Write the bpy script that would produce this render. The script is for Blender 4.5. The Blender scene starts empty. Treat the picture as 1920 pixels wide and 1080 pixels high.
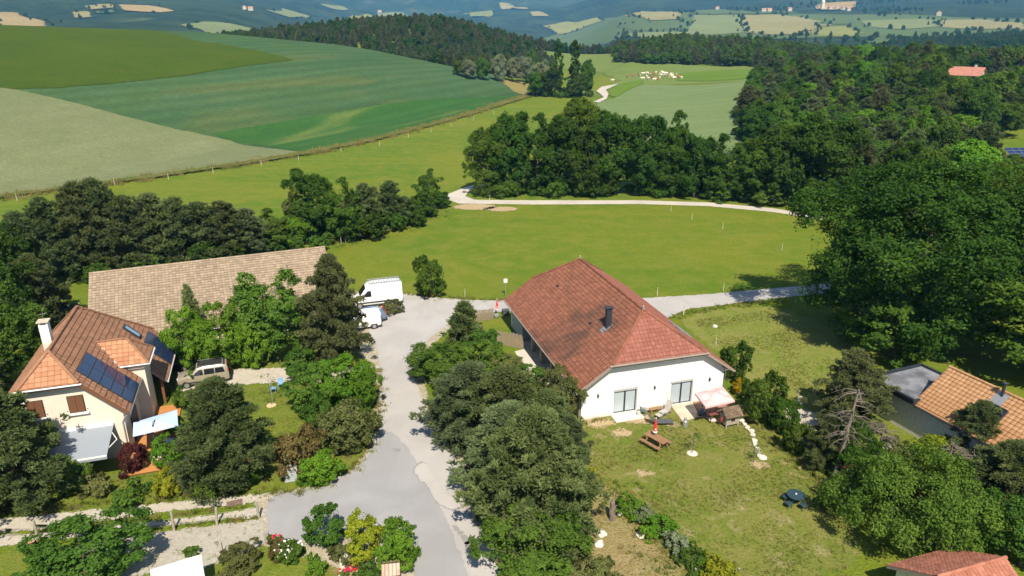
import bpy, bmesh, math, random
import numpy as np
from mathutils import Vector, Matrix

# ------------------------------------------------------------------ camera, sky, sun, exposure
SC = bpy.context.scene
COL = SC.collection
F_PX, PITCH, CAM_H = 1331.0, math.radians(20.3), 30.0
cam_d = bpy.data.cameras.new('camera'); cam = bpy.data.objects.new('camera', cam_d); COL.objects.link(cam)
cam_d.sensor_width = 36.0; cam_d.lens = 36.0 * F_PX / 1920.0
cam_d.clip_start = 0.5; cam_d.clip_end = 40000
cam.location = (0, 0, CAM_H); cam.rotation_euler = (math.pi / 2 - PITCH, 0, 0)
SC.camera = cam
SUN_EL, SUN_AZ = math.radians(51), math.radians(172)     # azimuth clockwise from +Y: behind the camera, a little to its right
sun_dir = Vector((math.sin(SUN_AZ) * math.cos(SUN_EL), math.cos(SUN_AZ) * math.cos(SUN_EL), math.sin(SUN_EL)))
w = bpy.data.worlds.new('World'); SC.world = w; w.use_nodes = True
nt = w.node_tree; bg = nt.nodes['Background']; bg.inputs[1].default_value = 0.10
sky = nt.nodes.new('ShaderNodeTexSky'); sky.sky_type = 'NISHITA'; sky.sun_disc = False
sky.sun_elevation = SUN_EL; sky.sun_rotation = SUN_AZ; sky.altitude = 800; sky.dust_density = 0.6
nt.links.new(sky.outputs[0], bg.inputs[0])
sun_d = bpy.data.lights.new('sun', 'SUN'); sun_d.energy = 5.0; sun_d.angle = math.radians(0.55); sun_d.color = (1.0, 0.955, 0.87)
sun = bpy.data.objects.new('sun', sun_d); COL.objects.link(sun)
sun.rotation_euler = sun_dir.to_track_quat('Z', 'Y').to_euler()
SC.view_settings.view_transform = 'Standard'; SC.view_settings.look = 'None'
SC.view_settings.exposure = 0.57; SC.view_settings.gamma = 1.0; SC.view_settings.use_curve_mapping = False
SC.render.engine = 'CYCLES'
cy = SC.cycles; cy.max_bounces = 6; cy.diffuse_bounces = 3; cy.glossy_bounces = 3; cy.transmission_bounces = 4
cy.transparent_max_bounces = 24; cy.volume_bounces = 0; cy.caustics_reflective = False; cy.caustics_refractive = False
cy.use_denoising = True

RNG = np.random.default_rng(7)
random.seed(7)

# ------------------------------------------------------------------ projection helpers
CP, SP = math.cos(PITCH), math.sin(PITCH)
def ray(u, v):
    a = (u - 960) / F_PX; b = (v - 540) / F_PX
    return (a, CP - b * SP, -SP - b * CP)
def at(u, v, z=0.0):
    d = ray(u, v); t = (z - CAM_H) / d[2]
    return Vector((d[0] * t, d[1] * t, z))
def at_y(u, v, Y):
    d = ray(u, v); t = Y / d[1]
    return Vector((d[0] * t, Y, CAM_H + d[2] * t))
def dep_of(p):
    return p[1] * CP - (p[2] - CAM_H) * SP

# ------------------------------------------------------------------ terrain
def sstep(a, b, x):
    t = np.clip((x - a) / (b - a), 0, 1); return t * t * (3 - 2 * t)
_oct = [(np.random.default_rng(100 + k).uniform(0, 2 * np.pi, (6, 2))) for k in range(6)]
def fbm(x, y, wl, octs=4):
    s = np.zeros_like(x); amp = 1.0
    for k in range(octs):
        ph = _oct[k]
        for j in range(4):
            an = ph[j, 0]; f = 2 * np.pi / (wl / (2 ** k)) * (0.75 + 0.12 * j)
            s = s + amp * np.sin((x * np.cos(an) + y * np.sin(an)) * f + ph[j, 1]) * 0.35
        amp *= 0.5
    return s
def H(x, y):
    x = np.asarray(x, float); y = np.asarray(y, float)
    r = np.hypot(x, y); a = x / np.maximum(y, 1.0)
    a = np.where(y <= 1.0, np.sign(x) * 3, a)
    # left hill beyond the hedge line
    s = (x + 97) * -0.905 + (y - 133) * 0.425
    t = (x + 97) * 0.425 + (y - 133) * 0.905
    A = np.interp(t, [-300, 0, 106, 180, 232, 268, 300, 340, 420], [28, 29.5, 29.5, 27, 22, 11.5, 2.0, -4, -8])
    S = np.interp(t, [-300, 106, 232, 268, 300, 340], [175, 167, 135, 104, 75, 60])
    q = np.clip(s / S, 0, 3)
    f = np.where(q < 1, 1 - np.abs(1 - q) ** 1.8, 1 - 0.9 * (q - 1) ** 2)
    hill = A * np.maximum(f, -2.5) * sstep(-4, 14, s)
    z = hill
    # wooded ridge in the middle distance
    z = z + 25 * np.exp(-(((x + 8) / 230) ** 2 + ((y - 770) / 190) ** 2)) * sstep(380, 520, y)
    z = z + 8 * np.exp(-(((x - 190) / 130) ** 2 + ((y - 640) / 110) ** 2))
    # ground climbing under the wood on the right
    z = z + 9 * sstep(60, 190, x) * sstep(120, 260, y) * (1 - sstep(330, 560, y))
    z = z + 0.9 * fbm(x, y, 240, 2) * sstep(140, 320, y)
    # far country
    far = sstep(560, 1000, r)
    lr = np.log(np.maximum(r, 1))
    def prof(pts):
        return np.interp(lr, [math.log(p[0]) for p in pts], [p[1] for p in pts])
    zl = prof([(500, -10), (800, -20), (1200, 15), (1800, 52), (2600, 118), (3600, 210), (6000, 420), (12000, 520)])
    zc = prof([(500, -20), (1000, -70), (1800, -60), (2600, -15), (4200, 75), (5200, 160), (6500, 330), (9000, 520), (14000, 620)])
    zr = prof([(500, -5), (950, -35), (1250, 3), (1700, 22), (2300, 58), (2900, 82), (3600, 150), (5000, 300), (8000, 450), (12000, 520)])
    wl = 1 - sstep(-0.42, -0.14, a); wr = sstep(0.06, 0.17, a)
    zf = zl * wl + zr * wr + zc * (1 - wl - wr)
    zf = zf + 43 * np.exp(-(((a - 0.80) / 0.22) ** 2 + ((r - 1020) / 170) ** 2))
    zf = zf + fbm(x, y, 1500, 5) * np.interp(r, [600, 1200, 2600, 5000, 9000], [0, 3, 12, 45, 70])
    rg = 1 - np.abs(fbm(x + 900, y - 400, 2600, 5)) * 1.1
    zf = zf + rg * np.interp(r, [3000, 4500, 7000, 11000], [0, 40, 130, 180])
    back = sstep(0, -60, y)
    return z * (1 - far) * (1 - back) + (zf * (1 - back) + back * 0) * far
def Hs(x, y):
    return float(H(np.array([x]), np.array([y]))[0])
_T = np.concatenate([np.linspace(25, 160, 700), np.linspace(160, 1200, 2200), np.geomspace(1200, 16000, 1500)])
def hit(u, v, off=0.0, tmin=0.0):
    """where the line of sight through a photograph pixel meets the terrain"""
    d = ray(u, v); x = d[0] * _T; y = d[1] * _T; z = CAM_H + d[2] * _T
    g = np.where(_T < tmin, 1.0, z - H(x, y) - off)
    k = np.argmax(g <= 0)
    if g[k] > 0: k = len(_T) - 1
    if k > 0 and g[k] <= 0 and _T[k - 1] >= tmin:
        f = g[k - 1] / (g[k - 1] - g[k]); t = _T[k - 1] + f * (_T[k] - _T[k - 1])
    else: t = _T[k]
    X, Y = d[0] * t, d[1] * t
    return Vector((X, Y, Hs(X, Y)))

# ------------------------------------------------------------------ object helpers
def tag(o, label=None, cat=None, group=None, kind=None):
    if label: o['label'] = label
    if cat: o['category'] = cat
    if group: o['group'] = group
    if kind: o['kind'] = kind
    return o
def link(o, parent=None):
    COL.objects.link(o)
    if parent is not None: o.parent = parent
    return o
def empty(name, loc, rz=0.0, label=None, cat=None, group=None):
    o = bpy.data.objects.new(name, None); link(o); o.location = loc; o.rotation_euler = (0, 0, rz)
    o.empty_display_size = 0.2
    return tag(o, label, cat, group)
def np_mesh(name, verts, faces, mats=(), smooth=False, attrs=None):
    """faces: (n,k) array or list of lists"""
    me = bpy.data.meshes.new(name)
    verts = np.asarray(verts, np.float32)
    if isinstance(faces, np.ndarray):
        n, k = faces.shape
        me.vertices.add(len(verts)); me.vertices.foreach_set('co', verts.ravel())
        me.loops.add(n * k); me.loops.foreach_set('vertex_index', faces.astype(np.int32).ravel())
        me.polygons.add(n); me.polygons.foreach_set('loop_start', np.arange(0, n * k, k, dtype=np.int32))
        me.update(calc_edges=True)
    else:
        me.from_pydata([tuple(map(float, p)) for p in verts], [], [list(map(int, f)) for f in faces]); me.update()
    for m in mats: me.materials.append(m)
    if smooth: me.polygons.foreach_set('use_smooth', [True] * len(me.polygons))
    for k, arr in (attrs or {}).items():
        at_ = me.attributes.new(k, 'FLOAT', 'POINT'); at_.data.foreach_set('value', np.asarray(arr, np.float32))
    return me
def mobj(name, me, parent=None, loc=(0, 0, 0), rot=(0, 0, 0)):
    o = bpy.data.objects.new(name, me); link(o, parent); o.location = loc; o.rotation_euler = rot
    return o
class MB:
    """collects faces of one mesh"""
    def __init__(s): s.v = []; s.f = []
    def quad(s, *p):
        n = len(s.v); s.v += [tuple(q) for q in p]; s.f.append(list(range(n, n + len(p)))); return s
    def box(s, x0, x1, y0, y1, z0, z1, bev=0.0):
        n = len(s.v)
        s.v += [(x0, y0, z0), (x1, y0, z0), (x1, y1, z0), (x0, y1, z0), (x0, y0, z1), (x1, y0, z1), (x1, y1, z1), (x0, y1, z1)]
        s.f += [[n + i for i in q] for q in ((3, 2, 1, 0), (4, 5, 6, 7), (0, 1, 5, 4), (1, 2, 6, 5), (2, 3, 7, 6), (3, 0, 4, 7))]
        return s
    def bar(s, p, q, w=0.05, h=None, up=(0, 0, 1)):
        p = Vector(p); q = Vector(q); d = (q - p).normalized(); h = h or w
        up = Vector(up)
        if abs(d.dot(up)) > 0.97: up = Vector((1, 0, 0))
        a = d.cross(up).normalized() * w / 2; b = a.cross(d).normalized() * h / 2
        n = len(s.v)
        for c in (p, q): s.v += [tuple(c - a - b), tuple(c + a - b), tuple(c + a + b), tuple(c - a + b)]
        s.f += [[n + i for i in k] for k in ((0, 1, 2, 3), (7, 6, 5, 4), (0, 4, 5, 1), (1, 5, 6, 2), (2, 6, 7, 3), (3, 7, 4, 0))]
        return s
    def tube(s, pts, rad, n=8, cap=True):
        pts = [Vector(p) for p in pts]; rad = rad if hasattr(rad, '__len__') else [rad] * len(pts)
        base = len(s.v); ref = Vector((0.31, 0.77, 0.21))
        for i, p in enumerate(pts):
            d = (pts[min(i + 1, len(pts) - 1)] - pts[max(i - 1, 0)]).normalized()
            a = d.cross(ref)
            if a.length < 0.05: a = d.cross(Vector((1, 0, 0)))
            a.normalize(); b = d.cross(a)
            for k in range(n):
                an = 2 * math.pi * k / n
                s.v.append(tuple(p + (a * math.cos(an) + b * math.sin(an)) * rad[i]))
        for i in range(len(pts) - 1):
            for k in range(n):
                a0 = base + i * n + k; a1 = base + i * n + (k + 1) % n
                s.f.append([a0, a1, a1 + n, a0 + n])
        if cap:
            s.f.append([base + k for k in range(n)][::-1]); s.f.append([base + (len(pts) - 1) * n + k for k in range(n)])
        return s
    def lathe(s, prof, n=16, c=(0, 0, 0)):
        base = len(s.v)
        for r, z in prof:
            for k in range(n):
                an = 2 * math.pi * k / n; s.v.append((c[0] + r * math.cos(an), c[1] + r * math.sin(an), c[2] + z))
        for i in range(len(prof) - 1):
            for k in range(n):
                a0 = base + i * n + k; a1 = base + i * n + (k + 1) % n
                s.f.append([a0, a1, a1 + n, a0 + n])
        s.f.append([base + k for k in range(n)][::-1]); s.f.append([base + (len(prof) - 1) * n + k for k in range(n)])
        return s
    def prism(s, poly, z0, z1):
        n = len(poly); b = len(s.v)
        s.v += [(p[0], p[1], z0) for p in poly] + [(p[0], p[1], z1) for p in poly]
        s.f.append([b + i for i in range(n)][::-1]); s.f.append([b + n + i for i in range(n)])
        for i in range(n): s.f.append([b + i, b + (i + 1) % n, b + n + (i + 1) % n, b + n + i])
        return s
    def xf(s, M):
        s.v = [tuple(M @ Vector(p)) for p in s.v]; return s
    def mesh(s, name, mat=None, smooth=False):
        me = bpy.data.meshes.new(name); me.from_pydata([tuple(p) for p in s.v], [], s.f); me.update()
        if mat: me.materials.append(mat)
        if smooth: me.polygons.foreach_set('use_smooth', [True] * len(me.polygons))
        return me
    def build(s, name, mat, parent=None, bevel=0.0, smooth=False, loc=(0, 0, 0), rot=(0, 0, 0)):
        me = s.mesh(name, mat, smooth)
        if bevel:
            bm = bmesh.new(); bm.from_mesh(me)
            bmesh.ops.remove_doubles(bm, verts=bm.verts, dist=1e-5)
            bmesh.ops.bevel(bm, geom=list(bm.edges), offset=bevel, segments=2, affect='EDGES', clamp_overlap=True)
            bm.to_mesh(me); bm.free()
            if smooth: me.polygons.foreach_set('use_smooth', [True] * len(me.polygons))
        return mobj(name, me, parent, loc, rot)
def copy_tree(o, parent=None):
    c = o.copy(); link(c, parent)
    for ch in o.children: copy_tree(ch, c)
    return c

# ------------------------------------------------------------------ materials
class NB:
    def __init__(s, name):
        s.m = bpy.data.materials.new(name); s.m.use_nodes = True; s.t = s.m.node_tree
        s.p = s.t.nodes['Principled BSDF']; s.out = s.t.nodes['Material Output']
        s.co = None
    def n(s, kind, **kw):
        nd = s.t.nodes.new('ShaderNode' + kind)
        for k, v in kw.items():
            if hasattr(nd, k): setattr(nd, k, v)
        return nd
    def l(s, a, b): s.t.links.new(a, b)
    def coord(s, kind='Object'):
        return s.n('TexCoord').outputs[kind]
    def noise(s, vec, scale, detail=4, rough=0.55, dist=0.0):
        nd = s.n('TexNoise'); s.l(vec, nd.inputs['Vector']); nd.inputs['Scale'].default_value = scale
        nd.inputs['Detail'].default_value = detail; nd.inputs['Roughness'].default_value = rough; nd.inputs['Distortion'].default_value = dist
        return nd.outputs['Fac']
    def mapping(s, vec, scale=(1, 1, 1), rot=(0, 0, 0)):
        nd = s.n('Mapping'); s.l(vec, nd.inputs[0]); nd.inputs['Scale'].default_value = scale; nd.inputs['Rotation'].default_value = rot
        return nd.outputs[0]
    def ramp(s, fac, a, b):
        nd = s.n('MapRange'); nd.interpolation_type = 'SMOOTHSTEP'; s.l(fac, nd.inputs[0])
        nd.inputs[1].default_value = a; nd.inputs[2].default_value = b
        return nd.outputs[0]
    def mix(s, fac, a, b, mode='MIX'):
        nd = s.n('Mix'); nd.data_type = 'RGBA'; nd.blend_type = mode
        if isinstance(fac, (int, float)): nd.inputs[0].default_value = fac
        else: s.l(fac, nd.inputs[0])
        for i, c in ((6, a), (7, b)):
            if isinstance(c, tuple): nd.inputs[i].default_value = (*c[:3], 1)
            else: s.l(c, nd.inputs[i])
        return nd.outputs[2]
    def math(s, op, a, b=None):
        nd = s.n('Math'); nd.operation = op
        for i, c in enumerate((a, b)):
            if c is None: continue
            if isinstance(c, (int, float)): nd.inputs[i].default_value = c
            else: s.l(c, nd.inputs[i])
        return nd.outputs[0]
    def attr(s, name):
        nd = s.n('Attribute'); nd.attribute_name = name; return nd.outputs['Fac']
    def rand(s):
        return s.n('ObjectInfo').outputs['Random']
    def bump(s, h, strength=0.3, dist=0.1):
        nd = s.n('Bump'); s.l(h, nd.inputs['Height']); nd.inputs['Strength'].default_value = strength; nd.inputs['Distance'].default_value = dist
        s.l(nd.outputs[0], s.p.inputs['Normal'])
    def base(s, c, rough=0.8, metal=0.0, spec=0.35):
        if isinstance(c, tuple): s.p.inputs['Base Color'].default_value = (*c[:3], 1)
        else: s.l(c, s.p.inputs['Base Color'])
        s.p.inputs['Roughness'].default_value = rough; s.p.inputs['Metallic'].default_value = metal
        s.p.inputs['Specular IOR Level'].default_value = spec
        return s
def mul(c, k): return tuple(x * k for x in c[:3])
def srgb(r, g, b):
    f = lambda c: (c / 255 / 12.92) if c / 255 <= 0.04045 else ((c / 255 + 0.055) / 1.055) ** 2.4
    return (f(r), f(g), f(b))
MATS = {}
def plain(name, c, rough=0.7, metal=0.0, var=0.18, scale=6.0, spec=0.35, bump=0.0):
    """a paint, plastic or metal with slight soiling"""
    if name in MATS: return MATS[name]
    b = NB(name); co = b.coord()
    f = b.noise(co, scale, 5, 0.6)
    col = b.mix(b.ramp(f, 0.3, 0.75), mul(c, 1 - var), mul(c, 1 + var * 0.5))
    b.base(col, rough, metal, spec)
    if bump: b.bump(b.noise(co, scale * 6, 4), bump, 0.02)
    MATS[name] = b.m; return b.m
def sheet_mat(name, cols, scales, edge=0.25, amp=0.6, nscale=1.2, rough=0.95, bump=0.35, rows=None, bscale=6.0, patch=None, fine=7.0, stretch=None, grain=0.5):
    """ground cover with a ragged outline: alpha from the distance to the outline ('sd') and noise"""
    b = NB(name); co = b.coord()
    cs = b.mapping(b.mapping(co, (1, 1, 1), (0, 0, stretch[0])), (1, stretch[1], 1)) if stretch else co
    f1 = b.ramp(b.noise(cs, scales[0], 3, 0.6, 0.4), 0.33, 0.67)
    f2 = b.ramp(b.noise(co, scales[1], 3, 0.65), 0.32, 0.7)
    f3 = b.noise(co, scales[2], 2, 0.7)
    c = b.mix(f1, cols[0], cols[1])
    c = b.mix(b.math('MULTIPLY', f2, 0.6), c, cols[2])
    if patch: c = b.mix(b.math('MULTIPLY', b.ramp(b.noise(cs, patch[1], 3, 0.62, 0.8), patch[2], patch[3]), patch[4]), c, patch[0])
    c = b.mix(b.math('MULTIPLY', b.ramp(f3, 0.35, 0.72), grain), c, mul(cols[0], 0.45))
    c = b.mix(b.math('MULTIPLY', b.ramp(b.noise(co, scales[2] * 0.37, 3, 0.75), 0.48, 0.72), grain * 0.7), c, mul(cols[1], 1.28))
    if rows:
        mp = b.mapping(co, (1, 1, 1), (0, 0, rows[0]))
        wv = b.n('TexWave'); wv.wave_type = 'BANDS'; wv.bands_direction = 'X'; b.l(mp, wv.inputs[0])
        wv.inputs['Scale'].default_value = rows[1]; wv.inputs['Distortion'].default_value = rows[3] if len(rows) > 3 else 1.2; wv.inputs['Detail'].default_value = 2
        wv.inputs['Detail Scale'].default_value = 0.6
        c = b.mix(b.math('MULTIPLY', wv.outputs['Fac'], rows[2]), c, mul(cols[0], 0.62))
    b.base(c, rough, 0, 0.15)
    if bump: b.bump(b.noise(co, bscale, 2, 0.7), bump, 0.25)
    sd = b.attr('sd')
    k = b.math('ADD', sd, b.math('MULTIPLY', b.math('SUBTRACT', b.noise(co, nscale, 3, 0.65), 0.5), amp * 2))
    k = b.math('ADD', k, b.math('MULTIPLY', b.math('SUBTRACT', b.noise(co, fine, 2, 0.8), 0.5), edge * 3.2))
    al = b.math('GREATER_THAN', k, 0.0)
    tr = b.n('BsdfTransparent'); mx = b.n('MixShader'); b.l(al, mx.inputs[0]); b.l(tr.outputs[0], mx.inputs[1]); b.l(b.p.outputs[0], mx.inputs[2])
    b.l(mx.outputs[0], b.out.inputs[0])
    return b.m
def poly_sd(P, poly):
    poly = np.asarray(poly, float); n = len(poly)
    d2 = np.full(len(P), 1e18); ins = np.zeros(len(P), bool)
    for i in range(n):
        a = poly[i]; b = poly[(i + 1) % n]; e = b - a
        w = P - a; t = np.clip((w @ e) / max(e @ e, 1e-12), 0, 1)
        d = w - t[:, None] * e; d2 = np.minimum(d2, (d ** 2).sum(1))
        c1 = (a[1] <= P[:, 1]) & (b[1] > P[:, 1]); c2 = (b[1] <= P[:, 1]) & (a[1] > P[:, 1])
        cr = e[0] * w[:, 1] - e[1] * w[:, 0]
        ins ^= (c1 & (cr > 0)) | (c2 & (cr < 0))
    d = np.sqrt(d2); return np.where(ins, d, -d)
def sheet(name, poly, mat, cell, off, margin=None, parent=None, kind='structure'):
    poly = np.array([(p[0], p[1]) for p in poly]); margin = cell if margin is None else margin
    lo = poly.min(0) - margin - cell; hi = poly.max(0) + margin + cell
    nx = int((hi[0] - lo[0]) / cell) + 2; ny = int((hi[1] - lo[1]) / cell) + 2
    gx, gy = np.meshgrid(lo[0] + cell * np.arange(nx), lo[1] + cell * np.arange(ny))
    P = np.stack([gx.ravel(), gy.ravel()], 1); sd = poly_sd(P, poly)
    idx = np.arange(nx * ny).reshape(ny, nx)
    q = np.stack([idx[:-1, :-1], idx[:-1, 1:], idx[1:, 1:], idx[1:, :-1]], -1).reshape(-1, 4)
    q = q[sd[q].max(1) > -margin]
    used = np.unique(q); mp = np.zeros(nx * ny, int); mp[used] = np.arange(len(used))
    V = np.column_stack([P[used], H(P[used, 0], P[used, 1]) + off])
    me = np_mesh(name, V, mp[q], [mat], True, {'sd': sd[used]})
    o = mobj(name, me, parent)
    if kind: o['kind'] = kind
    return o
def pix(*uv):
    return [hit(u, v) for u, v in uv]
def pix_far(*uv):
    return [hit(u, v, 0.0, 800.0) for u, v in uv]
def smooth_poly(pts, n=3):
    pts = [Vector((p[0], p[1])) for p in pts]
    for _ in range(n):
        out = []
        for i in range(len(pts)):
            a, b = pts[i], pts[(i + 1) % len(pts)]
            out += [a * 0.75 + b * 0.25, a * 0.25 + b * 0.75]
        pts = out
    return pts
# ------------------------------------------------------------------ the ground, one sheet to the horizon
def ground_mat():
    b = NB('ground_grass_and_far_woods'); co = b.coord()
    n1 = b.ramp(b.noise(b.mapping(co, (0.6, 1, 1)), 0.034, 4, 0.68, 0.8), 0.36, 0.62)
    n2 = b.ramp(b.noise(co, 0.35, 3, 0.65), 0.35, 0.7)
    n3 = b.noise(co, 4.0, 2, 0.7)
    n4 = b.ramp(b.noise(co, 1.3, 3, 0.7, 0.5), 0.5, 0.72)
    g = b.mix(n1, (0.158, 0.180, 0.015), (0.080, 0.152, 0.009))
    g = b.mix(b.math('MULTIPLY', n2, 0.65), g, (0.205, 0.198, 0.034))
    g = b.mix(b.math('MULTIPLY', n4, 0.7), g, (0.082, 0.150, 0.013))
    g = b.mix(b.math('MULTIPLY', b.ramp(n3, 0.35, 0.70), 0.55), g, (0.085, 0.130, 0.012))
    vo = b.n('TexVoronoi'); b.l(co, vo.inputs['Vector']); vo.inputs['Scale'].default_value = 0.10
    f = b.mix(b.ramp(b.noise(co, 0.05, 6, 0.7), 0.3, 0.7), (0.008, 0.020, 0.008), (0.028, 0.052, 0.015))
    f = b.mix(b.math('MULTIPLY', b.ramp(b.noise(co, 0.0022, 5, 0.62, 0.7), 0.64, 0.69), 0.7), f, (0.12, 0.15, 0.06))
    f = b.mix(b.math('MULTIPLY', b.ramp(b.noise(co, 0.0035, 5, 0.68, 0.9), 0.44, 0.62), b.attr('forest')), f, (0.034, 0.058, 0.020))
    rk = b.ramp(b.noise(co, 0.0055, 7, 0.74, 0.9), 0.56, 0.66)
    f = b.mix(b.math('MULTIPLY', rk, b.math('MULTIPLY', b.attr('alp'), 0.6)), f, (0.26, 0.255, 0.23))
    c = b.mix(b.attr('forest'), g, f)
    b.base(c, 0.95, 0, 0.12)
    hgt = b.math('ADD', b.math('MULTIPLY', vo.outputs['Distance'], b.math('MULTIPLY', b.attr('forest'), -1.4)), b.math('MULTIPLY', b.noise(co, 5, 2, 0.75), 0.07))
    nd = b.n('Bump'); b.l(hgt, nd.inputs['Height']); nd.inputs['Strength'].default_value = 1.0; nd.inputs['Distance'].default_value = 2.0
    b.l(nd.outputs[0], b.p.inputs['Normal'])
    return b.m
def build_ground():
    az = np.radians(np.concatenate([np.linspace(-180, -48, 34)[:-1], np.linspace(-48, 48, 420), np.linspace(48, 180, 34)[1:-1]]))
    rr = np.concatenate([[0.5, 4, 9, 15], np.geomspace(20, 500, 190)[1:], np.geomspace(500, 17000, 170)[1:]])
    A, R = np.meshgrid(az, rr); X = R * np.sin(A); Y = R * np.cos(A); Z = H(X, Y)
    n, m = len(rr), len(az)
    idx = np.arange(n * m).reshape(n, m); nx = np.roll(idx, -1, 1)
    q = np.stack([idx[:-1], idx[1:], nx[1:], nx[:-1]], -1).reshape(-1, 4)
    q = q[:, ::-1]
    fr = sstep(640, 860, R.ravel() + 60 * fbm(X.ravel(), Y.ravel(), 300, 3)); alp = sstep(3500, 5500, R.ravel())
    me = np_mesh('ground', np.stack([X.ravel(), Y.ravel(), Z.ravel()], 1), q, [ground_mat()], True, {'forest': fr, 'alp': alp})
    o = mobj('ground', me); o['kind'] = 'structure'
build_ground()

G = {}
G['meadow_hill'] = sheet_mat('hill_pasture', [(0.053, 0.090, 0.003), (0.039, 0.076, 0.003), (0.068, 0.089, 0.004)], (0.022, 0.14, 1.4), 0.8, 1.0, 0.3, grain=0.4)
G['crop'] = sheet_mat('blue_green_cereal', [(0.034, 0.086, 0.028), (0.066, 0.125, 0.053), (0.061, 0.112, 0.031)], (0.020, 0.05, 0.7), 0.6, 0.8, 0.3, rows=(0.439, 0.045, 0.30, 2.2), patch=((0.105, 0.125, 0.038), 0.040, 0.53, 0.68, 0.75), stretch=(0.439, 0.20), grain=0.3)
G['crop_dark'] = sheet_mat('dark_green_cereal', [(0.027, 0.092, 0.017), (0.035, 0.106, 0.022), (0.045, 0.114, 0.021)], (0.03, 0.09, 0.8), 0.8, 0.8, 0.3, rows=(0.439, 0.045, 0.25, 2.0), patch=((0.15, 0.19, 0.045), 0.045, 0.56, 0.68, 0.7), stretch=(0.439, 0.16), grain=0.3)
G['wheat'] = sheet_mat('pale_wheat', [(0.153, 0.175, 0.080), (0.179, 0.199, 0.098), (0.136, 0.162, 0.067)], (0.03, 0.12, 1.6), 0.4, 0.7, 0.4, rows=(0.439, 0.05, 0.10, 2.5), stretch=(0.439, 0.3), grain=0.35)
G['pale_crop'] = sheet_mat('pale_green_cereal', [(0.137, 0.191, 0.070), (0.161, 0.213, 0.086), (0.122, 0.180, 0.057)], (0.02, 0.08, 1.0), 0.6, 0.8, 0.3, rows=(1.25, 0.03, 0.14, 1.5), stretch=(1.25, 0.3), grain=0.25)
G['mid_meadow'] = sheet_mat('mown_pasture', [(0.136, 0.189, 0.042), (0.111, 0.167, 0.030), (0.153, 0.185, 0.052)], (0.012, 0.06, 0.7), 3.0, 6.0, 0.06, grain=0.3)
G['bright_grass'] = sheet_mat('bright_grass', [(0.098, 0.180, 0.011), (0.083, 0.158, 0.010), (0.132, 0.184, 0.024)], (0.03, 0.1, 1.0), 1.0, 1.5, 0.2, grain=0.3)
G['dry'] = sheet_mat('dry_grass', [(0.27, 0.20, 0.082), (0.22, 0.19, 0.064), (0.165, 0.175, 0.038)], (0.05, 0.3, 2.0), 0.5, 1.0, 0.6)
G['tall_grass'] = sheet_mat('tall_verge_grass', [(0.105, 0.125, 0.022), (0.165, 0.150, 0.050), (0.065, 0.105, 0.012)], (0.07, 0.4, 1.5), 0.4, 1.2, 0.5, bump=0.8, bscale=3)
# the hill's crops
sheet('cereal_field', pix((25, 169), (133, 193), (233, 220), (333, 245), (433, 265), (567, 287), (700, 262), (850, 222), (982, 181)) +
      [(-5, 400), (-25, 470), (-130, 500), (-280, 440), (-420, 330), (-430, 230)], G['crop'], 3.0, 0.10)
sheet('dark_cereal_field', pix((400, 252), (520, 231), (640, 210), (700, 199), (780, 189), (880, 183), (977, 178), (850, 219), (700, 259), (567, 285), (470, 270)), G['crop_dark'], 2.5, 0.16)
sheet('pasture', pix((-300, 165), (-120, 167), (0, 169), (100, 166), (233, 156), (333, 144), (450, 126), (553, 113), (490, 97), (430, 86), (360, 76)) +
      [(-190, 370), (-330, 330), (-560, 250), (-560, 120)], G['meadow_hill'], 3.0, 0.22)
sheet('wheat_field', pix((-160, 150), (-80, 158), (30, 170), (133, 193), (233, 220), (333, 245), (433, 265), (572, 288), (450, 308), (300, 330), (213, 341), (100, 356), (0, 370), (-100, 386), (-300, 418)), G['wheat'], 2.0, 0.30)
sheet('field_margin', pix((-300, 421), (-100, 389), (0, 374), (100, 360), (213, 345), (300, 334), (450, 312), (572, 292), (700, 266), (850, 226), (990, 184), (1000, 180), (985, 178), (850, 220), (700, 260), (567, 286), (450, 307), (300, 329), (213, 340), (0, 369), (-300, 416)), G['tall_grass'], 1.2, 0.40)
sheet('dry_field_corner', pix((925, 147), (965, 151), (1000, 160), (1003, 178), (985, 180), (955, 165)), G['dry'], 3.0, 0.25)
sheet('mown_field', pix((1115, 182), (1160, 152), (1100, 130), (1000, 125), (990, 105), (1060, 92), (1130, 92), (1180, 118), (1440, 124), (1440, 150), (1200, 160), (1165, 175)), G['mid_meadow'], 6.0, 0.12, margin=10)
sheet('pale_cereal_field', pix((1118, 192), (1150, 186), (1182, 166), (1205, 159), (1300, 161), (1440, 149), (1470, 300), (1250, 300), (1120, 240)), G['pale_crop'], 2.5, 0.25)
sheet('green_strip', pix((1262, 139), (1330, 134), (1450, 129), (1455, 144), (1330, 153), (1270, 152)), G['bright_grass'], 3.0, 0.30)
sheet('green_gully', pix((1140, 178), (1150, 163), (1175, 155), (1205, 150), (1205, 158), (1182, 168), (1152, 186)), G['bright_grass'], 2.5, 0.34)
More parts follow.
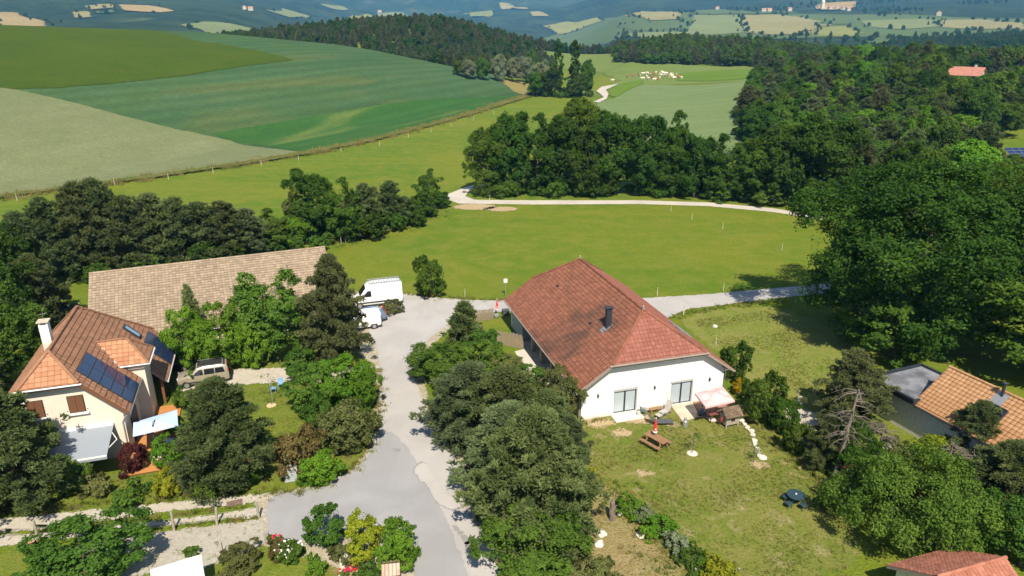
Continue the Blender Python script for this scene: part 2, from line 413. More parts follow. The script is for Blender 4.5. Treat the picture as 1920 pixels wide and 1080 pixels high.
# far fields on the opposite side of the valley
fm = {}
for k, c in {'tan': (0.30, 0.235, 0.105), 'straw': (0.235, 0.225, 0.100), 'pale': (0.165, 0.205, 0.080), 'green': (0.085, 0.130, 0.038), 'lime': (0.20, 0.22, 0.062)}.items():
    fm[k] = sheet_mat('far_field_' + k, [c, mul(c, 0.82), mul(c, 1.12)], (0.006, 0.03, 0.2), 4, 9, 0.02, bump=0)
far_fields = [('green', [(1010, 74), (1060, 58), (1130, 36), (1290, 24), (1400, 25), (1560, 28), (1780, 32), (1930, 36), (1930, 66), (1640, 70), (1450, 74), (1280, 78), (1130, 84)]), ('pale', [(1283, 66), (1296, 45), (1302, 29), (1390, 29), (1395, 63), (1340, 67)]), ('straw', [(1397, 63), (1392, 29), (1470, 29), (1515, 36), (1560, 48), (1530, 52), (1515, 66), (1450, 67)]),
    ('lime', [(1522, 60), (1540, 52), (1590, 50), (1618, 62), (1605, 70), (1522, 69)]), ('green', [(1524, 44), (1570, 40), (1596, 42), (1590, 47), (1550, 47)]),
    ('pale', [(1612, 40), (1700, 37), (1760, 38), (1755, 52), (1690, 57), (1625, 51)]), ('straw', [(1765, 39), (1840, 38), (1925, 46), (1925, 58), (1830, 57), (1760, 52)]),
    ('lime', [(1017, 50), (1060, 42), (1120, 34), (1132, 40), (1100, 50), (1070, 62), (1045, 66)]), ('straw', [(1170, 33), (1200, 22), (1250, 23), (1278, 28), (1270, 38), (1215, 40)]),
    ('green', [(1155, 52), (1200, 44), (1275, 42), (1280, 54), (1200, 60)]), ('pale', [(1150, 68), (1200, 63), (1280, 60), (1282, 70), (1210, 76)]), ('green', [(1622, 78), (1655, 70), (1688, 82), (1660, 94), (1630, 90)]),
    ('tan', [(1528, 12), (1560, 6), (1612, 4), (1600, 15), (1570, 20), (1535, 20)]), ('tan', [(-20, 24), (30, 25), (86, 42), (84, 51), (-20, 52)]), ('straw', [(135, 24), (165, 22), (172, 33), (145, 36)]),
    ('tan', [(222, 10), (285, 12), (325, 22), (300, 25), (232, 21)]), ('straw', [(160, 13), (215, 8), (213, 16), (165, 20)]), ('green', [(180, 22), (220, 19), (218, 25), (182, 26)]),
    ('pale', [(338, 48), (380, 42), (430, 45), (470, 54), (505, 64), (535, 77), (470, 79), (400, 70), (380, 58)]),
    ('pale', [(500, 21), (530, 17), (580, 31), (545, 35)]), ('lime', [(655, 32), (695, 24), (700, 38), (665, 44)]), ('pale', [(705, 34), (720, 20), (755, 24), (775, 36), (740, 44)]), ('straw', [(758, 46), (775, 36), (830, 44), (780, 54)]),
    ('straw', [(935, 5), (960, 9), (990, 19), (962, 17)]), ('pale', [(600, 8), (640, 12), (655, 20), (615, 16)]), ('pale', [(870, 26), (910, 22), (925, 30), (885, 34)]), ('straw', [(990, 24), (1010, 22), (1030, 32), (1000, 32)]), ('green', [(1300, 20), (1400, 22), (1500, 26), (1400, 28), (1300, 27)])]
for i_, (k, uv) in enumerate(far_fields):
    P = pix_far(*uv); r = np.mean([p.length for p in P])
    sheet('far_field', P, fm[k], max(6, r / 160), max(0.8, r / 900) * (0.5 if i_ == 0 else 1.0), margin=r / 120)

# ------------------------------------------------------------------ gardens, roads, tracks
G['lawn'] = sheet_mat('dry_lawn', [(0.110, 0.157, 0.016), (0.168, 0.180, 0.034), (0.230, 0.196, 0.066)], (0.16, 0.9, 6.0), 0.3, 0.7, 1.0, bump=0.4, bscale=9, patch=((0.33, 0.265, 0.14), 0.55, 0.54, 0.72, 0.8))
G['garden'] = sheet_mat('garden_grass', [(0.110, 0.158, 0.013), (0.147, 0.181, 0.022), (0.189, 0.187, 0.042)], (0.2, 1.0, 6.0), 0.3, 0.6, 1.0, bump=0.4, bscale=9)
G['bank'] = sheet_mat('dry_bank', [(0.27, 0.205, 0.085), (0.21, 0.195, 0.060), (0.36, 0.29, 0.16)], (0.3, 1.3, 7.0), 0.5, 1.0, 0.8, bump=0.6, bscale=7)
G['paddock'] = sheet_mat('dry_paddock', [(0.138, 0.187, 0.020), (0.193, 0.204, 0.042), (0.259, 0.237, 0.085)], (0.14, 0.8, 5.0), 0.5, 0.8, 0.8, bump=0.5, bscale=7)
G['soil'] = sheet_mat('bare_soil', [(0.42, 0.31, 0.18), (0.47, 0.37, 0.235), (0.30, 0.22, 0.11)], (0.8, 3.0, 12), 0.45, 0.85, 1.6)
def asphalt(name, c, worn):
    b = NB(name); co = b.coord()
    g = b.mix(b.ramp(b.noise(co, 0.22, 3, 0.6, 0.6), 0.35, 0.68), c, mul(c, 1.16))
    g = b.mix(b.math('MULTIPLY', b.ramp(b.noise(b.mapping(co, (1, 0.22, 1), (0, 0, 0.25)), 0.8, 3, 0.7), 0.5, 0.75), 0.55), g, worn)
    g = b.mix(b.math('MULTIPLY', b.ramp(b.noise(co, 1.7, 4, 0.75, 0.3), 0.60, 0.78), 0.35), g, mul(c, 0.66))
    g = b.mix(b.math('MULTIPLY', b.noise(co, 60, 2, 0.8), 0.28), g, mul(c, 0.72))
    b.base(g, 0.9, 0, 0.25); b.bump(b.noise(co, 45, 3, 0.8), 0.25, 0.02)
    sd = b.attr('sd')
    k = b.math('ADD', sd, b.math('MULTIPLY', b.math('SUBTRACT', b.noise(co, 1.6, 3, 0.7), 0.5), 0.55))
    al = b.math('GREATER_THAN', b.math('ADD', k, b.math('MULTIPLY', b.math('SUBTRACT', b.noise(co, 9, 2, 0.8), 0.5), 0.25)), 0.0)
    tr = b.n('BsdfTransparent'); mx = b.n('MixShader'); b.l(al, mx.inputs[0]); b.l(tr.outputs[0], mx.inputs[1]); b.l(b.p.outputs[0], mx.inputs[2])
    b.l(mx.outputs[0], b.out.inputs[0]); return b.m
G['asphalt'] = asphalt('asphalt', (0.365, 0.346, 0.330), (0.46, 0.432, 0.402))
G['asphalt_blue'] = asphalt('newer_asphalt', (0.285, 0.280, 0.282), (0.345, 0.336, 0.333))
G['gravel_road'] = asphalt('pale_road', (0.44, 0.40, 0.345), (0.52, 0.48, 0.42))
G['patch'] = asphalt('asphalt_patch', (0.390, 0.369, 0.348), (0.43, 0.406, 0.38))
G['seam'] = asphalt('asphalt_seam', (0.25, 0.245, 0.24), (0.22, 0.215, 0.21))
G['verge'] = sheet_mat('gravel_verge', [(0.40, 0.34, 0.25), (0.46, 0.41, 0.33), (0.23, 0.215, 0.09)], (0.5, 1.6, 14), 0.25, 0.55, 1.4)
G['gravel'] = sheet_mat('white_gravel', [(0.550, 0.495, 0.407), (0.616, 0.561, 0.484), (0.462, 0.407, 0.308)], (0.5, 2.0, 22), 0.18, 0.4, 1.6, bump=0.5, bscale=30)
G['gravel_weedy'] = sheet_mat('weedy_gravel', [(0.47, 0.43, 0.36), (0.53, 0.49, 0.42), (0.40, 0.36, 0.28)], (0.5, 2.0, 18), 0.2, 0.5, 1.4, bump=0.5, bscale=30, patch=((0.15, 0.17, 0.05), 1.7, 0.58, 0.68, 0.8))
W0 = lambda *uv: [at(u, v) for u, v in uv]
sheet('house_lawn', smooth_poly(W0((1075, 795), (1180, 775), (1370, 752), (1410, 780), (1500, 850), (1580, 930), (1640, 1100), (1060, 1110), (1095, 950), (1085, 860)), 2), G['lawn'], 0.6, 0.010)
sheet('dry_bank', smooth_poly(W0((1105, 900), (1150, 910), (1190, 970), (1250, 1040), (1300, 1110), (1060, 1120), (1085, 1000)), 2), G['bank'], 0.5, 0.022)
sheet('paddock', smooth_poly(W0((1265, 600), (1330, 580), (1440, 572), (1540, 600), (1640, 680), (1600, 760), (1480, 790), (1390, 700), (1320, 640)), 2), G['paddock'], 0.7, 0.010)
sheet('garden_lawn', smooth_poly(W0((330, 690), (420, 650), (620, 640), (720, 640), (725, 760), (710, 840), (620, 905), (480, 925), (200, 950), (-60, 985), (-100, 900), (150, 840), (300, 800)), 2), G['garden'], 0.7, 0.010)
sheet('front_garden', smooth_poly(W0((-60, 1040), (180, 1020), (320, 1062), (480, 1020), (640, 1000), (760, 1040), (800, 1130), (-60, 1140)), 2), G['garden'], 0.6, 0.010)
sheet('flower_bed_soil', smooth_poly(W0((620, 1015), (700, 1005), (760, 1050), (770, 1120), (620, 1120)), 2), G['bank'], 0.4, 0.022)
for u, v, r in ((1167, 812, 0.75), (1195, 786, 1.2), (1125, 793, 1.1), (1262, 797, 0.5), (1210, 888, 0.5), (1425, 872, 0.6), (940, 392, 2.4), (890, 388, 3.2)):
    c = at(u, v); sheet('bare_patch', [(c.x + r * math.cos(i) * (1.2 if r > 2 else 1), c.y + r * 0.7 * math.sin(i)) for i in np.linspace(0, 6.28, 13)[:-1]], G['soil'], 0.3, 0.034)
sheet('gravel_parking', smooth_poly(W0((640, 545), (760, 548), (860, 565), (870, 600), (800, 625), (770, 690), (700, 690), (650, 640), (630, 590)), 2), G['verge'], 0.6, 0.030)
sheet('road_verge', W0((1100, 1420), (1030, 1240), (975, 1120), (905, 940), (865, 840), (805, 750), (788, 690), (800, 655), (850, 612), (800, 600), (700, 640), (705, 760), (698, 830), (660, 885), (580, 915), (480, 930), (480, 1020), (520, 1025), (780, 1120), (820, 1240), (860, 1420)), G['verge'], 0.6, 0.026)
sheet('driveway', W0((330, 725), (420, 693), (540, 690), (715, 687), (725, 720), (560, 716), (440, 722), (340, 735)), G['gravel'], 0.5, 0.034)
sheet('road', W0((1075, 1420), (1000, 1230), (948, 1100), (915, 1010), (880, 930), (848, 840), (800, 770), (776, 705), (786, 665), (800, 640), (838, 610), (868, 592), (945, 584), (1200, 598), (1250, 600), (1262, 591), (1290, 580), (1380, 569), (1450, 560), (1600, 545), (1600, 528), (1450, 541), (1330, 552), (1215, 559), (1100, 562), (945, 564), (880, 563), (780, 555), (752, 549), (690, 560), (690, 615), (706, 650), (714, 700), (714, 775), (704, 825), (672, 878), (600, 911), (540, 925), (600, 960), (700, 990), (770, 1040), (795, 1110), (835, 1230), (885, 1420)), G['asphalt'], 0.5, 0.042)
sheet('side_road', smooth_poly(W0((498, 930), (560, 921), (640, 900), (690, 860), (720, 800), (760, 830), (800, 900), (850, 1000), (890, 1120), (930, 1260), (850, 1300), (795, 1120), (765, 1040), (720, 995), (640, 1005), (575, 1015), (510, 1018), (500, 985)), 2), G['asphalt_blue'], 0.5, 0.050)
pt = [(778, 880), (790, 868), (800, 872), (805, 885), (815, 895), (825, 920), (850, 935), (868, 950), (850, 957), (832, 952), (812, 935), (805, 915), (790, 902), (780, 893)]
sheet('patch_seam', smooth_poly(W0(*[(826 + (u - 826) * 1.09, 912 + (v - 912) * 1.07) for u, v in pt]), 2), G['seam'], 0.25, 0.056)
sheet('road_patch', smooth_poly(W0(*pt), 2), G['patch'], 0.25, 0.062)
sheet('worn_edge', smooth_poly(W0((850, 950), (880, 960), (905, 1020), (935, 1100), (975, 1220), (930, 1220), (890, 1100), (865, 1020)), 2), G['patch'], 0.4, 0.057)
for a, b_ in (((740, 842), (742, 850)), ((850, 985), (880, 1045)), ((865, 962), (885, 970)), ((872, 1020), (905, 1028))):
    p, q = at(*a), at(*b_); d = (q - p).normalized(); n = Vector((-d.y, d.x, 0)) * 0.14; m = (p + q) / 2 + n * 2
    sheet('tar_mark', [p - n, m - n, q - n, q + n, m + n * 1.5, p + n], G['seam'], 0.15, 0.066)
sheet('gravel_track', W0((-80, 981), (0, 974), (120, 962), (250, 950), (380, 937), (510, 924), (515, 938), (475, 943), (325, 958), (150, 983), (60, 995), (-80, 1006)), G['gravel'], 0.4, 0.036)
sheet('gravel_track', W0((-80, 1012), (60, 1000), (150, 992), (260, 981), (400, 967), (478, 953), (505, 955), (500, 968), (375, 978), (225, 998), (62, 1018), (-80, 1033)), G['gravel'], 0.4, 0.036)
sheet('gravel_yard', W0((170, 1022), (235, 1007), (350, 992), (490, 974), (500, 1012), (480, 1030), (395, 1062), (300, 1075), (180, 1090)), G['gravel_weedy'], 0.4, 0.032)
sheet('gravel_path', smooth_poly(W0((1470, 762), (1500, 765), (1530, 775), (1570, 790), (1540, 812), (1500, 800), (1475, 785)), 2), G['gravel'], 0.3, 0.030)
sheet('rubble_bank', smooth_poly(W0((1640, 840), (1680, 830), (1740, 880), (1850, 940), (1870, 970), (1820, 960), (1720, 890)), 2), G['gravel'], 0.3, 0.030)
sheet('upper_road', W0((905, 343), (870, 352), (838, 365), (838, 374), (860, 382), (1000, 384), (1200, 383), (1330, 387), (1450, 398), (1560, 415), (1560, 408), (1450, 391), (1330, 380), (1200, 376), (1000, 376), (890, 375), (872, 368), (880, 358), (912, 348)), G['gravel_road'], 0.6, 0.05)
sheet('field_track', pix((1112, 193), (1132, 184), (1126, 178), (1118, 172), (1128, 164), (1160, 158), (1136, 170), (1141, 178), (1137, 187), (1122, 194)), G['gravel_road'], 1.2, 0.4)
# ------------------------------------------------------------------ vegetation
def leaf_mat(name, a, b_, trans=0.45, hue=0.10, rough=0.55):
    b = NB(name)
    sh = b.attr('shade'); rd = b.rand()
    c = b.mix(sh, a, b_)
    hs = b.n('HueSaturation'); b.l(c, hs.inputs['Color'])
    b.l(b.math('ADD', 0.5 - hue * 0.18, b.math('MULTIPLY', rd, hue * 0.36)), hs.inputs['Hue'])
    b.l(b.math('ADD', 0.82, b.math('MULTIPLY', b.math('FRACT', b.math('MULTIPLY', rd, 7.31)), 0.36)), hs.inputs['Value'])
    b.base(hs.outputs[0], 0.7, 0, 0.10)
    tr = b.n('BsdfTranslucent'); b.l(b.mix(1.0, hs.outputs[0], (1.0, 1.05, 0.45), 'MULTIPLY'), tr.inputs[0])
    mx = b.n('MixShader'); mx.inputs[0].default_value = trans
    b.l(b.p.outputs[0], mx.inputs[1]); b.l(tr.outputs[0], mx.inputs[2]); b.l(mx.outputs[0], b.out.inputs[0])
    return b.m
L = {
 'oak': leaf_mat('oak_leaves', (0.045, 0.098, 0.012), (0.120, 0.205, 0.026)),
 'oak_dark': leaf_mat('dark_oak_leaves', (0.031, 0.074, 0.010), (0.083, 0.155, 0.021)),
 'fresh': leaf_mat('fresh_green_leaves', (0.086, 0.190, 0.014), (0.194, 0.340, 0.032)),
 'mid': leaf_mat('mid_green_leaves', (0.060, 0.130, 0.016), (0.146, 0.250, 0.038)),
 'olive': leaf_mat('olive_green_leaves', (0.105, 0.130, 0.036), (0.215, 0.235, 0.080)),
 'yellow': leaf_mat('yellow_green_leaves', (0.200, 0.260, 0.016), (0.400, 0.440, 0.035)),
 'broom': leaf_mat('yellow_broom_flowers', (0.360, 0.28, 0.010), (0.700, 0.50, 0.015)),
 'bronze': leaf_mat('bronze_leaves', (0.120, 0.085, 0.032), (0.215, 0.165, 0.062)),
 'purple': leaf_mat('purple_leaves', (0.060, 0.016, 0.020), (0.150, 0.042, 0.045)),
 'silver': leaf_mat('silver_leaves', (0.150, 0.195, 0.110), (0.310, 0.350, 0.220)),
 'pine': leaf_mat('pine_needles', (0.051, 0.079, 0.022), (0.158, 0.198, 0.070), 0.18),
 'pine_grey': leaf_mat('grey_pine_needles', (0.055, 0.088, 0.032), (0.160, 0.205, 0.092), 0.15),
 'pine_brown': leaf_mat('brownish_pine_needles', (0.062, 0.076, 0.026), (0.164, 0.180, 0.068), 0.15),
 'spruce': leaf_mat('young_conifer_needles', (0.095, 0.145, 0.045), (0.215, 0.270, 0.105), 0.2),
}
def bark(name, c):
    b = NB(name); co = b.coord()
    f = b.noise(b.mapping(co, (1, 1, 0.25)), 9, 4, 0.7)
    b.base(b.mix(b.ramp(f, 0.3, 0.7), mul(c, 0.55), c), 0.95, 0, 0.1); b.bump(f, 0.5, 0.03); return b.m
BARK = bark('grey_brown_bark', (0.16, 0.125, 0.095)); BARK_PINE = bark('pine_bark', (0.21, 0.135, 0.085)); BARK_DEAD = bark('weathered_deadwood', (0.22, 0.185, 0.155))
def unit(v): return v / np.maximum(np.linalg.norm(v, axis=-1, keepdims=True), 1e-9)
def leaves(C, N, size, rng, aspect=0.62, name='crown', shade=None):
    """folded leaf sprays: centre C, facing N"""
    n = len(C); N = unit(N)
    t = unit(np.cross(N, unit(rng.normal(size=(n, 3))))); b = np.cross(N, t)
    s = np.asarray(size).reshape(-1, 1) * np.ones((n, 1))
    fold = 0.22 * s * rng.uniform(0.3, 1.3, (n, 1))
    V = np.empty((n, 4, 3))
    V[:, 0] = C - t * s * 0.5; V[:, 2] = C + t * s * 0.5 - N * fold * 0.5
    V[:, 1] = C + b * s * 0.5 * aspect + N * fold; V[:, 3] = C - b * s * 0.5 * aspect + N * fold * 0.6
    sh = rng.beta(2, 2.2, n) if shade is None else np.clip(shade + rng.normal(0, 0.16, n), 0, 1)
    F = np.arange(n * 4).reshape(n, 4)
    return V.reshape(-1, 3), F, np.repeat(sh, 4)
def broad_crown(seed, R, h, base, n, leaf, lobes=26, squash=0.85, top=0.0, ragged=0.25, tall=False):
    """crown of lobes -> clumps -> leaf sprays; axis on the origin, ground at z = 0"""
    rng = np.random.default_rng(seed); lobes = int(lobes * 1.5)
    ch = (h - base) / 2; cz = base + ch
    k = np.arange(lobes) + 0.5
    ph = np.arccos(1 - 1.88 * k / lobes); th = np.pi * (1 + 5 ** 0.5) * k
    D = np.stack([np.cos(th) * np.sin(ph), np.sin(th) * np.sin(ph), np.cos(ph)], 1)
    D = unit(D + rng.normal(0, 0.18, D.shape))
    rad = rng.uniform(0.46, 0.84, (lobes, 1)) + rng.uniform(0, ragged, (lobes, 1)) * (rng.random((lobes, 1)) > 0.55)
    sx = rng.uniform(0.85, 1.12, 2)
    LC = D * rad * np.array([R * sx[0], R * sx[1], ch]); LC[:, 2] += cz + top * (D[:, 2] > 0.6)
    LR = R * rng.uniform(0.20, 0.34, lobes) * (1.0 if not tall else 0.9) * (0.72 if lobes > 80 else 1.0)
    w = LR ** 2; cl_per = np.maximum(6, (w / w.sum() * lobes * 15).astype(int))
    CC, CR, CL = [], [], []
    for i in range(lobes):
        m = cl_per[i]; d = unit(rng.normal(size=(m, 3)) + D[i] * 0.9 + np.array([0, 0, 0.35]))
        CC.append(LC[i] + d * LR[i] * rng.uniform(0.55, 1.08, (m, 1)) * np.array([1, 1, squash]))
        CR.append(LR[i] * rng.uniform(0.22, 0.50, m)); CL.append(np.full(m, i))
    CC = np.concatenate(CC); CR = np.concatenate(CR); CL = np.concatenate(CL)
    p = CR ** 1.7; idx = rng.choice(len(CC), n, p=p / p.sum())
    d = unit(rng.normal(size=(n, 3)) + np.array([0, 0, 0.25]))
    rr = rng.random((n, 1)) ** 0.5 * np.where(rng.random((n, 1)) < 0.07, 1.6, 1.0)
    C = CC[idx] + d * CR[idx][:, None] * rr * np.array([1, 1, 0.8])
    nf = int(n * 0.05); fd = unit(rng.normal(size=(nf, 3)) + np.array([0, 0, 0.15])); C[:nf] = fd * rng.uniform(0.55, 0.90, (nf, 1)) * np.array([R * sx[0], R * sx[1], ch]) + np.array([0, 0, cz]); d[:nf] = fd
    keep = C[:, 2] > 0.06; C = C[keep]; d = d[keep]; idx = idx[keep]
    out = unit(C - np.array([0, 0, cz - ch * 0.4]))
    N = d * 0.7 + out * 0.5 + rng.normal(0, 0.5, C.shape) + np.array([0, 0, 0.25])
    lsh = rng.uniform(0.28, 0.72, lobes)[CL[idx]] + rng.normal(0, 0.12, len(CC))[idx]
    V, F, S = leaves(C, N, leaf * rng.uniform(0.6, 1.35, len(C)), rng, shade=lsh)
    return V, F, S, LC
def pine_crown(seed, R, h, base, n, tuft=0.34, conical=0.5, droop=0.10, levels=11):
    rng = np.random.default_rng(seed); PC, PR, PD = [], [], []; tips = []; nb = levels * 8
    lean = rng.normal(0, 0.05, 2) * R
    for i in range(nb):
        f = ((i + rng.random()) / nb) ** 0.9; z = base + (h - base) * f * 0.97
        dome = (1 - f ** 1.9) ** 0.75 * (0.62 + 0.38 * min(1, f / 0.22)); cone = (1 - f) ** 0.85
        prof = conical * cone + (1 - conical) * dome + 0.05
        an = 2.39996 * i + rng.normal(0, 0.35); l = R * prof * rng.uniform(0.55, 1.12) * (1.15 if rng.random() < 0.12 else 1)
        rise = 0.16 - droop + 0.25 * f
        tip = np.array([math.cos(an) * l + lean[0] * f, math.sin(an) * l + lean[1] * f, z + l * rise]); tips.append((z - l * 0.12, tip))
        m = max(2, int(l / (R * 0.17)) + 1)
        for q in np.linspace(0.40, 1.0, m):
            sd = rng.normal(0, 0.16 * l * q + 0.05, 2)
            PC.append([math.cos(an) * l * q - math.sin(an) * sd[0] + lean[0] * f, math.sin(an) * l * q + math.cos(an) * sd[0] + lean[1] * f, z + l * q * rise + sd[1] * 0.45])
            PR.append(max(0.20, R * 0.145 * (1.15 - 0.35 * q)) * rng.uniform(0.6, 1.35)); PD.append([math.cos(an), math.sin(an), 0.7])
    for k in range(3): PC.append([lean[0] + rng.normal(0, .12), lean[1] + rng.normal(0, .12), h - 0.2 - 0.25 * k]); PR.append(0.24); PD.append([0, 0, 1.0])
    PC = np.array(PC); PR = np.array(PR); PD = np.array(PD)
    p = PR ** 2; idx = rng.choice(len(PC), n, p=p / p.sum())
    d = unit(rng.normal(size=(n, 3)) + np.array([0, 0, 0.45]))
    C = PC[idx] + d * PR[idx][:, None] * (rng.random((n, 1)) ** 0.45) * np.array([1, 1, 0.62])
    ax = unit(PD[idx] * 0.55 + d * 0.75 + np.array([0, 0, 0.40]) + rng.normal(0, 0.25, (n, 3)))
    K = 4; V = np.empty((n, K, 3, 3)); psh = rng.uniform(0.15, 0.80, len(PC))[idx]
    for k in range(K):
        nd = unit(ax + rng.normal(0, 0.50, (n, 3))); sd = unit(np.cross(nd, rng.normal(size=(n, 3))))
        ln = tuft * rng.uniform(0.55, 1.2, (n, 1)); wd = tuft * 0.19
        V[:, k, 0] = C - sd * wd - nd * ln * 0.2; V[:, k, 1] = C + sd * wd - nd * ln * 0.2; V[:, k, 2] = C + nd * ln * 0.8
    sh = np.clip(psh + rng.normal(0, 0.16, n), 0, 1)
    return V.reshape(-1, 3), np.arange(n * K * 3).reshape(-1, 3), np.repeat(sh, K * 3), tips
def trunk_mb(seed, h, r, lobe_pts=(), base_split=0.3, n_limb=9, straight=False):
    rng = np.random.default_rng(seed + 99); mb = MB()
    k = 6; wob = 0.0 if straight else 0.035 * h
    pts = [Vector((rng.normal(0, wob) * (i / k), rng.normal(0, wob) * (i / k), h * i / k)) for i in range(k + 1)]; pts[0] = Vector((0, 0, -0.15))
    mb.tube(pts, [r * (1.25 if i == 0 else 1 - 0.82 * i / k) for i in range(k + 1)], 8)
    lp = list(lobe_pts)
    if len(lp):
        for i in rng.choice(len(lp), min(n_limb, len(lp)), replace=False):
            t = Vector([float(c) for c in lp[i]]); z0 = max(h * base_split, min(h * 0.92, t.z - 0.45 * math.hypot(t.x, t.y)))
            f = z0 / h * k; a = min(int(f), k - 1); s = pts[a].lerp(pts[a + 1], f - a); m = s.lerp(t, 0.5) + Vector((0, 0, -0.06 * (t - s).length))
            r0 = r * (1 - 0.8 * z0 / h) * 0.6
            mb.tube([s, m, t], [r0, r0 * 0.6, r0 * 0.2], 6)
    return mb
TT = {}
def make_template(key, kind, seed, R, h, base, n, leaf, **kw):
    r = kw.pop('trunk', max(0.06, R * 0.055))
    if kind == 'broad':
        V, F, S, LC = broad_crown(seed, R, h, base, n, leaf, **kw)
        tr = trunk_mb(seed, h * 0.72, r, LC, 0.22, 12).mesh('trunk_' + key, BARK, True)
    else:
        V, F, S, tips = pine_crown(seed, R, h, base, n, leaf, **kw)
        mb = trunk_mb(seed, h * 0.97, r, (), straight=True)
        rg = np.random.default_rng(seed)
        for i in rg.choice(len(tips), min(34, len(tips)), replace=False):
            z0, t = tips[i]; mb.tube([(0, 0, max(0.2, z0)), (t[0] * 0.9, t[1] * 0.9, t[2] - 0.12)], [r * 0.32, r * 0.08], 4)
        tr = mb.mesh('trunk_' + key, BARK_PINE, True)
    R = float(np.percentile(np.hypot(V[:, 0], V[:, 1]), 97.5)); h = float(np.percentile(V[:, 2], 99.7))
    me = np_mesh('crown_' + key, V, F, [L['oak'] if kind == 'broad' else L['pine']], False, {'shade': S})
    TT[key] = dict(crown=me, trunk=tr, R=R, h=h)
make_template('great_oak', 'broad', 1, 10.0, 18.5, 1.2, 110000, 0.27, lobes=78)
make_template('oak1', 'broad', 2, 5.0, 14.0, 0.5, 26000, 0.35, lobes=34)
make_template('oak2', 'broad', 3, 5.0, 12.5, 0.4, 26000, 0.35, lobes=30)
make_template('oak3', 'broad', 4, 4.2, 11.0, 0.4, 22000, 0.33, lobes=26, ragged=0.35)
make_template('near_oak', 'broad', 5, 5.2, 6.0, 0.2, 52000, 0.205, lobes=44)
make_template('garden_tree1', 'broad', 6, 2.6, 5.6, 0.5, 26000, 0.165, lobes=26, ragged=0.35)
make_template('garden_tree2', 'broad', 7, 2.4, 4.6, 0.2, 24000, 0.16, lobes=22, ragged=0.3)
make_template('bush1', 'broad', 8, 1.3, 2.1, 0.02, 12000, 0.115, lobes=16, ragged=0.3, trunk=0.05)
make_template('bush2', 'broad', 9, 1.2, 1.5, 0.0, 10000, 0.11, lobes=14, ragged=0.4, trunk=0.04)
make_template('bush3', 'broad', 10, 1.2, 2.6, 0.02, 12000, 0.115, lobes=18, tall=True, ragged=0.4, trunk=0.05)
make_template('low_plant', 'broad', 11, 0.6, 0.7, 0.0, 3000, 0.09, lobes=9, ragged=0.5, trunk=0.02)
make_template('poplar', 'broad', 12, 2.0, 17.0, 0.3, 11000, 0.48, lobes=44, tall=True)
make_template('pine1', 'pine', 21, 3.3, 9.0, 0.5, 9500, 0.40, conical=0.45)
make_template('pine2', 'pine', 22, 3.4, 8.0, 0.4, 9500, 0.40, conical=0.1, levels=10)
make_template('pine3', 'pine', 23, 3.2, 9.5, 0.7, 9500, 0.40, conical=0.3, levels=12)
make_template('near_pine', 'pine', 24, 3.2, 8.0, 0.15, 30000, 0.225, conical=0.35, levels=14)
make_template('young_conifer', 'pine', 25, 1.5, 4.6, 0.3, 4600, 0.23, conical=0.9, levels=9)
make_template('far_oak', 'broad', 31, 4.6, 10.5, 0.3, 3400, 0.75, lobes=20)
make_template('far_oak2', 'broad', 32, 4.2, 9.0, 0.2, 3200, 0.72, lobes=16, ragged=0.4)
make_template('far_pine', 'pine', 33, 3.0, 10.0, 0.6, 1700, 0.80, levels=7, conical=0.5)
make_template('far_pine2', 'pine', 34, 3.2, 9.0, 0.6, 1700, 0.80, conical=0.1, levels=7)
def plant(name, key, loc, R, h, mat, label, cat='tree', group=None, rz=None, crown='crown', tilt=0.0):
    t = TT[key]; z = Hs(loc[0], loc[1]); rz = random.uniform(0, 6.28) if rz is None else rz
    e = empty(name, (loc[0], loc[1], z), rz, label, cat, group)
    if tilt: e.rotation_euler = (random.gauss(0, tilt), random.gauss(0, tilt), rz)
    e.scale = (R / t['R'] * random.uniform(0.95, 1.05), R / t['R'], h / t['h'])
    tr = mobj('stem' if cat != 'tree' else 'trunk', t['trunk'], e)
    c = mobj(crown if cat == 'tree' else 'foliage', t['crown'], e)
    c.material_slots[0].link = 'OBJECT'; c.material_slots[0].material = L[mat]
    return e
def tree_px(name, key, u, vb, vt, wpx, mat, label, cat='tree', group=None, **kw):
    """stand a tree on the ground seen at (u, vb), as tall as vt and wpx wide in the photograph"""
    p = hit(u, vb); top = at_y(u, vt, p.y); h = max(0.3, top.z - p.z); R = wpx / 2 * dep_of((p.x, p.y, p.z + h * 0.5)) / F_PX
    return plant(name, key, (p.x, p.y), R, h, mat, label, cat, group, **kw)
# ---- trees one can point at
# right: the great oaks and what stands round them
plant('oak_tree', 'great_oak', (40.4, 67), 12.2, 17.8, 'oak_dark', 'largest dark oak, on the right, casting shade over the paddock', rz=0.6)
plant('oak_tree', 'great_oak', (58, 77), 11, 15.5, 'oak', 'great oak at the right edge, behind the largest oak', rz=2.4)
plant('oak_tree', 'oak1', (48.0, 59), 8, 12.0, 'oak', 'oak at the right edge, above the orange roof ridge', rz=1.4)
plant('oak_tree', 'near_oak', (24.9, 36.4), 4.9, 5.7, 'mid', 'bright green bushy oak in the right foreground shading the lawn', rz=0.3)
plant('tree', 'oak3', (36.5, 61.5), 5, 8.0, 'oak', 'low oak under the left rim of the largest oak', rz=0.2)
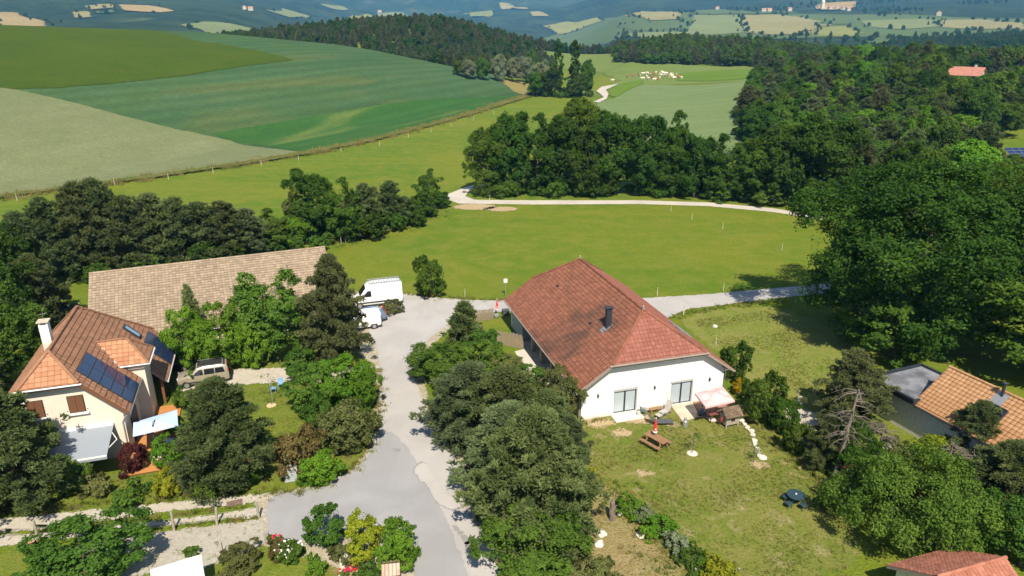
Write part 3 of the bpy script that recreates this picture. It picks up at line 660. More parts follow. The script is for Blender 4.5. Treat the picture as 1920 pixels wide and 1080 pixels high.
# the row of oaks behind the upper road
row = [(915, 372, 232, 92), (958, 372, 212, 100), (1005, 374, 215, 105), (1050, 372, 215, 100), (1093, 360, 187, 118), (1100, 376, 225, 100), (1150, 374, 208, 100), (1200, 376, 218, 105), (1262, 378, 208, 82), (1248, 376, 240, 100), (1300, 380, 255, 100), (1355, 384, 252, 110), (1408, 388, 262, 100), (1450, 392, 235, 120), (1500, 396, 215, 130), (1545, 402, 222, 130)]
nm = ['first', 'second', 'third', 'fourth', 'tallest round-topped', 'fifth', 'sixth', 'seventh', 'slender pointed', 'eighth', 'ninth', 'tenth', 'eleventh', 'twelfth', 'thirteenth', 'last']
for i, (u, vb, vt, wd) in enumerate(row):
    lab = f'{nm[i]} oak from the left in the row behind the upper road' if i not in (4, 8) else f'{nm[i]} oak in the row behind the upper road'
    tree_px('oak_tree', ('oak1', 'oak2', 'oak3')[i % 3], u, vb - 10, vt, wd, 'oak_dark' if i % 4 else 'oak', lab, group='oak row behind the upper road')
for i, (u, vb, vt, wd) in enumerate([(905, 368, 335, 46), (940, 369, 345, 60), (1345, 376, 350, 70), (1440, 384, 350, 80)]):
    tree_px('bush', 'bush1', u, vb, vt, wd, 'mid', ['bush at the left end of the oak row', 'second bush from the left under the oak row', 'bush under the middle of the oak row by the upper road', 'bush at the right end of the oak row by the upper road'][i], 'bush')
# clump with the two poplars
for u, vb, vt, wd, mt, k, lab in [(1046, 181, 80, 20, 'oak', 'poplar', 'left and smaller of the two tall poplars'), (1076, 180, 76, 21, 'oak_dark', 'poplar', 'right and taller of the two tall poplars'),
        (1010, 178, 118, 44, 'silver', 'oak2', 'silvery willow at the left of the poplar clump'), (1035, 181, 126, 46, 'oak_dark', 'oak1', 'dark round tree below the smaller poplar'), (1078, 183, 134, 50, 'oak_dark', 'oak3', 'dark round tree below the taller poplar'),
        (1098, 180, 112, 34, 'oak', 'oak1', 'dark tree at the right of the poplar clump'), (1005, 181, 135, 40, 'oak', 'oak2', 'dark tree at the left foot of the poplar clump'), (1022, 176, 112, 36, 'silver', 'oak3', 'second silvery willow in the poplar clump')]:
    tree_px('poplar_tree' if k == 'poplar' else 'tree', k, u, vb, vt, wd, mt, lab)
# left belt of pines behind the barn
belt = [(15, 560, 420, 110, 'pine1', 'oak_dark'), (60, 545, 400, 110, 'pine2', 'pine'), (110, 530, 372, 110, 'pine3', 'pine'), (165, 520, 345, 120, 'pine1', 'pine'), (205, 512, 338, 115, 'pine2', 'pine'), (255, 508, 368, 115, 'pine3', 'pine'),
        (295, 500, 366, 115, 'pine1', 'pine'), (340, 495, 372, 110, 'pine2', 'pine'), (385, 488, 380, 110, 'pine3', 'pine'), (430, 482, 378, 105, 'pine1', 'pine'), (468, 478, 392, 95, 'pine2', 'pine_grey')]
for i, (u, vb, vt, wd, k, mt) in enumerate(belt):
    k = 'oak2' if mt == 'oak_dark' else k
    tree_px('oak_tree' if k == 'oak2' else 'pine_tree', k, u, vb, vt, wd, mt, 'dark leafy tree at the left edge in the belt behind the houses' if i == 0 else f'{["", "first", "second", "third", "fourth", "fifth", "sixth", "seventh", "eighth", "ninth", "tenth"][i]} pine from the left in the belt behind the barn', group='belt behind the barn')
for i, (u, vb, vt, wd, k, mt, lab) in enumerate([
        (515, 470, 392, 90, 'oak3', 'mid', 'leafy tree at the right end of the pine belt'), (545, 462, 405, 80, 'oak2', 'fresh', 'fresh green tree behind the right end of the barn roof'),
        (592, 452, 318, 100, 'oak1', 'oak', 'tall oak above the right end of the barn roof'), (645, 452, 335, 90, 'oak3', 'oak', 'oak right of the tall oak by the meadow'), (560, 455, 360, 60, 'oak3', 'olive', 'pale half-bare tree left of the tall oak'),
        (690, 438, 345, 85, 'pine2', 'pine', 'dark pine at the left corner of the meadow'), (735, 424, 340, 75, 'pine3', 'pine', 'dark pine right of the pine at the meadow corner'), (665, 445, 360, 70, 'pine1', 'pine', 'pine between the oak and the meadow corner'),
        (762, 412, 370, 55, 'oak2', 'oak', 'low tree beside the bend of the upper road'), (806, 388, 316, 58, 'oak3', 'mid', 'lone light green tree at the bend of the upper road'), (825, 390, 360, 44, 'oak2', 'oak', 'dark bush at the foot of the lone tree by the bend')]):
    tree_px('pine_tree' if 'pine' in k else 'tree', k, u, vb, vt, wd, mt, lab)
# far left, round the house
for u, vb, vt, wd, k, mt, lab in [(30, 640, 450, 130, 'oak3', 'oak_dark', 'dark tree at the left edge above the parked dark car'), (75, 610, 480, 120, 'pine2', 'pine', 'dark pine behind the dark car'), (20, 720, 545, 150, 'garden_tree1', 'mid', 'leafy tree at the left edge beside the chimney'), (-30, 800, 640, 120, 'pine1', 'pine', 'pine cut by the left edge below the chimney'),
        (45, 945, 735, 215, 'near_pine', 'pine', 'big dark pine in front of the awning, left edge'), (420, 905, 715, 175, 'near_pine', 'pine', 'broad dark pine in the middle of the left garden'), (-40, 930, 800, 120, 'near_pine', 'pine', 'pine cut by the left edge in the lower left'),
        (632, 680, 478, 122, 'near_pine', 'pine_brown', 'brownish pine hiding the fronts of the white vans'), (508, 672, 515, 155, 'garden_tree1', 'mid', 'round leafy tree in front of the barn roof'), (420, 690, 572, 120, 'garden_tree2', 'fresh', 'bright green tree above the beige car'),
        (362, 690, 575, 95, 'garden_tree2', 'fresh', 'bright green tree between the house and the barn'), (370, 665, 535, 60, 'young_conifer', 'spruce', 'young conifer with open branches before the barn'), (478, 690, 600, 70, 'bush1', 'fresh', 'bright bush right of the tree above the beige car'), (237, 632, 588, 46, 'bush3', 'fresh', 'small bush between the tiled house and the barn')]:
    tree_px('pine_tree' if 'pine' in k else 'conifer_tree' if 'conifer' in k else 'tree' if 'bush' not in k else 'bush', k, u, vb, vt, wd, mt, lab, 'tree' if 'bush' not in k else 'bush')
# left garden shrubs
for u, vb, vt, wd, k, mt, lab in [(590, 775, 688, 100, 'garden_tree2', 'mid', 'rounded garden tree right of the blue table'), (565, 715, 655, 60, 'bush3', 'mid', 'small tree behind the blue table by the driveway'), (645, 760, 665, 110, 'garden_tree2', 'fresh', 'bright green tree beside the road left of the junction'), (680, 770, 690, 70, 'bush1', 'fresh', 'bright bush at the road edge below the driveway'),
        (650, 845, 755, 110, 'bush1', 'olive', 'olive grey shrub at the road edge'), (605, 820, 735, 70, 'bush2', 'mid', 'green shrub left of the olive grey shrub'), (565, 890, 810, 100, 'bush1', 'bronze', 'bronze leaved shrub by the compost bin'), (600, 905, 850, 80, 'bush1', 'fresh', 'bright green bush in front of the bronze shrub'),
        (250, 885, 832, 55, 'bush1', 'purple', 'dark red shrub at the corner of the house'), (315, 880, 820, 50, 'bush3', 'fresh', 'light green shrub right of the dark red shrub'), (318, 930, 880, 55, 'bush2', 'yellow', 'yellow flowering low shrub on the garden bank'), (130, 925, 860, 75, 'bush1', 'mid', 'green shrub below the awning'), (100, 935, 890, 55, 'bush2', 'yellow', 'yellowish shrub on the bank at the left'),
        (345, 765, 725, 40, 'bush2', 'mid', 'bush at the corner of the wooden deck'), (330, 812, 780, 40, 'bush2', 'fresh', 'shrub at the edge of the wooden deck'), (185, 925, 895, 60, 'low_plant', 'olive', 'grey green low plant on the bank under the awning'), (735, 588, 562, 44, 'bush2', 'olive', 'low weedy bush beside the white delivery van'), (808, 556, 482, 64, 'bush1', 'oak', 'dense round bush alone at the meadow edge'),
        (245, 945, 915, 70, 'low_plant', 'mid', 'low weeds on the bank left of the yellow shrub'), (395, 925, 885, 70, 'bush2', 'mid', 'low shrub at the foot of the broad pine'), (470, 905, 860, 60, 'bush2', 'oak', 'dark ground shrub right of the broad pine'), (365, 720, 690, 30, 'low_plant', 'mid', 'low plant by the beige car')]:
    tree_px('shrub', k, u, vb, vt, wd * 1.12, mt, lab, 'shrub')
# front garden, bottom left
for u, vb, vt, wd, k, mt, lab in [(165, 1090, 990, 215, 'garden_tree2', 'mid', 'large leafy shrub at the bottom left behind the roses'), (610, 1025, 955, 75, 'bush3', 'mid', 'upright shrub at the front garden corner'), (686, 1055, 968, 68, 'bush3', 'yellow', 'yellow leaved upright shrub by the road'), (752, 1064, 984, 82, 'bush1', 'fresh', 'rounded green shrub behind the little tiled roof'),
        (450, 1062, 1030, 90, 'bush2', 'olive', 'low dark juniper like shrub by the swing seat'), (360, 1042, 1026, 28, 'low_plant', 'mid', 'small plant in the gravel yard'), (595, 1075, 1045, 40, 'low_plant', 'fresh', 'small clipped shrub on the front lawn'), (545, 1052, 1010, 45, 'bush2', 'mid', 'green bush under the white flowers'), (75, 1050, 1020, 40, 'low_plant', 'mid', 'low bush under the pink roses'), (640, 1050, 1025, 50, 'low_plant', 'olive', 'tall herbs beside the stone edging'), (690, 1095, 1062, 60, 'bush2', 'mid', 'low shrub at the bottom edge by the red pot'), (520, 1045, 1015, 40, 'low_plant', 'bronze', 'bronze tinted plant under the red rose')]:
    tree_px('shrub', k, u, vb, vt, wd * 1.12, mt, lab, 'shrub')
# row between the road and the white house
for u, vb, vt, wd, k, mt, lab in [(905, 690, 625, 90, 'garden_tree2', 'mid', 'leafy tree beside the pointed young pine'), (860, 760, 690, 95, 'garden_tree1', 'mid', 'light leafy tree between the overhanging tree and the grey green pine'), (1030, 860, 735, 110, 'near_pine', 'pine', 'dark pine between the large pine and the house corner'), (1050, 960, 850, 110, 'near_pine', 'pine', 'dark pine behind the nearest big pine'), (940, 980, 860, 90, 'near_pine', 'pine_grey', 'small grey pine at the road side of the nearest big pine'), (872, 668, 566, 85, 'young_conifer', 'pine', 'pointed young pine at the far end of the roadside row'), (835, 715, 645, 110, 'garden_tree1', 'mid', 'light green tree overhanging the road'), (900, 720, 640, 100, 'garden_tree2', 'mid', 'mid green tree behind the light green roadside tree'), (945, 720, 665, 75, 'garden_tree2', 'olive', 'grey green small tree by the porch paving'),
        (1050, 790, 690, 85, 'garden_tree2', 'olive', 'feathery light green tree at the corner of the white house'), (990, 740, 690, 70, 'bush3', 'mid', 'small tree beside the porch of the white house'), (885, 820, 680, 150, 'near_pine', 'pine_grey', 'grey green pine in the middle of the roadside row'), (960, 850, 690, 165, 'near_pine', 'pine', 'large pine in front of the porch'),
        (950, 910, 760, 170, 'near_pine', 'pine_grey', 'grey pine leaning over the road bend'), (1005, 1000, 765, 200, 'near_pine', 'pine', 'nearest big pine of the roadside row'), (1060, 870, 780, 80, 'near_pine', 'pine_grey', 'bluish pine beside the lawn at the house corner'), (1000, 1078, 975, 180, 'garden_tree2', 'mid', 'leafy shrub under the nearest pine'), (1060, 1040, 960, 90, 'garden_tree2', 'mid', 'leafy shrub between the nearest pine and the carved log'), (845, 790, 740, 70, 'bush1', 'oak', 'low bush under the roadside row by the road'), (1090, 1095, 1045, 130, 'bush2', 'olive', 'dry olive bush at the bottom centre')]:
    tree_px('pine_tree' if 'pine' in k else 'conifer_tree' if 'conifer' in k else 'tree' if 'bush' not in k else 'bush', k, u, vb, vt, wd * 1.16, mt, lab, 'tree' if 'bush' not in k else 'bush')
# hedge beside the lawn of the white house, shrubs on the right
for u, vb, vt, wd, k, mt, lab in [(1375, 715, 645, 72, 'bush1', 'oak', 'round green shrub at the right corner of the white house'), (1385, 740, 710, 34, 'bush2', 'broom', 'yellow flowering broom by the right corner of the white house'), (1430, 790, 705, 95, 'bush1', 'oak', 'tall dark hedge shrub right of the parasol'), (1465, 810, 745, 70, 'bush1', 'oak', 'hedge shrub below the gravel path'), (1490, 850, 790, 60, 'bush1', 'oak', 'hedge shrub above the leaning dead pine'),
        (1180, 965, 934, 70, 'bush2', 'fresh', 'first shrub of the low planting on the bank'), (1205, 975, 947, 60, 'bush2', 'silver', 'silvery shrub in the low planting on the bank'), (1235, 1000, 966, 72, 'bush2', 'fresh', 'third shrub of the low planting on the bank'), (1265, 1030, 1002, 60, 'low_plant', 'silver', 'second silvery plant on the bank'), (1300, 1062, 1034, 85, 'bush2', 'mid', 'green shrub towards the end of the bank planting'), (1345, 1085, 1048, 75, 'bush2', 'yellow', 'yellow green shrub at the end of the bank planting'), (1215, 1010, 985, 36, 'low_plant', 'fresh', 'small plant below the bank planting'),
        (1110, 905, 875, 22, 'low_plant', 'yellow', 'yellow flowering plant at the lawn edge'), (1538, 950, 930, 30, 'low_plant', 'mid', 'weedy plant right of the round table')]:
    tree_px('shrub', k, u, vb, vt, wd, mt, lab, 'shrub')
for u, vb, vt, wd, k, mt, lab in [(1588, 800, 660, 130, 'near_pine', 'pine_brown', 'olive pine left of the flat roof'), (1545, 880, 780, 80, 'near_pine', 'pine', 'dark pine beside the dead trunk'), (1600, 900, 800, 110, 'garden_tree2', 'oak', 'dark leafy tree behind the red shed'), (1825, 870, 755, 105, 'near_pine', 'pine', 'pine in front of the orange roof'), (1745, 880, 835, 120, 'bush1', 'yellow', 'yellow green shrub under the grey wall'), (1680, 880, 825, 70, 'bush1', 'olive', 'olive shrub left of the grey wall'),
        (1880, 960, 830, 160, 'near_pine', 'pine', 'dark pine at the right edge below the orange roof'), (1800, 920, 870, 80, 'bush1', 'fresh', 'bright shrub at the foot of the pine by the orange roof'), (1910, 1060, 930, 150, 'garden_tree1', 'mid', 'leafy tree at the bottom right edge'), (1840, 1000, 930, 80, 'bush3', 'olive', 'olive green bush between the big round tree and the right edge'), (1905, 880, 820, 70, 'garden_tree2', 'yellow', 'yellow green tree at the right edge below the roof'), (1640, 880, 840, 60, 'bush1', 'mid', 'green bush behind the round oak')]:
    tree_px('pine_tree' if 'pine' in k else 'tree' if 'bush' not in k else 'bush', k, u, vb, vt, wd, mt, lab, 'tree' if 'bush' not in k else 'bush')
# the wood on the right: single trees, nearest first
def in_poly(P, poly): return poly_sd(P, poly) > 0
rw = np.random.default_rng(5)
wood = np.array([(p.x, p.y) for p in pix((1400, 190), (1420, 160), (1450, 140), (1560, 130), (1700, 122), (1800, 170), (1960, 190), (2050, 300), (2050, 420), (1700, 420), (1480, 390), (1400, 290), (1395, 230))])
glade = np.array([(p.x, p.y) for p in pix((1830, 275), (1960, 255), (1990, 330), (1830, 312))])
house_r = hit(1806, 166)
pts = []
cand = wood.min(0) + rw.random((9000, 2)) * (wood.max(0) - wood.min(0)); cand = cand[(poly_sd(cand, wood) > 0) & (poly_sd(cand, glade) < -4)]
cand = cand[np.argsort(np.hypot(cand[:, 0], cand[:, 1]) + rw.normal(0, 12, len(cand)))]
for c in cand:
    r = math.hypot(*c)
    if math.hypot(c[0] - house_r.x, c[1] - house_r.y) < 9: continue
    if any((c[0] - q[0]) ** 2 + (c[1] - q[1]) ** 2 < (4.6 if r < 200 else 5.6) ** 2 for q in pts): continue
    pts.append(c)
nw = len(pts); print('trees in the wood', nw); extra = np.array(pts[520:]) if nw > 520 else None; pts = pts[:520]
if extra is not None and len(extra): scatter_late = extra
else: scatter_late = None
for c in pts:
    r = math.hypot(*c); d = rw.random(); z0 = Hs(*c); hh = rw.uniform(8, 12.5) if d < 0.46 else rw.uniform(7.5, 14); uu = 960 + F_PX * c[0] / dep_of((c[0], c[1], z0 + 5))
    lim = 143 if 1765 < uu < 1845 and c[1] < house_r.y else 288 if 1800 < uu < 1990 and c[1] < glade[:, 1].min() + 4 else None
    if lim:
        hh = min(hh, at_y(uu, lim, c[1]).z - z0)
        if hh < 2.5: continue
    if d < 0.46:
        plant('pine_tree', ('pine1', 'pine2', 'pine3')[rw.integers(3)], c, rw.uniform(3.4, 4.8), hh, ('pine', 'pine', 'pine_brown', 'pine_grey')[rw.integers(4)], 'pine standing among the trees of the dense wood on the right', group='pines in the wood on the right')
    else:
        plant('oak_tree', ('oak2', 'oak3', 'oak1')[rw.integers(3)], c, rw.uniform(3.4, 6.4) * min(1, 0.4 + hh / 12), hh, ('oak', 'oak', 'oak_dark', 'mid', 'mid', 'fresh')[rw.integers(6)], 'leafy oak standing among the trees of the dense wood on the right', group='oaks in the wood on the right')
tree_px('tree', 'oak3', 1415, 268, 185, 60, 'mid', 'light green tree at the edge of the pale field')
plant('conifer_tree', 'young_conifer', (house_r.x - 7, house_r.y + 16), 4.5, 17, 'pine', 'tall dark conifer above the house in the wood')
# woods further off: nobody could count them
def scatter_stuff(name, label, P, keys, mats, smin, smax, seed):
    """one mass of trees: instances of a few tree meshes on points"""
    rng = np.random.default_rng(seed); col = bpy.data.collections.new('tree_models_' + name)
    for i, (k, m) in enumerate(zip(keys, mats)):
        me = TT[k]['crown'].copy(); me.materials.clear(); me.materials.append(L[m]); col.objects.link(bpy.data.objects.new('tree_model', me))
    me = bpy.data.meshes.new(name); me.vertices.add(len(P)); V = np.column_stack([P, H(P[:, 0], P[:, 1])]).astype(np.float32); me.vertices.foreach_set('co', V.ravel())
    a = me.attributes.new('size', 'FLOAT', 'POINT'); a.data.foreach_set('value', rng.uniform(smin, smax, len(P)).astype(np.float32))
    a = me.attributes.new('turn', 'FLOAT', 'POINT'); a.data.foreach_set('value', rng.uniform(0, 6.28, len(P)).astype(np.float32))
    a = me.attributes.new('pick', 'INT', 'POINT'); a.data.foreach_set('value', rng.integers(0, len(keys), len(P)).astype(np.int32))
    o = mobj(name, me); g = bpy.data.node_groups.new('spread_' + name, 'GeometryNodeTree')
    g.interface.new_socket('Geometry', in_out='INPUT', socket_type='NodeSocketGeometry'); g.interface.new_socket('Geometry', in_out='OUTPUT', socket_type='NodeSocketGeometry')
    N = lambda t: g.nodes.new(t)
    gi, go, ip, ci = N('NodeGroupInput'), N('NodeGroupOutput'), N('GeometryNodeInstanceOnPoints'), N('GeometryNodeCollectionInfo')
    ci.inputs['Collection'].default_value = col; ci.inputs['Separate Children'].default_value = True; ci.inputs['Reset Children'].default_value = True
    def na(nm, ty):
        n = N('GeometryNodeInputNamedAttribute'); n.data_type = ty; n.inputs['Name'].default_value = nm; return n.outputs['Attribute']
    cx = N('ShaderNodeCombineXYZ'); g.links.new(na('turn', 'FLOAT'), cx.inputs[2]); er = N('FunctionNodeEulerToRotation'); g.links.new(cx.outputs[0], er.inputs[0])
    g.links.new(gi.outputs[0], ip.inputs['Points']); g.links.new(ci.outputs[0], ip.inputs['Instance']); ip.inputs['Pick Instance'].default_value = True
    g.links.new(na('pick', 'INT'), ip.inputs['Instance Index']); g.links.new(er.outputs[0], ip.inputs['Rotation']); g.links.new(na('size', 'FLOAT'), ip.inputs['Scale'])
    g.links.new(ip.outputs[0], go.inputs[0])
    md = o.modifiers.new('trees', 'NODES'); md.node_group = g
    return tag(o, label, 'wood', None, 'stuff')
def along_px(px_, width, per_m, seed):
    rng = np.random.default_rng(seed); out = []; P = pix(*px_)
    for a, b_ in zip(P[:-1], P[1:]):
        n = int((b_ - a).length * per_m); t = rng.random(n); out.append(np.array(a)[:2] + np.outer(t, np.array(b_ - a)[:2]) + rng.normal(0, width, (n, 2)))
    return np.concatenate(out)
def fill(poly, step, seed, jit=0.42, hole=None):
    poly = np.array([(p[0], p[1]) for p in poly]); rng = np.random.default_rng(seed); lo, hi = poly.min(0), poly.max(0)
    gx, gy = np.meshgrid(np.arange(lo[0], hi[0], step), np.arange(lo[1], hi[1], step)); P = np.stack([gx.ravel(), gy.ravel()], 1); P = P + rng.uniform(-jit, jit, P.shape) * step
    P = P[poly_sd(P, poly) > 0]
    if hole is not None: P = P[poly_sd(P, np.array([(h[0], h[1]) for h in hole])) < 0]
    return P
if scatter_late is not None: scatter_stuff('wood_interior', 'farther trees of the dense wood on the right', scatter_late, ['far_oak', 'far_pine2', 'far_oak2'], ['oak', 'pine', 'oak_dark'], 0.9, 1.25, 17)
ridge = [(-330, 470), (-200, 462), (-100, 456), (-55, 440), (-20, 405), (5, 400), (22, 425), (25, 470), (30, 560), (10, 640), (60, 690), (170, 690), (260, 700), (330, 900), (0, 980), (-350, 940), (-420, 650)]
scatter_stuff('ridge_wood', 'dark pine wood on the ridge behind the hill fields', fill(ridge, 6.6, 3), ['far_pine', 'far_pine2', 'far_pine', 'far_oak'], ['pine', 'pine', 'pine_brown', 'oak_dark'], 0.7, 1.15, 4)
for i, (u, vb, vt, wd, mt) in enumerate([(880, 148, 112, 30, 'silver'), (905, 150, 108, 32, 'mid'), (935, 153, 102, 34, 'silver'), (962, 154, 108, 36, 'silver'), (985, 156, 106, 34, 'silver'), (860, 142, 112, 26, 'mid'), (995, 150, 92, 22, 'mid')]):
    tree_px('willow_tree', 'oak2', u, vb, vt, wd, mt, f'{["first", "second", "third", "fourth", "fifth", "outermost left", "slim"][i]} pale willow at the foot of the ridge wood' + (' from the left' if i < 5 else ''), group='willows at the foot of the ridge wood')
back = [tuple(p[:2]) for p in pix((1128, 113), (1200, 122), (1300, 122), (1400, 126), (1440, 128))] + [(300, 520), (420, 560), (420, 760), (150, 760), (85, 640), (80, 560)]
scatter_stuff('pasture_edge_wood', 'mixed wood behind the grazing cattle', fill(back, 6.4, 8), ['far_oak', 'far_pine2', 'far_oak2', 'far_pine'], ['oak', 'pine', 'mid', 'pine_brown'], 0.7, 1.15, 9)
behind = [(200, 330), (330, 300), (430, 340), (520, 520), (330, 560), (260, 440), (180, 420), (150, 370)]
scatter_stuff('hilltop_wood', 'mixed wood running over the hilltop on the right', fill(behind, 5.6, 10), ['far_oak', 'far_pine2', 'far_oak2', 'far_pine'], ['oak', 'pine', 'oak_dark', 'pine_brown'], 0.8, 1.2, 11)
slope = fill([(a_ * r_, r_) for a_, r_ in ((0.42, 900), (0.55, 780), (0.95, 700), (1.0, 1150), (0.7, 1200), (0.45, 1050))], 8.5, 12)
scatter_stuff('far_slope_wood', 'dark wooded slope beyond the wood at upper right', slope, ['far_pine', 'far_oak', 'far_oak2'], ['pine', 'oak_dark', 'oak_dark'], 0.8, 1.2, 13)
# hedgerow trees between the far fields
rng = np.random.default_rng(44); hp = []
for k, uv in far_fields[1:]:
    P = pix_far(*uv); r = np.mean([p.length for p in P])
    if r > 3200 or r < 950: continue
    for i in range(len(P)):
        a_, b_ = P[i], P[(i + 1) % len(P)]; n_ = int((b_ - a_).length / 22)
        for q in range(n_):
            if rng.random() < 0.28: c = a_.lerp(b_, rng.random()); hp.append((c.x + rng.normal(0, 7), c.y + rng.normal(0, 14)))
plat = fill([(a_ * r_, r_) for a_, r_ in ((0.05, 1150), (0.8, 1120), (0.85, 3000), (0.2, 3000))], 30, 15)
keep = np.ones(len(plat), bool)
for k, uv in far_fields[1:]: keep &= poly_sd(plat, np.array([(p.x, p.y) for p in pix_far(*uv)])) < 8
nz = fbm(plat[:, 0], plat[:, 1], 420, 3); plat = plat[keep & (nz > 0.45)]
scatter_stuff('far_hedgerows', 'hedgerow trees and copses between the far fields', np.concatenate([np.array(hp), plat]), ['far_oak', 'far_oak2', 'far_pine'], ['oak_dark', 'oak', 'pine'], 0.6, 1.1, 16)
ug = np.concatenate([along_px([(10, 560), (110, 530), (205, 512), (300, 500), (400, 486), (500, 472), (600, 455), (690, 440), (750, 420), (790, 402)], 2.2, 1.6, 31), along_px([(905, 366), (1000, 366), (1150, 366), (1300, 368), (1450, 380), (1540, 390)], 1.2, 1.1, 32), along_px([(1410, 285), (1400, 230), (1408, 190)], 2.5, 0.5, 33), along_px([(1000, 180), (1060, 183), (1105, 181)], 2.0, 1.0, 35)])
scatter_stuff('hedge_undergrowth', 'undergrowth at the foot of the tree belts and the oak row', ug, ['far_oak2', 'far_oak2', 'far_oak'], ['oak', 'mid', 'oak_dark'], 0.18, 0.42, 34)
print('triangles in meshes', sum(len(m.polygons) for m in bpy.data.meshes))
# ------------------------------------------------------------------ buildings
def tile_mat(name, a, b_, stain=None, amt=0.5, sscale=0.35, rnd='shade'):
    b = NB(name); co = b.coord()
    r = b.attr('shade') if rnd == 'shade' else b.rand()
    c = b.mix(r, a, b_)
    c = b.mix(b.math('MULTIPLY', b.ramp(b.noise(co, 2.2, 4, 0.7), 0.4, 0.75), 0.30), c, mul(a, 0.65))
    if stain: c = b.mix(b.math('MULTIPLY', b.ramp(b.noise(b.mapping(co, (1, 1, 1)), sscale, 4, 0.65, 0.8), 0.48, 0.70), amt), c, stain)
    b.base(c, 0.85, 0, 0.25); b.bump(b.noise(co, 26, 3), 0.25, 0.01); return b.m
T = {
 'red': tile_mat('red_roof_tiles', (0.225, 0.082, 0.056), (0.295, 0.116, 0.085)),
 'red_worn': tile_mat('weathered_red_tiles', (0.190, 0.074, 0.044), (0.275, 0.110, 0.066), (0.070, 0.044, 0.032), 0.80, 0.17),
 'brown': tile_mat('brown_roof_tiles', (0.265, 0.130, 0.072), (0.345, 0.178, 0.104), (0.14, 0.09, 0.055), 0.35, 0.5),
 'brown_lit': tile_mat('sunlit_brown_tiles', (0.360, 0.170, 0.090), (0.465, 0.232, 0.132), rnd='obj'),  # the brown tiles again, sunlight on the front slopes painted in as lighter colour
 'tan': tile_mat('tan_barn_tiles', (0.270, 0.205, 0.142), (0.385, 0.298, 0.212), (0.20, 0.155, 0.11), 0.5, 0.3),
 'orange': tile_mat('orange_tiles', (0.350, 0.185, 0.085), (0.440, 0.245, 0.125), rnd='obj'),
 'orange_stuff': tile_mat('orange_tiles_right', (0.350, 0.185, 0.085), (0.440, 0.245, 0.125)),
 'mossy': tile_mat('mossy_old_tiles', (0.125, 0.085, 0.058), (0.215, 0.150, 0.100), (0.11, 0.10, 0.035), 0.5, 1.5),
 'old': tile_mat('old_red_tiles', (0.300, 0.110, 0.070), (0.420, 0.175, 0.115), (0.13, 0.08, 0.05), 0.5, 0.5),
}
def render_mat(name, c, dirt=(0.45, 0.36, 0.26)):
    b = NB(name); co = b.coord()
    sx = b.n('SeparateXYZ'); b.l(co, sx.inputs[0])
    g = b.mix(b.ramp(b.noise(co, 1.3, 5, 0.6), 0.35, 0.75), c, mul(c, 0.93))
    low = b.math('MULTIPLY', b.math('SUBTRACT', 1.0, b.ramp(b.math('ADD', sx.outputs[2], b.math('MULTIPLY', b.noise(co, 2.5, 4, 0.7), 0.5)), 0.15, 0.75)), 0.55)
    g = b.mix(low, g, dirt); b.base(g, 0.9, 0, 0.2); b.bump(b.noise(co, 40, 3), 0.15, 0.01); return b.m
WHITE = render_mat('white_render', (0.80, 0.785, 0.755)); CREAM = render_mat('cream_render', (0.72, 0.63, 0.53)); GREY = render_mat('grey_render', (0.50, 0.47, 0.43)); BEIGE = render_mat('beige_render', (0.62, 0.56, 0.47))
DARKM = plain('anthracite_metal', (0.045, 0.052, 0.066), 0.45, 0.3); ZINC = plain('zinc', (0.42, 0.43, 0.44), 0.45, 0.6); PVC = plain('white_pvc', (0.74, 0.74, 0.74), 0.45)
DARKIN = plain('dark_interior', (0.03, 0.028, 0.026), 0.9); WOODB = plain('brown_wood', (0.17, 0.075, 0.035), 0.7, scale=14); WOODG = plain('grey_wood', (0.33, 0.29, 0.24), 0.85, scale=10); STONE = plain('pale_stone', (0.62, 0.58, 0.50), 0.9, var=0.3, scale=3, bump=0.4)
CONC = plain('pale_concrete', (0.56, 0.47, 0.36), 0.9, scale=1.5, var=0.2); TAUPE = plain('taupe_trim', (0.30, 0.24, 0.20), 0.7)
def glass_mat(name, c, rough=0.06):
    b = NB(name); b.base(c, rough, 0, 0.9); return b.m
GLASS = glass_mat('window_glass', (0.10, 0.125, 0.15)); GLASSD = glass_mat('dark_glass', (0.015, 0.018, 0.022)); CURTAIN = None
def curtain_glass():
    b = NB('glass_over_curtains'); co = b.coord()
    wv = b.n('TexWave'); wv.bands_direction = 'X'; b.l(co, wv.inputs[0]); wv.inputs['Scale'].default_value = 4; wv.inputs['Distortion'].default_value = 1.5
    b.base(b.mix(wv.outputs['Fac'], (0.30, 0.36, 0.40), (0.46, 0.52, 0.56)), 0.08, 0, 0.8); return b.m
CURTAIN = curtain_glass()
def solar_mat():
    b = NB('solar_cells'); co = b.coord()
    br = b.n('TexBrick'); b.l(co, br.inputs[0]); br.offset = 0.0; br.inputs['Scale'].default_value = 6.0; br.inputs['Mortar Size'].default_value = 0.012; br.inputs['Brick Width'].default_value = 1.0; br.inputs['Row Height'].default_value = 1.0
    br.inputs['Color1'].default_value = (0.012, 0.022, 0.075, 1); br.inputs['Color2'].default_value = (0.016, 0.030, 0.095, 1); br.inputs['Mortar'].default_value = (0.05, 0.06, 0.10, 1)
    b.base(br.outputs['Color'], 0.14, 0, 0.7); return b.m
SOLAR = solar_mat()
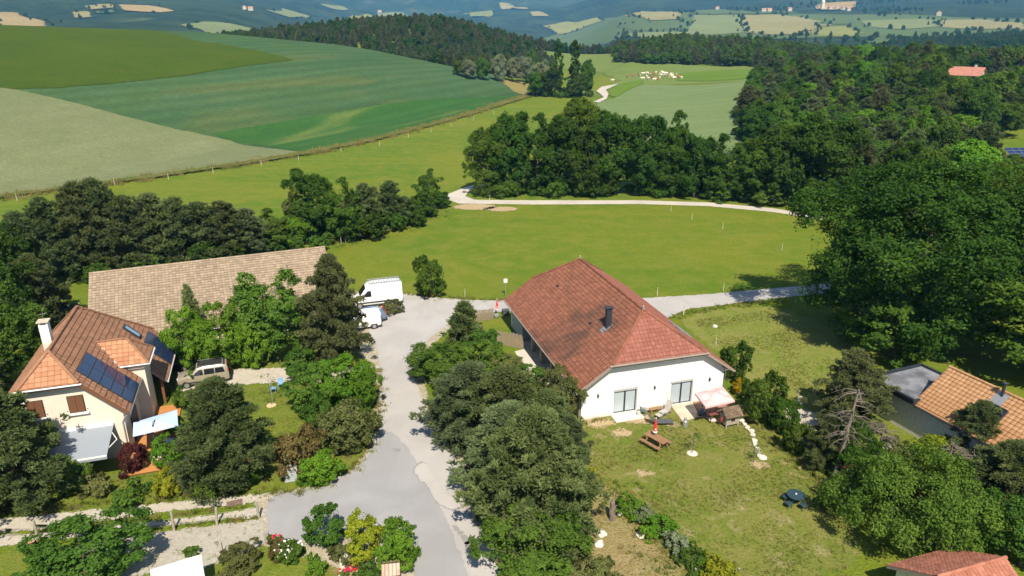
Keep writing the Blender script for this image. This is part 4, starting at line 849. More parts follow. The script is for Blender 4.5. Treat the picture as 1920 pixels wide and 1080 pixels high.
def clip_poly(P, Q):
    """clip convex polygon P by convex polygon Q (2D, Q counter-clockwise)"""
    out = P
    for i in range(len(Q)):
        a, b = Q[i], Q[(i + 1) % len(Q)]; inp, out = out, []
        sd = lambda p: (b[0] - a[0]) * (p[1] - a[1]) - (b[1] - a[1]) * (p[0] - a[0])
        for j in range(len(inp)):
            p, q = inp[j], inp[(j + 1) % len(inp)]; sp, sq = sd(p), sd(q)
            if sp >= -1e-9: out.append(p)
            if (sp > 1e-9 and sq < -1e-9) or (sp < -1e-9 and sq > 1e-9):
                t = sp / (sp - sq); out.append((p[0] + t * (q[0] - p[0]), p[1] + t * (q[1] - p[1])))
        if len(out) < 3: return []
    return out
def area2(P): return sum(P[i][0] * P[(i + 1) % len(P)][1] - P[(i + 1) % len(P)][0] * P[i][1] for i in range(len(P))) / 2
def slope_tiles(parent, O, U, V, poly, tw, tl, mat, parts=False, name=None, deck=None, seed=0, lift=0.045, most=300):
    """tiles on one roof slope. O origin, U along the courses, V down the slope (unit), poly in (a, b)"""
    rng = np.random.default_rng(seed); O, U, V = Vector(O), Vector(U).normalized(), Vector(V).normalized(); N = U.cross(V)
    if N.z < 0: N = -N
    Q = list(poly) if area2(poly) > 0 else list(poly)[::-1]
    w3 = lambda a, b, h: O + U * a + V * b + N * h
    a0, a1 = min(p[0] for p in Q), max(p[0] for p in Q); b0, b1 = min(p[1] for p in Q), max(p[1] for p in Q)
    vs, fs, sh = [], [], []; shared = {}; objs = 0
    for j in range(int(math.floor(b0 / tl)), int(math.ceil(b1 / tl))):
        for i in range(int(math.floor(a0 / tw)), int(math.ceil(a1 / tw))):
            r = [(i * tw + 0.006, j * tl), ((i + 1) * tw - 0.006, j * tl), ((i + 1) * tw - 0.006, (j + 1) * tl + 0.03), (i * tw + 0.006, (j + 1) * tl + 0.03)]
            c = clip_poly(r, Q)
            if len(c) < 3 or abs(area2(c)) < 0.012 * tl * tw / 0.1: continue
            full = len(c) == 4 and abs(abs(area2(c)) - abs(area2(r))) < 1e-6
            jit = rng.normal(0, 0.004)
            hh = lambda b_: 0.012 + lift * (b_ - j * tl) / tl + jit
            tv, tf = [], []
            if full:
                fr = (0, 0.22, 0.5, 0.78, 1); hp = (0.0, 0.022, 0.030, 0.022, 0.0)
                for bb in (r[0][1], r[2][1]):
                    for f_, h_ in zip(fr, hp): tv.append((r[0][0] + f_ * (r[1][0] - r[0][0]), bb, hh(bb) + h_))
                for k in range(4): tf.append([k, k + 1, k + 6, k + 5])
                n = len(tv); tv += [(r[3][0], r[3][1], -0.01), (r[2][0], r[2][1], -0.01)]; tf.append([5, 6, 7, 8, 9, n + 1, n])
            else:
                for p in c: tv.append((p[0], p[1], hh(p[1])))
                m = len(c); tf.append(list(range(m)))
                for p in c: tv.append((p[0], p[1], -0.01))
                for k in range(m): tf.append([k, (k + 1) % m, m + (k + 1) % m, m + k])
            if parts and objs < most:
                cx, cy = sum(p[0] for p in c) / len(c), sum(p[1] for p in c) / len(c)
                if full and 'm' in shared: me = shared['m']; o_ = w3(r[0][0], r[0][1], 0)
                else:
                    o_ = w3(r[0][0], r[0][1], 0)
                    me = bpy.data.meshes.new('tile'); me.from_pydata([tuple(w3(*p) - o_) for p in tv], [], tf); me.update(); me.materials.append(mat)
                    if full: shared['m'] = me
                o = mobj('tile', me, parent, o_); objs += 1
            else:
                n = len(vs); vs += [tuple(w3(*p)) for p in tv]; fs += [[n + k for k in f] for f in tf]; sh += [rng.random()] * len(tv)
    if deck is not None:
        mb = MB(); top = [w3(p[0], p[1], -0.012) for p in Q]; bot = [w3(p[0], p[1], -0.16) for p in Q]; n = len(Q)
        mb.v = [tuple(p) for p in top + bot]; mb.f = [list(range(n)), list(range(n, 2 * n))[::-1]] + [[k, (k + 1) % n, n + (k + 1) % n, n + k] for k in range(n)]
        mb.build('roof_deck', deck, parent)
    if vs:
        me = np_mesh(name or 'roof_tiles', vs, fs, [mat], False, {'shade': sh}); o = mobj(name or 'roof_tiles', me, parent); o['kind'] = 'stuff'
def caps(parent, p, q, mat, r=0.11, step=0.36):
    """ridge or hip caps from p to q, overlapping half-round tiles"""
    p, q = Vector(p), Vector(q); d = (q - p); Lq = d.length; d.normalize(); n = max(1, int(Lq / step)); mb = MB(); s = d.cross(Vector((0, 0, 1))).normalized(); up = s.cross(d)
    for i in range(n):
        a = p + d * (Lq * i / n); b_ = p + d * (Lq * (i + 1) / n + 0.05); k = len(mb.v)
        for c, rr in ((a, r * 1.12), (b_, r * 0.92)):
            for an in np.linspace(0, math.pi, 6): mb.v.append(tuple(c + s * math.cos(an) * rr + up * (math.sin(an) * rr - 0.02)))
        for j in range(5): mb.f.append([k + j, k + j + 1, k + 7 + j, k + 6 + j])
        mb.f.append([k + j for j in range(6)])
    o = mobj('ridge_caps', np_mesh('ridge_caps', mb.v, mb.f, [mat], False, {'shade': np.repeat(RNG.random(n), 12)}), parent); return o
def wall_prism(parent, name, pts_xz, y0, y1, mat):
    """wall slab: outline in (x, z), between y0 and y1"""
    mb = MB(); n = len(pts_xz); mb.v = [(x, y0, z) for x, z in pts_xz] + [(x, y1, z) for x, z in pts_xz]
    mb.f = [list(range(n)), list(range(n, 2 * n))[::-1]] + [[(k + 1) % n, k, n + k, n + (k + 1) % n] for k in range(n)]
    return mb.build(name, mat, parent)

def white_house():
    W, Ln, he, hr, t, d = 14.08, 21.19, 2.867, 7.794, 0.414, 3.47
    zc, ac = he + t * (hr - he), t * W / 2; sl = (hr - he) / (W / 2); k = math.sqrt(1 + sl * sl)
    e = empty('white_house', (5.157, 49.447, 0), 0.286, 'long white house with a red half-hipped tile roof beside the lawn', 'house')
    vx, vz = 1 / k, -sl / k
    P = [(0 if False else d, 0), (Ln - d, 0), (Ln, (W / 2 - ac) * k), (Ln, W / 2 * k), (0, W / 2 * k), (0, (W / 2 - ac) * k)]
    slope_tiles(e, (W / 2, 0, hr), (0, 1, 0), (-vx, 0, vz), P, 0.335, 0.36, T['red_worn'], deck=TAUPE, seed=1)
    slope_tiles(e, (W / 2, 0, hr), (0, 1, 0), (vx, 0, vz), P, 0.335, 0.36, T['red'], deck=TAUPE, seed=2)
    hs = (hr - zc) / d; hk = math.sqrt(1 + hs * hs)
    tri = [(0, 0), (W / 2 - ac, d * hk), (-(W / 2 - ac), d * hk)]
    slope_tiles(e, (W / 2, d, hr), (1, 0, 0), (0, -1 / hk, -hs / hk), tri, 0.335, 0.36, T['red'], deck=TAUPE, seed=3)
    slope_tiles(e, (W / 2, Ln - d, hr), (1, 0, 0), (0, 1 / hk, -hs / hk), tri, 0.335, 0.36, T['red'], deck=TAUPE, seed=4)
    for a, b_ in (((W / 2, d, hr), (W / 2, Ln - d, hr)), ((W / 2, d, hr), (ac, 0, zc)), ((W / 2, d, hr), (W - ac, 0, zc)), ((W / 2, Ln - d, hr), (ac, Ln, zc)), ((W / 2, Ln - d, hr), (W - ac, Ln, zc))):
        caps(e, (a[0], a[1], a[2] + 0.07), (b_[0], b_[1], b_[2] + 0.07), T['red_worn'])
    for yy in (d, Ln - d): MB().lathe([(0.10, 0), (0.13, 0.08), (0.05, 0.16), (0.09, 0.26), (0.02, 0.36)], 10).build('finial', ZINC, e, loc=(W / 2, yy, hr + 0.06), smooth=True)
    # walls
    x0, x1, y0, y1 = 0.6, W - 0.6, 0.6, Ln - 0.6; ov = 0.20
    zt = lambda x: min(he + sl * min(x, W - x), zc) - ov
    gable = [(x0, -0.1), (x1, -0.1), (x1, zt(x1)), (W - ac, zc - ov), (ac, zc - ov), (x0, zt(x0))]
    dx = [(3.45, 5.43), (8.60, 10.53)]; dz0, dz1 = 0.14, 2.16
    # front gable, cut round the two doors
    mb = MB()
    def wq(pts): mb.quad(*[(x, y0, z) for x, z in pts])
    wq([(x0, -0.1), (dx[0][0], -0.1), (dx[0][0], dz1), (x0, dz1)]); wq([(dx[0][1], -0.1), (dx[1][0], -0.1), (dx[1][0], dz1), (dx[0][1], dz1)]); wq([(dx[1][1], -0.1), (x1, -0.1), (x1, dz1), (dx[1][1], dz1)])
    for a, b_ in dx: wq([(a, -0.1), (b_, -0.1), (b_, dz0), (a, dz0)])
    wq([(x0, dz1), (dx[0][0], dz1), (dx[0][1], dz1), (dx[1][0], dz1), (dx[1][1], dz1), (x1, dz1), (x1, zt(x1)), (W - ac, zc - ov), (ac, zc - ov), (x0, zt(x0))])
    for a, b_ in dx:
        mb.quad((a, y0, dz0), (a, y0 + 0.3, dz0), (a, y0 + 0.3, dz1), (a, y0, dz1)); mb.quad((b_, y0 + 0.3, dz0), (b_, y0, dz0), (b_, y0, dz1), (b_, y0 + 0.3, dz1)); mb.quad((a, y0, dz1), (a, y0 + 0.3, dz1), (b_, y0 + 0.3, dz1), (b_, y0, dz1)); mb.quad((a, y0 + 0.3, dz0), (a, y0, dz0), (b_, y0, dz0), (b_, y0 + 0.3, dz0))
    mb.build('front_wall', WHITE, e)
    wall_prism(e, 'rear_wall', gable, y1 - 0.25, y1, WHITE)
    MB().box(x1 - 0.25, x1 - 0.003, y0 + 0.01, y1 - 0.26, -0.1, zt(x1) - 0.05).build('side_wall', WHITE, e)
    MB().box(x0 + 0.003, x0 + 0.25, y0 + 0.01, 5.5, -0.1, zt(x0) - 0.03).build('side_wall', WHITE, e)
    MB().box(x0 + 0.003, x0 + 2.2, 16.6, y1 - 0.26, -0.1, zt(x0) - 0.03).build('side_wall', plain('grey_boarding', (0.40, 0.41, 0.42), 0.8), e)
    MB().box(3.2, 3.4, 5.5, 16.6, -0.1, 4.2).build('porch_wall', GREY, e); MB().box(x0 + 0.25, 3.2, 5.3, 5.5, -0.1, zt(x0)).build('porch_wall', GREY, e)
    MB().box(0.2, 3.2, 5.6, 16.5, -0.05, 0.06).build('porch_floor', CONC, e)
    for yy in (8.2, 11.2, 13.9): MB().box(0.75, 1.1, yy, yy + 0.35, 0.06, zt(x0) + 0.03).build('porch_pillar', WOODG, e, bevel=0.01)
    MB().box(3.12, 3.19, 9.4, 10.4, 0.06, 2.1).build('porch_door', WOODB, e)
    # sliding doors
    for i, (a, b_) in enumerate(dx):
        dr = MB().box(a, b_, y0 + 0.16, y0 + 0.20, dz0, dz1).build('sliding_door', DARKIN, e)
        f = MB(); w = 0.07
        for xa, xb in ((a, a + w), (b_ - w, b_), ((a + b_) / 2 - 0.07, (a + b_) / 2 + 0.07)): f.box(xa, xb, y0 + 0.08, y0 + 0.159, dz0, dz1)
        f.box(a + w, b_ - w, y0 + 0.083, y0 + 0.156, dz1 - w, dz1 - 0.002); f.box(a + w, b_ - w, y0 + 0.083, y0 + 0.156, dz0 + 0.002, dz0 + w); f.build('frame', DARKM, dr)
        for xa, xb in ((a + w, (a + b_) / 2 - 0.07), ((a + b_) / 2 + 0.07, b_ - w)): MB().box(xa, xb, y0 + 0.12, y0 + 0.135, dz0 + w, dz1 - w).build('pane', CURTAIN, dr)
        MB().box(a - 0.08, b_ + 0.08, y0 - 0.05, y0 + 0.04, dz1 + 0.002, dz1 + 0.20).build('shutter_box', PVC if False else plain('light_grey_paint', (0.45, 0.44, 0.44)), dr, bevel=0.01)
        MB().box(b_ + 0.003, b_ + 0.09, y0 - 0.035, y0 + 0.05, dz0, dz1).build('shutter_rail', plain('light_grey_paint', (0.45, 0.44, 0.44)), dr)
    for x in (2.0, 7.02, 12.13):
        l = MB().box(x - 0.05, x + 0.05, y0 - 0.03, y0 - 0.002, 2.0, 2.2).build('wall_lamp', DARKM, e); MB().lathe([(0.03, 0), (0.08, 0.02), (0.08, 0.16), (0.03, 0.2)], 8).build('lantern', DARKM, l, loc=(x, y0 - 0.12, 1.98)); MB().bar((x, y0, 2.2), (x, y0 - 0.13, 2.24), 0.025).build('arm', DARKM, l)
    # gutters, fascias, down pipe
    for xx in (-0.06, W + 0.06): MB().tube([(xx, -0.02, he - 0.07), (xx, Ln + 0.02, he - 0.07)], 0.07, 8).build('gutter', TAUPE, e)
    MB().tube([(ac - 0.3, -0.09, zc - 0.06), (W - ac + 0.3, -0.09, zc - 0.06)], 0.07, 8).build('gutter', TAUPE, e); MB().box(ac - 0.2, W - ac + 0.2, -0.02, 0.03, zc - 0.24, zc + 0.03).build('fascia', TAUPE, e)
    for s_ in (-1, 1):
        xa = 0 if s_ < 0 else W; xb = ac if s_ < 0 else W - ac
        MB().bar((xa, -0.02, he - 0.05), (xb, -0.02, zc - 0.05), 0.05, 0.2).build('barge_board', TAUPE, e)
    MB().tube([(x0 - 0.12, y0 + 0.1, 0.0), (x0 - 0.12, y0 + 0.1, 2.3), (-0.04, 0.3, he - 0.1)], 0.05, 8).build('down_pipe', TAUPE, e)
    for xx in (x1 - 0.2, W / 2 + 2): MB().box(xx - 0.08, xx + 0.08, 0.05, 0.6, zt(xx) - 0.14, zt(xx) + 0.02).build('roof_beam', WOODB, e)
    # flue, vents, roof windows
    zf = he + sl * 4.51
    fl = MB().box(-0.24, 0.24, -0.2, 0.2, -0.25, 1.65).build('chimney', DARKM, e, bevel=0.015, loc=(4.51, 4.77, zf)); MB().box(-0.34, 0.34, -0.3, 0.3, 1.72, 1.80).build('cap', DARKM, fl, bevel=0.015); MB().box(-0.18, 0.18, -0.15, 0.15, 1.65, 1.72).build('cap_neck', DARKM, fl)
    MB().quad(*[(4.51 + a, 4.77 + b_, zf + sl * a + 0.085) for a, b_ in ((-0.62, -0.36), (0.3, -0.36), (0.3, 0.36), (-0.62, 0.36))]).build('flashing', ZINC, e)
    for x, y in ((4.07, 16.01), (3.78, 6.84)): MB().lathe([(0.13, 0), (0.13, 0.12), (0.16, 0.14), (0.05, 0.22)], 10).build('roof_vent', DARKM, e, loc=(x, y, he + sl * x + 0.04))
    def rwin(xc, y, w, l):
        mb = MB(); f = lambda xx: he + sl * (W - xx)
        rw_ = MB().quad(*[(xc + a, y + b_, f(xc + a) + 0.16) for a, b_ in ((-l / 2, -w / 2), (l / 2, -w / 2), (l / 2, w / 2), (-l / 2, w / 2))]).build('roof_window', GLASS, e)
        for p, q in (((-l / 2, -w / 2), (l / 2, -w / 2)), ((l / 2, -w / 2), (l / 2, w / 2)), ((l / 2, w / 2), (-l / 2, w / 2)), ((-l / 2, w / 2), (-l / 2, -w / 2))):
            mb.bar((xc + p[0], y + p[1], f(xc + p[0]) + 0.13), (xc + q[0], y + q[1], f(xc + q[0]) + 0.13), 0.1, 0.14)
        mb.build('frame', ZINC, rw_)
    rwin(12.3, 6.9, 0.9, 1.1); rwin(13.2, 6.3, 0.8, 0.9) if False else rwin(12.3, 5.6, 0.9, 1.1)
    MB().box(3.2, 5.7, -0.6, 0.58, -0.05, 0.10).build('door_step', plain('white_step', (0.66, 0.62, 0.55)), e, bevel=0.01)
    return e
white_house()

def left_house():
    ox, oy, th = -32.541, 45.172, 0.322; Lr, d, a1, a2, ac, hr, s = 8.786, 1.775, 4.567, 6.033, 1.854, 8.542, 1.039; acf, df = 4.331, 4.727
    k = math.sqrt(1 + s * s); zc = hr - s * ac; zcf = hr - s * acf
    e = empty('tiled_house', (ox, oy, 0), th, 'cream house with brown tiled roof, solar panels and awning, at left', 'house')
    hipb = lambda a: Lr + df * a / acf
    R = lambda pts: [(b_, a * k) for a, b_ in pts]          # plan (a, b) -> slope coordinates (along ridge, down)
    V = (1 / k, 0, -s / k)
    m0 = 3.29
    for i, (pl, dk) in enumerate([([(0, 0), (ac, -d), (m0, -d), (m0, hipb(m0)), (0, Lr)], 1), ([(m0, -d), (a1, -d), (a1, 3.9), (m0, 3.9)], 1), ([(m0, 5.95), (a2, 5.95), (a2, Lr + df), (acf, Lr + df), (m0, hipb(m0))], 1)]):
        slope_tiles(e, (0, 0, hr), (0, 1, 0), V, R(pl), 0.42, 0.415, T['brown'], deck=TAUPE, seed=10 + i, lift=0.055)
    slope_tiles(e, (0, 0, hr), (0, 1, 0), (-1 / k, 0, -s / k), R([(0, 0), (ac, -d), (a1, -d), (a1, Lr + df), (acf, Lr + df), (0, Lr)]), 0.42, 0.415, T['brown'], deck=TAUPE, seed=14)
    hs = (hr - zc) / d; hk = math.sqrt(1 + hs * hs)
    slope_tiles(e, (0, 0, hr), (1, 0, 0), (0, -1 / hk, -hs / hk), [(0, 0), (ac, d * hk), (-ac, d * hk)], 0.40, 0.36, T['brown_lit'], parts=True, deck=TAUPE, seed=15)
    hs2 = (hr - zcf) / df; hk2 = math.sqrt(1 + hs2 * hs2)
    slope_tiles(e, (0, Lr, hr), (1, 0, 0), (0, 1 / hk2, -hs2 / hk2), [(0, 0), (acf, df * hk2), (-acf, df * hk2)], 0.42, 0.415, T['brown'], deck=TAUPE, seed=16)
    for p, q in (((0, 0, hr), (0, Lr, hr)), ((0, 0, hr), (ac, -d, zc)), ((0, 0, hr), (-ac, -d, zc)), ((0, Lr, hr), (acf, Lr + df, zcf)), ((0, Lr, hr), (-acf, Lr + df, zcf))):
        caps(e, (p[0], p[1], p[2] + 0.07), (q[0], q[1], q[2] + 0.07), T['brown'], 0.12)
    # dormer over the entrance bay
    yr, ye0, ye1, xr0, xr1, xe, zr, ze = 5.1, 3.6, 6.6, 1.725, 3.9, 5.4, 6.75, 5.12
    dk_ = math.hypot(1.5, zr - ze); vd = Vector((0, -1.5, ze - zr)).normalized()
    dm = MB().box(3.0, 4.95, 4.0, 6.2, 0, 5.2).build('entrance_bay', CREAM, e)
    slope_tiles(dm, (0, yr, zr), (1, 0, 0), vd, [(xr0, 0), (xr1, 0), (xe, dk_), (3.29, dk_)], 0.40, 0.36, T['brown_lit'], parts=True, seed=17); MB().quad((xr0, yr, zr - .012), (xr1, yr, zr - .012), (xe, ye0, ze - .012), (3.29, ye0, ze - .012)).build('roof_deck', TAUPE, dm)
    slope_tiles(dm, (0, yr, zr), (1, 0, 0), (0, -vd.y, vd.z), [(xr0, 0), (xr1, 0), (xe, dk_), (3.29, dk_)], 0.40, 0.36, T['brown'], seed=18)
    vx = Vector((xe - xr1, 0, ze - zr)); hx = vx.length
    slope_tiles(dm, (xr1, 0, zr), (0, 1, 0), vx.normalized(), [(yr, 0), (ye1, hx), (ye0, hx)], 0.42, 0.415, T['brown'], seed=19, deck=TAUPE)
    for p, q in (((xr0, yr, zr), (xr1, yr, zr)), ((xr1, yr, zr), (xe, ye0, ze)), ((xr1, yr, zr), (xe, ye1, ze))): caps(dm, (p[0], p[1], p[2] + 0.06), (q[0], q[1], q[2] + 0.06), T['brown'], 0.10)
    MB().bar((xr0 - 0.02, yr - 0.05, zr + 0.05), (3.31, ye0 - 0.06, ze + 0.06), 0.12, 0.03, up=(0.7, 0, 1)).build('valley_flashing', PVC, dm)
    MB().tube([(3.2, ye0 - 0.07, ze - 0.04), (xe + 0.1, ye0 - 0.07, ze - 0.04)], 0.06, 8).build('gutter', PVC, dm); MB().tube([(xe + 0.07, ye0 - 0.07, ze - 0.04), (xe + 0.07, ye1, ze - 0.04)], 0.06, 8).build('gutter', PVC, dm)
    # walls
    ov = 0.22; y0 = -d + 0.5; y1 = Lr + df - 0.6; xw = a1 - 0.5
    zt = lambda x: min(hr - s * abs(x), zc) - ov
    g = [(-xw, -0.1), (xw, -0.1), (xw, zt(xw)), (ac, zc - ov), (-ac, zc - ov), (-xw, zt(xw))]
    wall_prism(e, 'front_wall', g, y0, y0 + 0.25, CREAM)
    MB().box(xw - 0.25, xw - 0.003, y0 + 0.26, y1, -0.1, zt(xw) - 0.05).build('side_wall', CREAM, e); MB().box(-xw + 0.003, -xw + 0.25, y0 + 0.26, y1, -0.1, zt(xw) - 0.05).build('side_wall', CREAM, e); MB().box(-xw + 0.26, xw - 0.26, y1 - 0.25, y1, -0.1, 3.4).build('rear_wall', CREAM, e)
    for yy in (6.2, 13.2): MB().box(5.45, 5.65, yy, yy + 0.2, 0, 2.45).build('porch_post', WOODB, e)
    MB().box(xw + 0.001, xw + 0.06, 9.2, 11.6, 0.0, 2.1).build('garage_door', DARKM, e)
    MB().box(xw + 0.001, xw + 0.07, 0.4, 2.6, 0.1, 2.2).build('patio_door', GLASSD, e)
    # gutters
    zz = lambda a: hr - s * a - 0.08
    MB().tube([(a1 + 0.06, -d, zz(a1)), (a1 + 0.06, 3.9, zz(a1))], 0.065, 8).build('gutter', ZINC, e); MB().tube([(a2 + 0.06, 5.95, zz(a2)), (a2 + 0.06, Lr + df, zz(a2))], 0.065, 8).build('gutter', PVC, e); MB().tube([(-ac - 0.2, -d - 0.09, zc - 0.07), (ac + 0.2, -d - 0.09, zc - 0.07)], 0.065, 8).build('gutter', PVC, e); MB().box(-ac - 0.1, ac + 0.1, -d - 0.02, -d + 0.03, zc - 0.24, zc + 0.03).build('fascia', WOODB, e)
    MB().tube([(a1 + 0.04, -d + 0.15, zz(a1)), (xw + 0.05, y0 - 0.06, 3.2), (xw - 0.12, y0 - 0.07, 2.9), (xw - 0.12, y0 - 0.07, 0)], 0.05, 8).build('down_pipe', TAUPE, e)
    for s_ in (-1, 1): MB().bar((s_ * a1, -d - 0.02, hr - s * a1 - 0.06), (s_ * ac, -d - 0.02, zc - 0.06), 0.05, 0.2).build('barge_board', WOODB, e)
    # shuttered windows
    for xa, xb in ((0.83, 1.78), (-1.68, -0.73)):
        w_ = MB().box(xa - 0.05, xb + 0.05, y0 - 0.03, y0 - 0.002, 4.15, 5.50).build('window', DARKIN, e)
        for q in range(2):
            m_ = (xa + xb) / 2; l0, l1 = (xa, m_ - 0.01) if q == 0 else (m_ + 0.01, xb)
            sh_ = MB()
            for z_ in np.linspace(l0, l1, 4)[:-1]: sh_.box(z_ + 0.004, z_ + (l1 - l0) / 3 - 0.004, y0 - 0.075, y0 - 0.032, 4.2, 5.46)
            sh_.build('shutter', WOODB, w_)
        MB().box(xa - 0.22, xb + 0.22, y0 - 0.20, y0 - 0.001, 4.02, 4.14).build('sill', WHITE, w_, bevel=0.01)
        for xx in (xa - 0.16, xb + 0.16): MB().box(xx - 0.02, xx + 0.02, y0 - 0.06, y0 - 0.002, 4.3, 4.38).build('shutter_catch', DARKM, w_)
    # solar panels: near array 2 x 5, far array 2 x 3
    def panel(a_lo, a_hi, b_lo, b_hi):
        f = lambda a, b_, h: (a + h * s / k, b_, hr - s * a + h / k)
        p = MB(); o_ = [f(a_lo, b_lo, .15), f(a_hi, b_lo, .15), f(a_hi, b_hi, .15), f(a_lo, b_hi, .15)]; u_ = [f(a_lo, b_lo, .10), f(a_hi, b_lo, .10), f(a_hi, b_hi, .10), f(a_lo, b_hi, .10)]
        p.v = o_ + u_; p.f = [[0, 1, 2, 3], [7, 6, 5, 4]] + [[i, (i + 1) % 4, 4 + (i + 1) % 4, 4 + i] for i in range(4)]
        q = p.build('solar_panel', DARKM, e); g_ = 0.02
        MB().quad(f(a_lo + g_, b_lo + g_, .154), f(a_hi - g_, b_lo + g_, .154), f(a_hi - g_, b_hi - g_, .154), f(a_lo + g_, b_hi - g_, .154)).build('cells', SOLAR, q)
    for i in range(5):
        for j in range(2): aa = 1.51 + i * 0.60; bb = -0.6 + j * 1.62; panel(aa, aa + 0.585, bb, bb + 1.60)
    for i in range(3):
        for j in range(2): aa = 4.05 + i * 0.63; bb = 8.85 + j * 1.75; panel(aa, aa + 0.615, bb, bb + 1.72)
    f = lambda a, b_, h: (a + h * s / k, b_, hr - s * a + h / k)
    sk = MB().quad(f(2.7, 9.9, .2), f(3.7, 9.9, .2), f(3.7, 10.6, .2), f(2.7, 10.6, .2)).build('skylight', glass_mat('painted_sky_glass', (0.22, 0.33, 0.45)), e); m_ = MB()  # skylight pane: sky reflection painted into its pale blue base colour
    for p, q in (((2.7, 9.9), (3.7, 9.9)), ((3.7, 9.9), (3.7, 10.6)), ((3.7, 10.6), (2.7, 10.6)), ((2.7, 10.6), (2.7, 9.9))): m_.bar(f(*p, .15), f(*q, .15), 0.12, 0.16)
    m_.build('frame', DARKM, sk)
    ch = MB().box(-0.30, 0.30, -0.28, 0.28, -0.6, 1.55).build('chimney', WHITE, e, loc=(-0.75, 2.9, 8.0)); MB().box(-0.40, 0.40, -0.38, 0.38, 1.75, 1.86).build('cap', CONC, ch, bevel=0.02)
    for sx in (-1, 1): MB().box(sx * 0.24 - 0.05, sx * 0.24 + 0.05, -0.26, 0.26, 1.55, 1.75).build('cap_support', WHITE, ch)
    MB().tube([(0, 0, 1.86), (0.1, 0, 2.7)], 0.012, 5).tube([(-0.2, 0, 2.3), (0.35, 0, 2.4)], 0.01, 5).build('aerial', ZINC, ch)
    # awning
    aw = MB(); xa, xb = -1.9, 3.35; aw.v = [(xa, y0 - 0.1, 2.85), (xb, y0 - 0.1, 2.85), (xb, -4.6, 2.25), (xa, -4.6, 2.25)]; aw.v += [(p[0], p[1], p[2] - 0.02) for p in aw.v]
    aw.f = [[0, 1, 2, 3], [7, 6, 5, 4], [0, 4, 5, 1], [1, 5, 6, 2], [2, 6, 7, 3], [3, 7, 4, 0]]
    a_ = aw.build('awning', plain('grey_awning_cloth', (0.255, 0.285, 0.325), 0.85, var=0.05), e)
    MB().box(xa, xb, y0 - 0.22, y0 - 0.002, 2.8, 2.98).build('cassette', PVC, a_); MB().bar((xa, -4.64, 2.22), (xb, -4.64, 2.22), 0.07, 0.10).build('front_bar', PVC, a_); MB().quad((xa, -4.67, 2.18), (xb, -4.67, 2.18), (xb, -4.67, 1.98), (xa, -4.67, 1.98)).build('valance', plain('grey_awning_cloth', (0.255, 0.285, 0.325)), a_)
    for xx in (xa + 0.4, xb - 0.4): MB().bar((xx, y0 - 0.15, 2.80), (xx + 0.8, -3.0, 2.45), 0.05).bar((xx + 0.8, -3.0, 2.45), (xx, -4.55, 2.2), 0.05).build('folding_arm', PVC, a_)
    # deck of planks
    dk = MB().box(4.1, 6.9, -4.2, 5.6, 0.02, 0.12).build('deck', WOODB, e); DK = plain('orange_decking', (0.50, 0.225, 0.075), 0.6, scale=5)
    me = None
    for i in range(19):
        x = 4.1 + i * 0.147
        if me is None: me = MB().box(0, 0.140, -4.25, 5.65, 0.125, 0.16).mesh('plank', DK)
        mobj('plank', me, dk, (x, 0, 0))
    return e
left_house()

def barn():
    a, b_ = at(167, 514, 6.5), at(609, 464, 6.5); dv = (b_ - a); Ln = dv.length; th = math.atan2(dv.y, dv.x); s = 0.46; w = 9.0; k = math.sqrt(1 + s * s)
    e = empty('barn', (a.x, a.y, 0), th, 'long barn with a tan tiled roof before the pine belt', 'barn')
    slope_tiles(e, (0, 0, 6.5), (1, 0, 0), (0, -1 / k, -s / k), [(0, 0), (Ln, 0), (Ln, w * k), (0, w * k)], 0.33, 0.37, T['tan'], deck=TAUPE, seed=30, lift=0.06)
    slope_tiles(e, (0, 0, 6.5), (1, 0, 0), (0, 1 / k, -s / k), [(0, 0), (Ln, 0), (Ln, 6 * k), (0, 6 * k)], 0.40, 0.46, T['tan'], deck=TAUPE, seed=31, lift=0.06)
    caps(e, (0, 0, 6.56), (Ln, 0, 6.56), T['tan'], 0.14)
    for x in (0.5, Ln - 0.7): wall_prism_y(e, 'gable_wall', [(-w + 0.6, -0.1), (-w + 0.6, 6.5 - s * (w - 0.6) - 0.2), (0, 6.28), (5.4, 6.5 - s * 5.4 - 0.2), (5.4, -0.1)], x, x + 0.2, BEIGE)
    MB().box(0.72, Ln - 0.72, -w + 0.6, -w + 0.8, -0.1, 6.5 - s * (w - 0.6) - 0.2).build('front_wall', BEIGE, e); MB().box(0.72, Ln - 0.72, 5.2, 5.4, -0.1, 3.7).build('rear_wall', BEIGE, e)
    for x in (4, 12): MB().box(x, x + 3, -w + 0.55, -w + 0.597, 0, 2.2).build('barn_door', WOODB, e)
    MB().tube([(0, -w - 0.06, 6.5 - s * w - 0.08), (Ln, -w - 0.06, 6.5 - s * w - 0.08)], 0.07, 8).build('gutter', ZINC, e)
def wall_prism_y(parent, name, yz, x0, x1, mat):
    mb = MB(); n = len(yz); mb.v = [(x0, y, z) for y, z in yz] + [(x1, y, z) for y, z in yz]
    mb.f = [list(range(n)), list(range(n, 2 * n))[::-1]] + [[(k + 1) % n, k, n + k, n + (k + 1) % n] for k in range(n)]
    return mb.build(name, mat, parent)
barn()

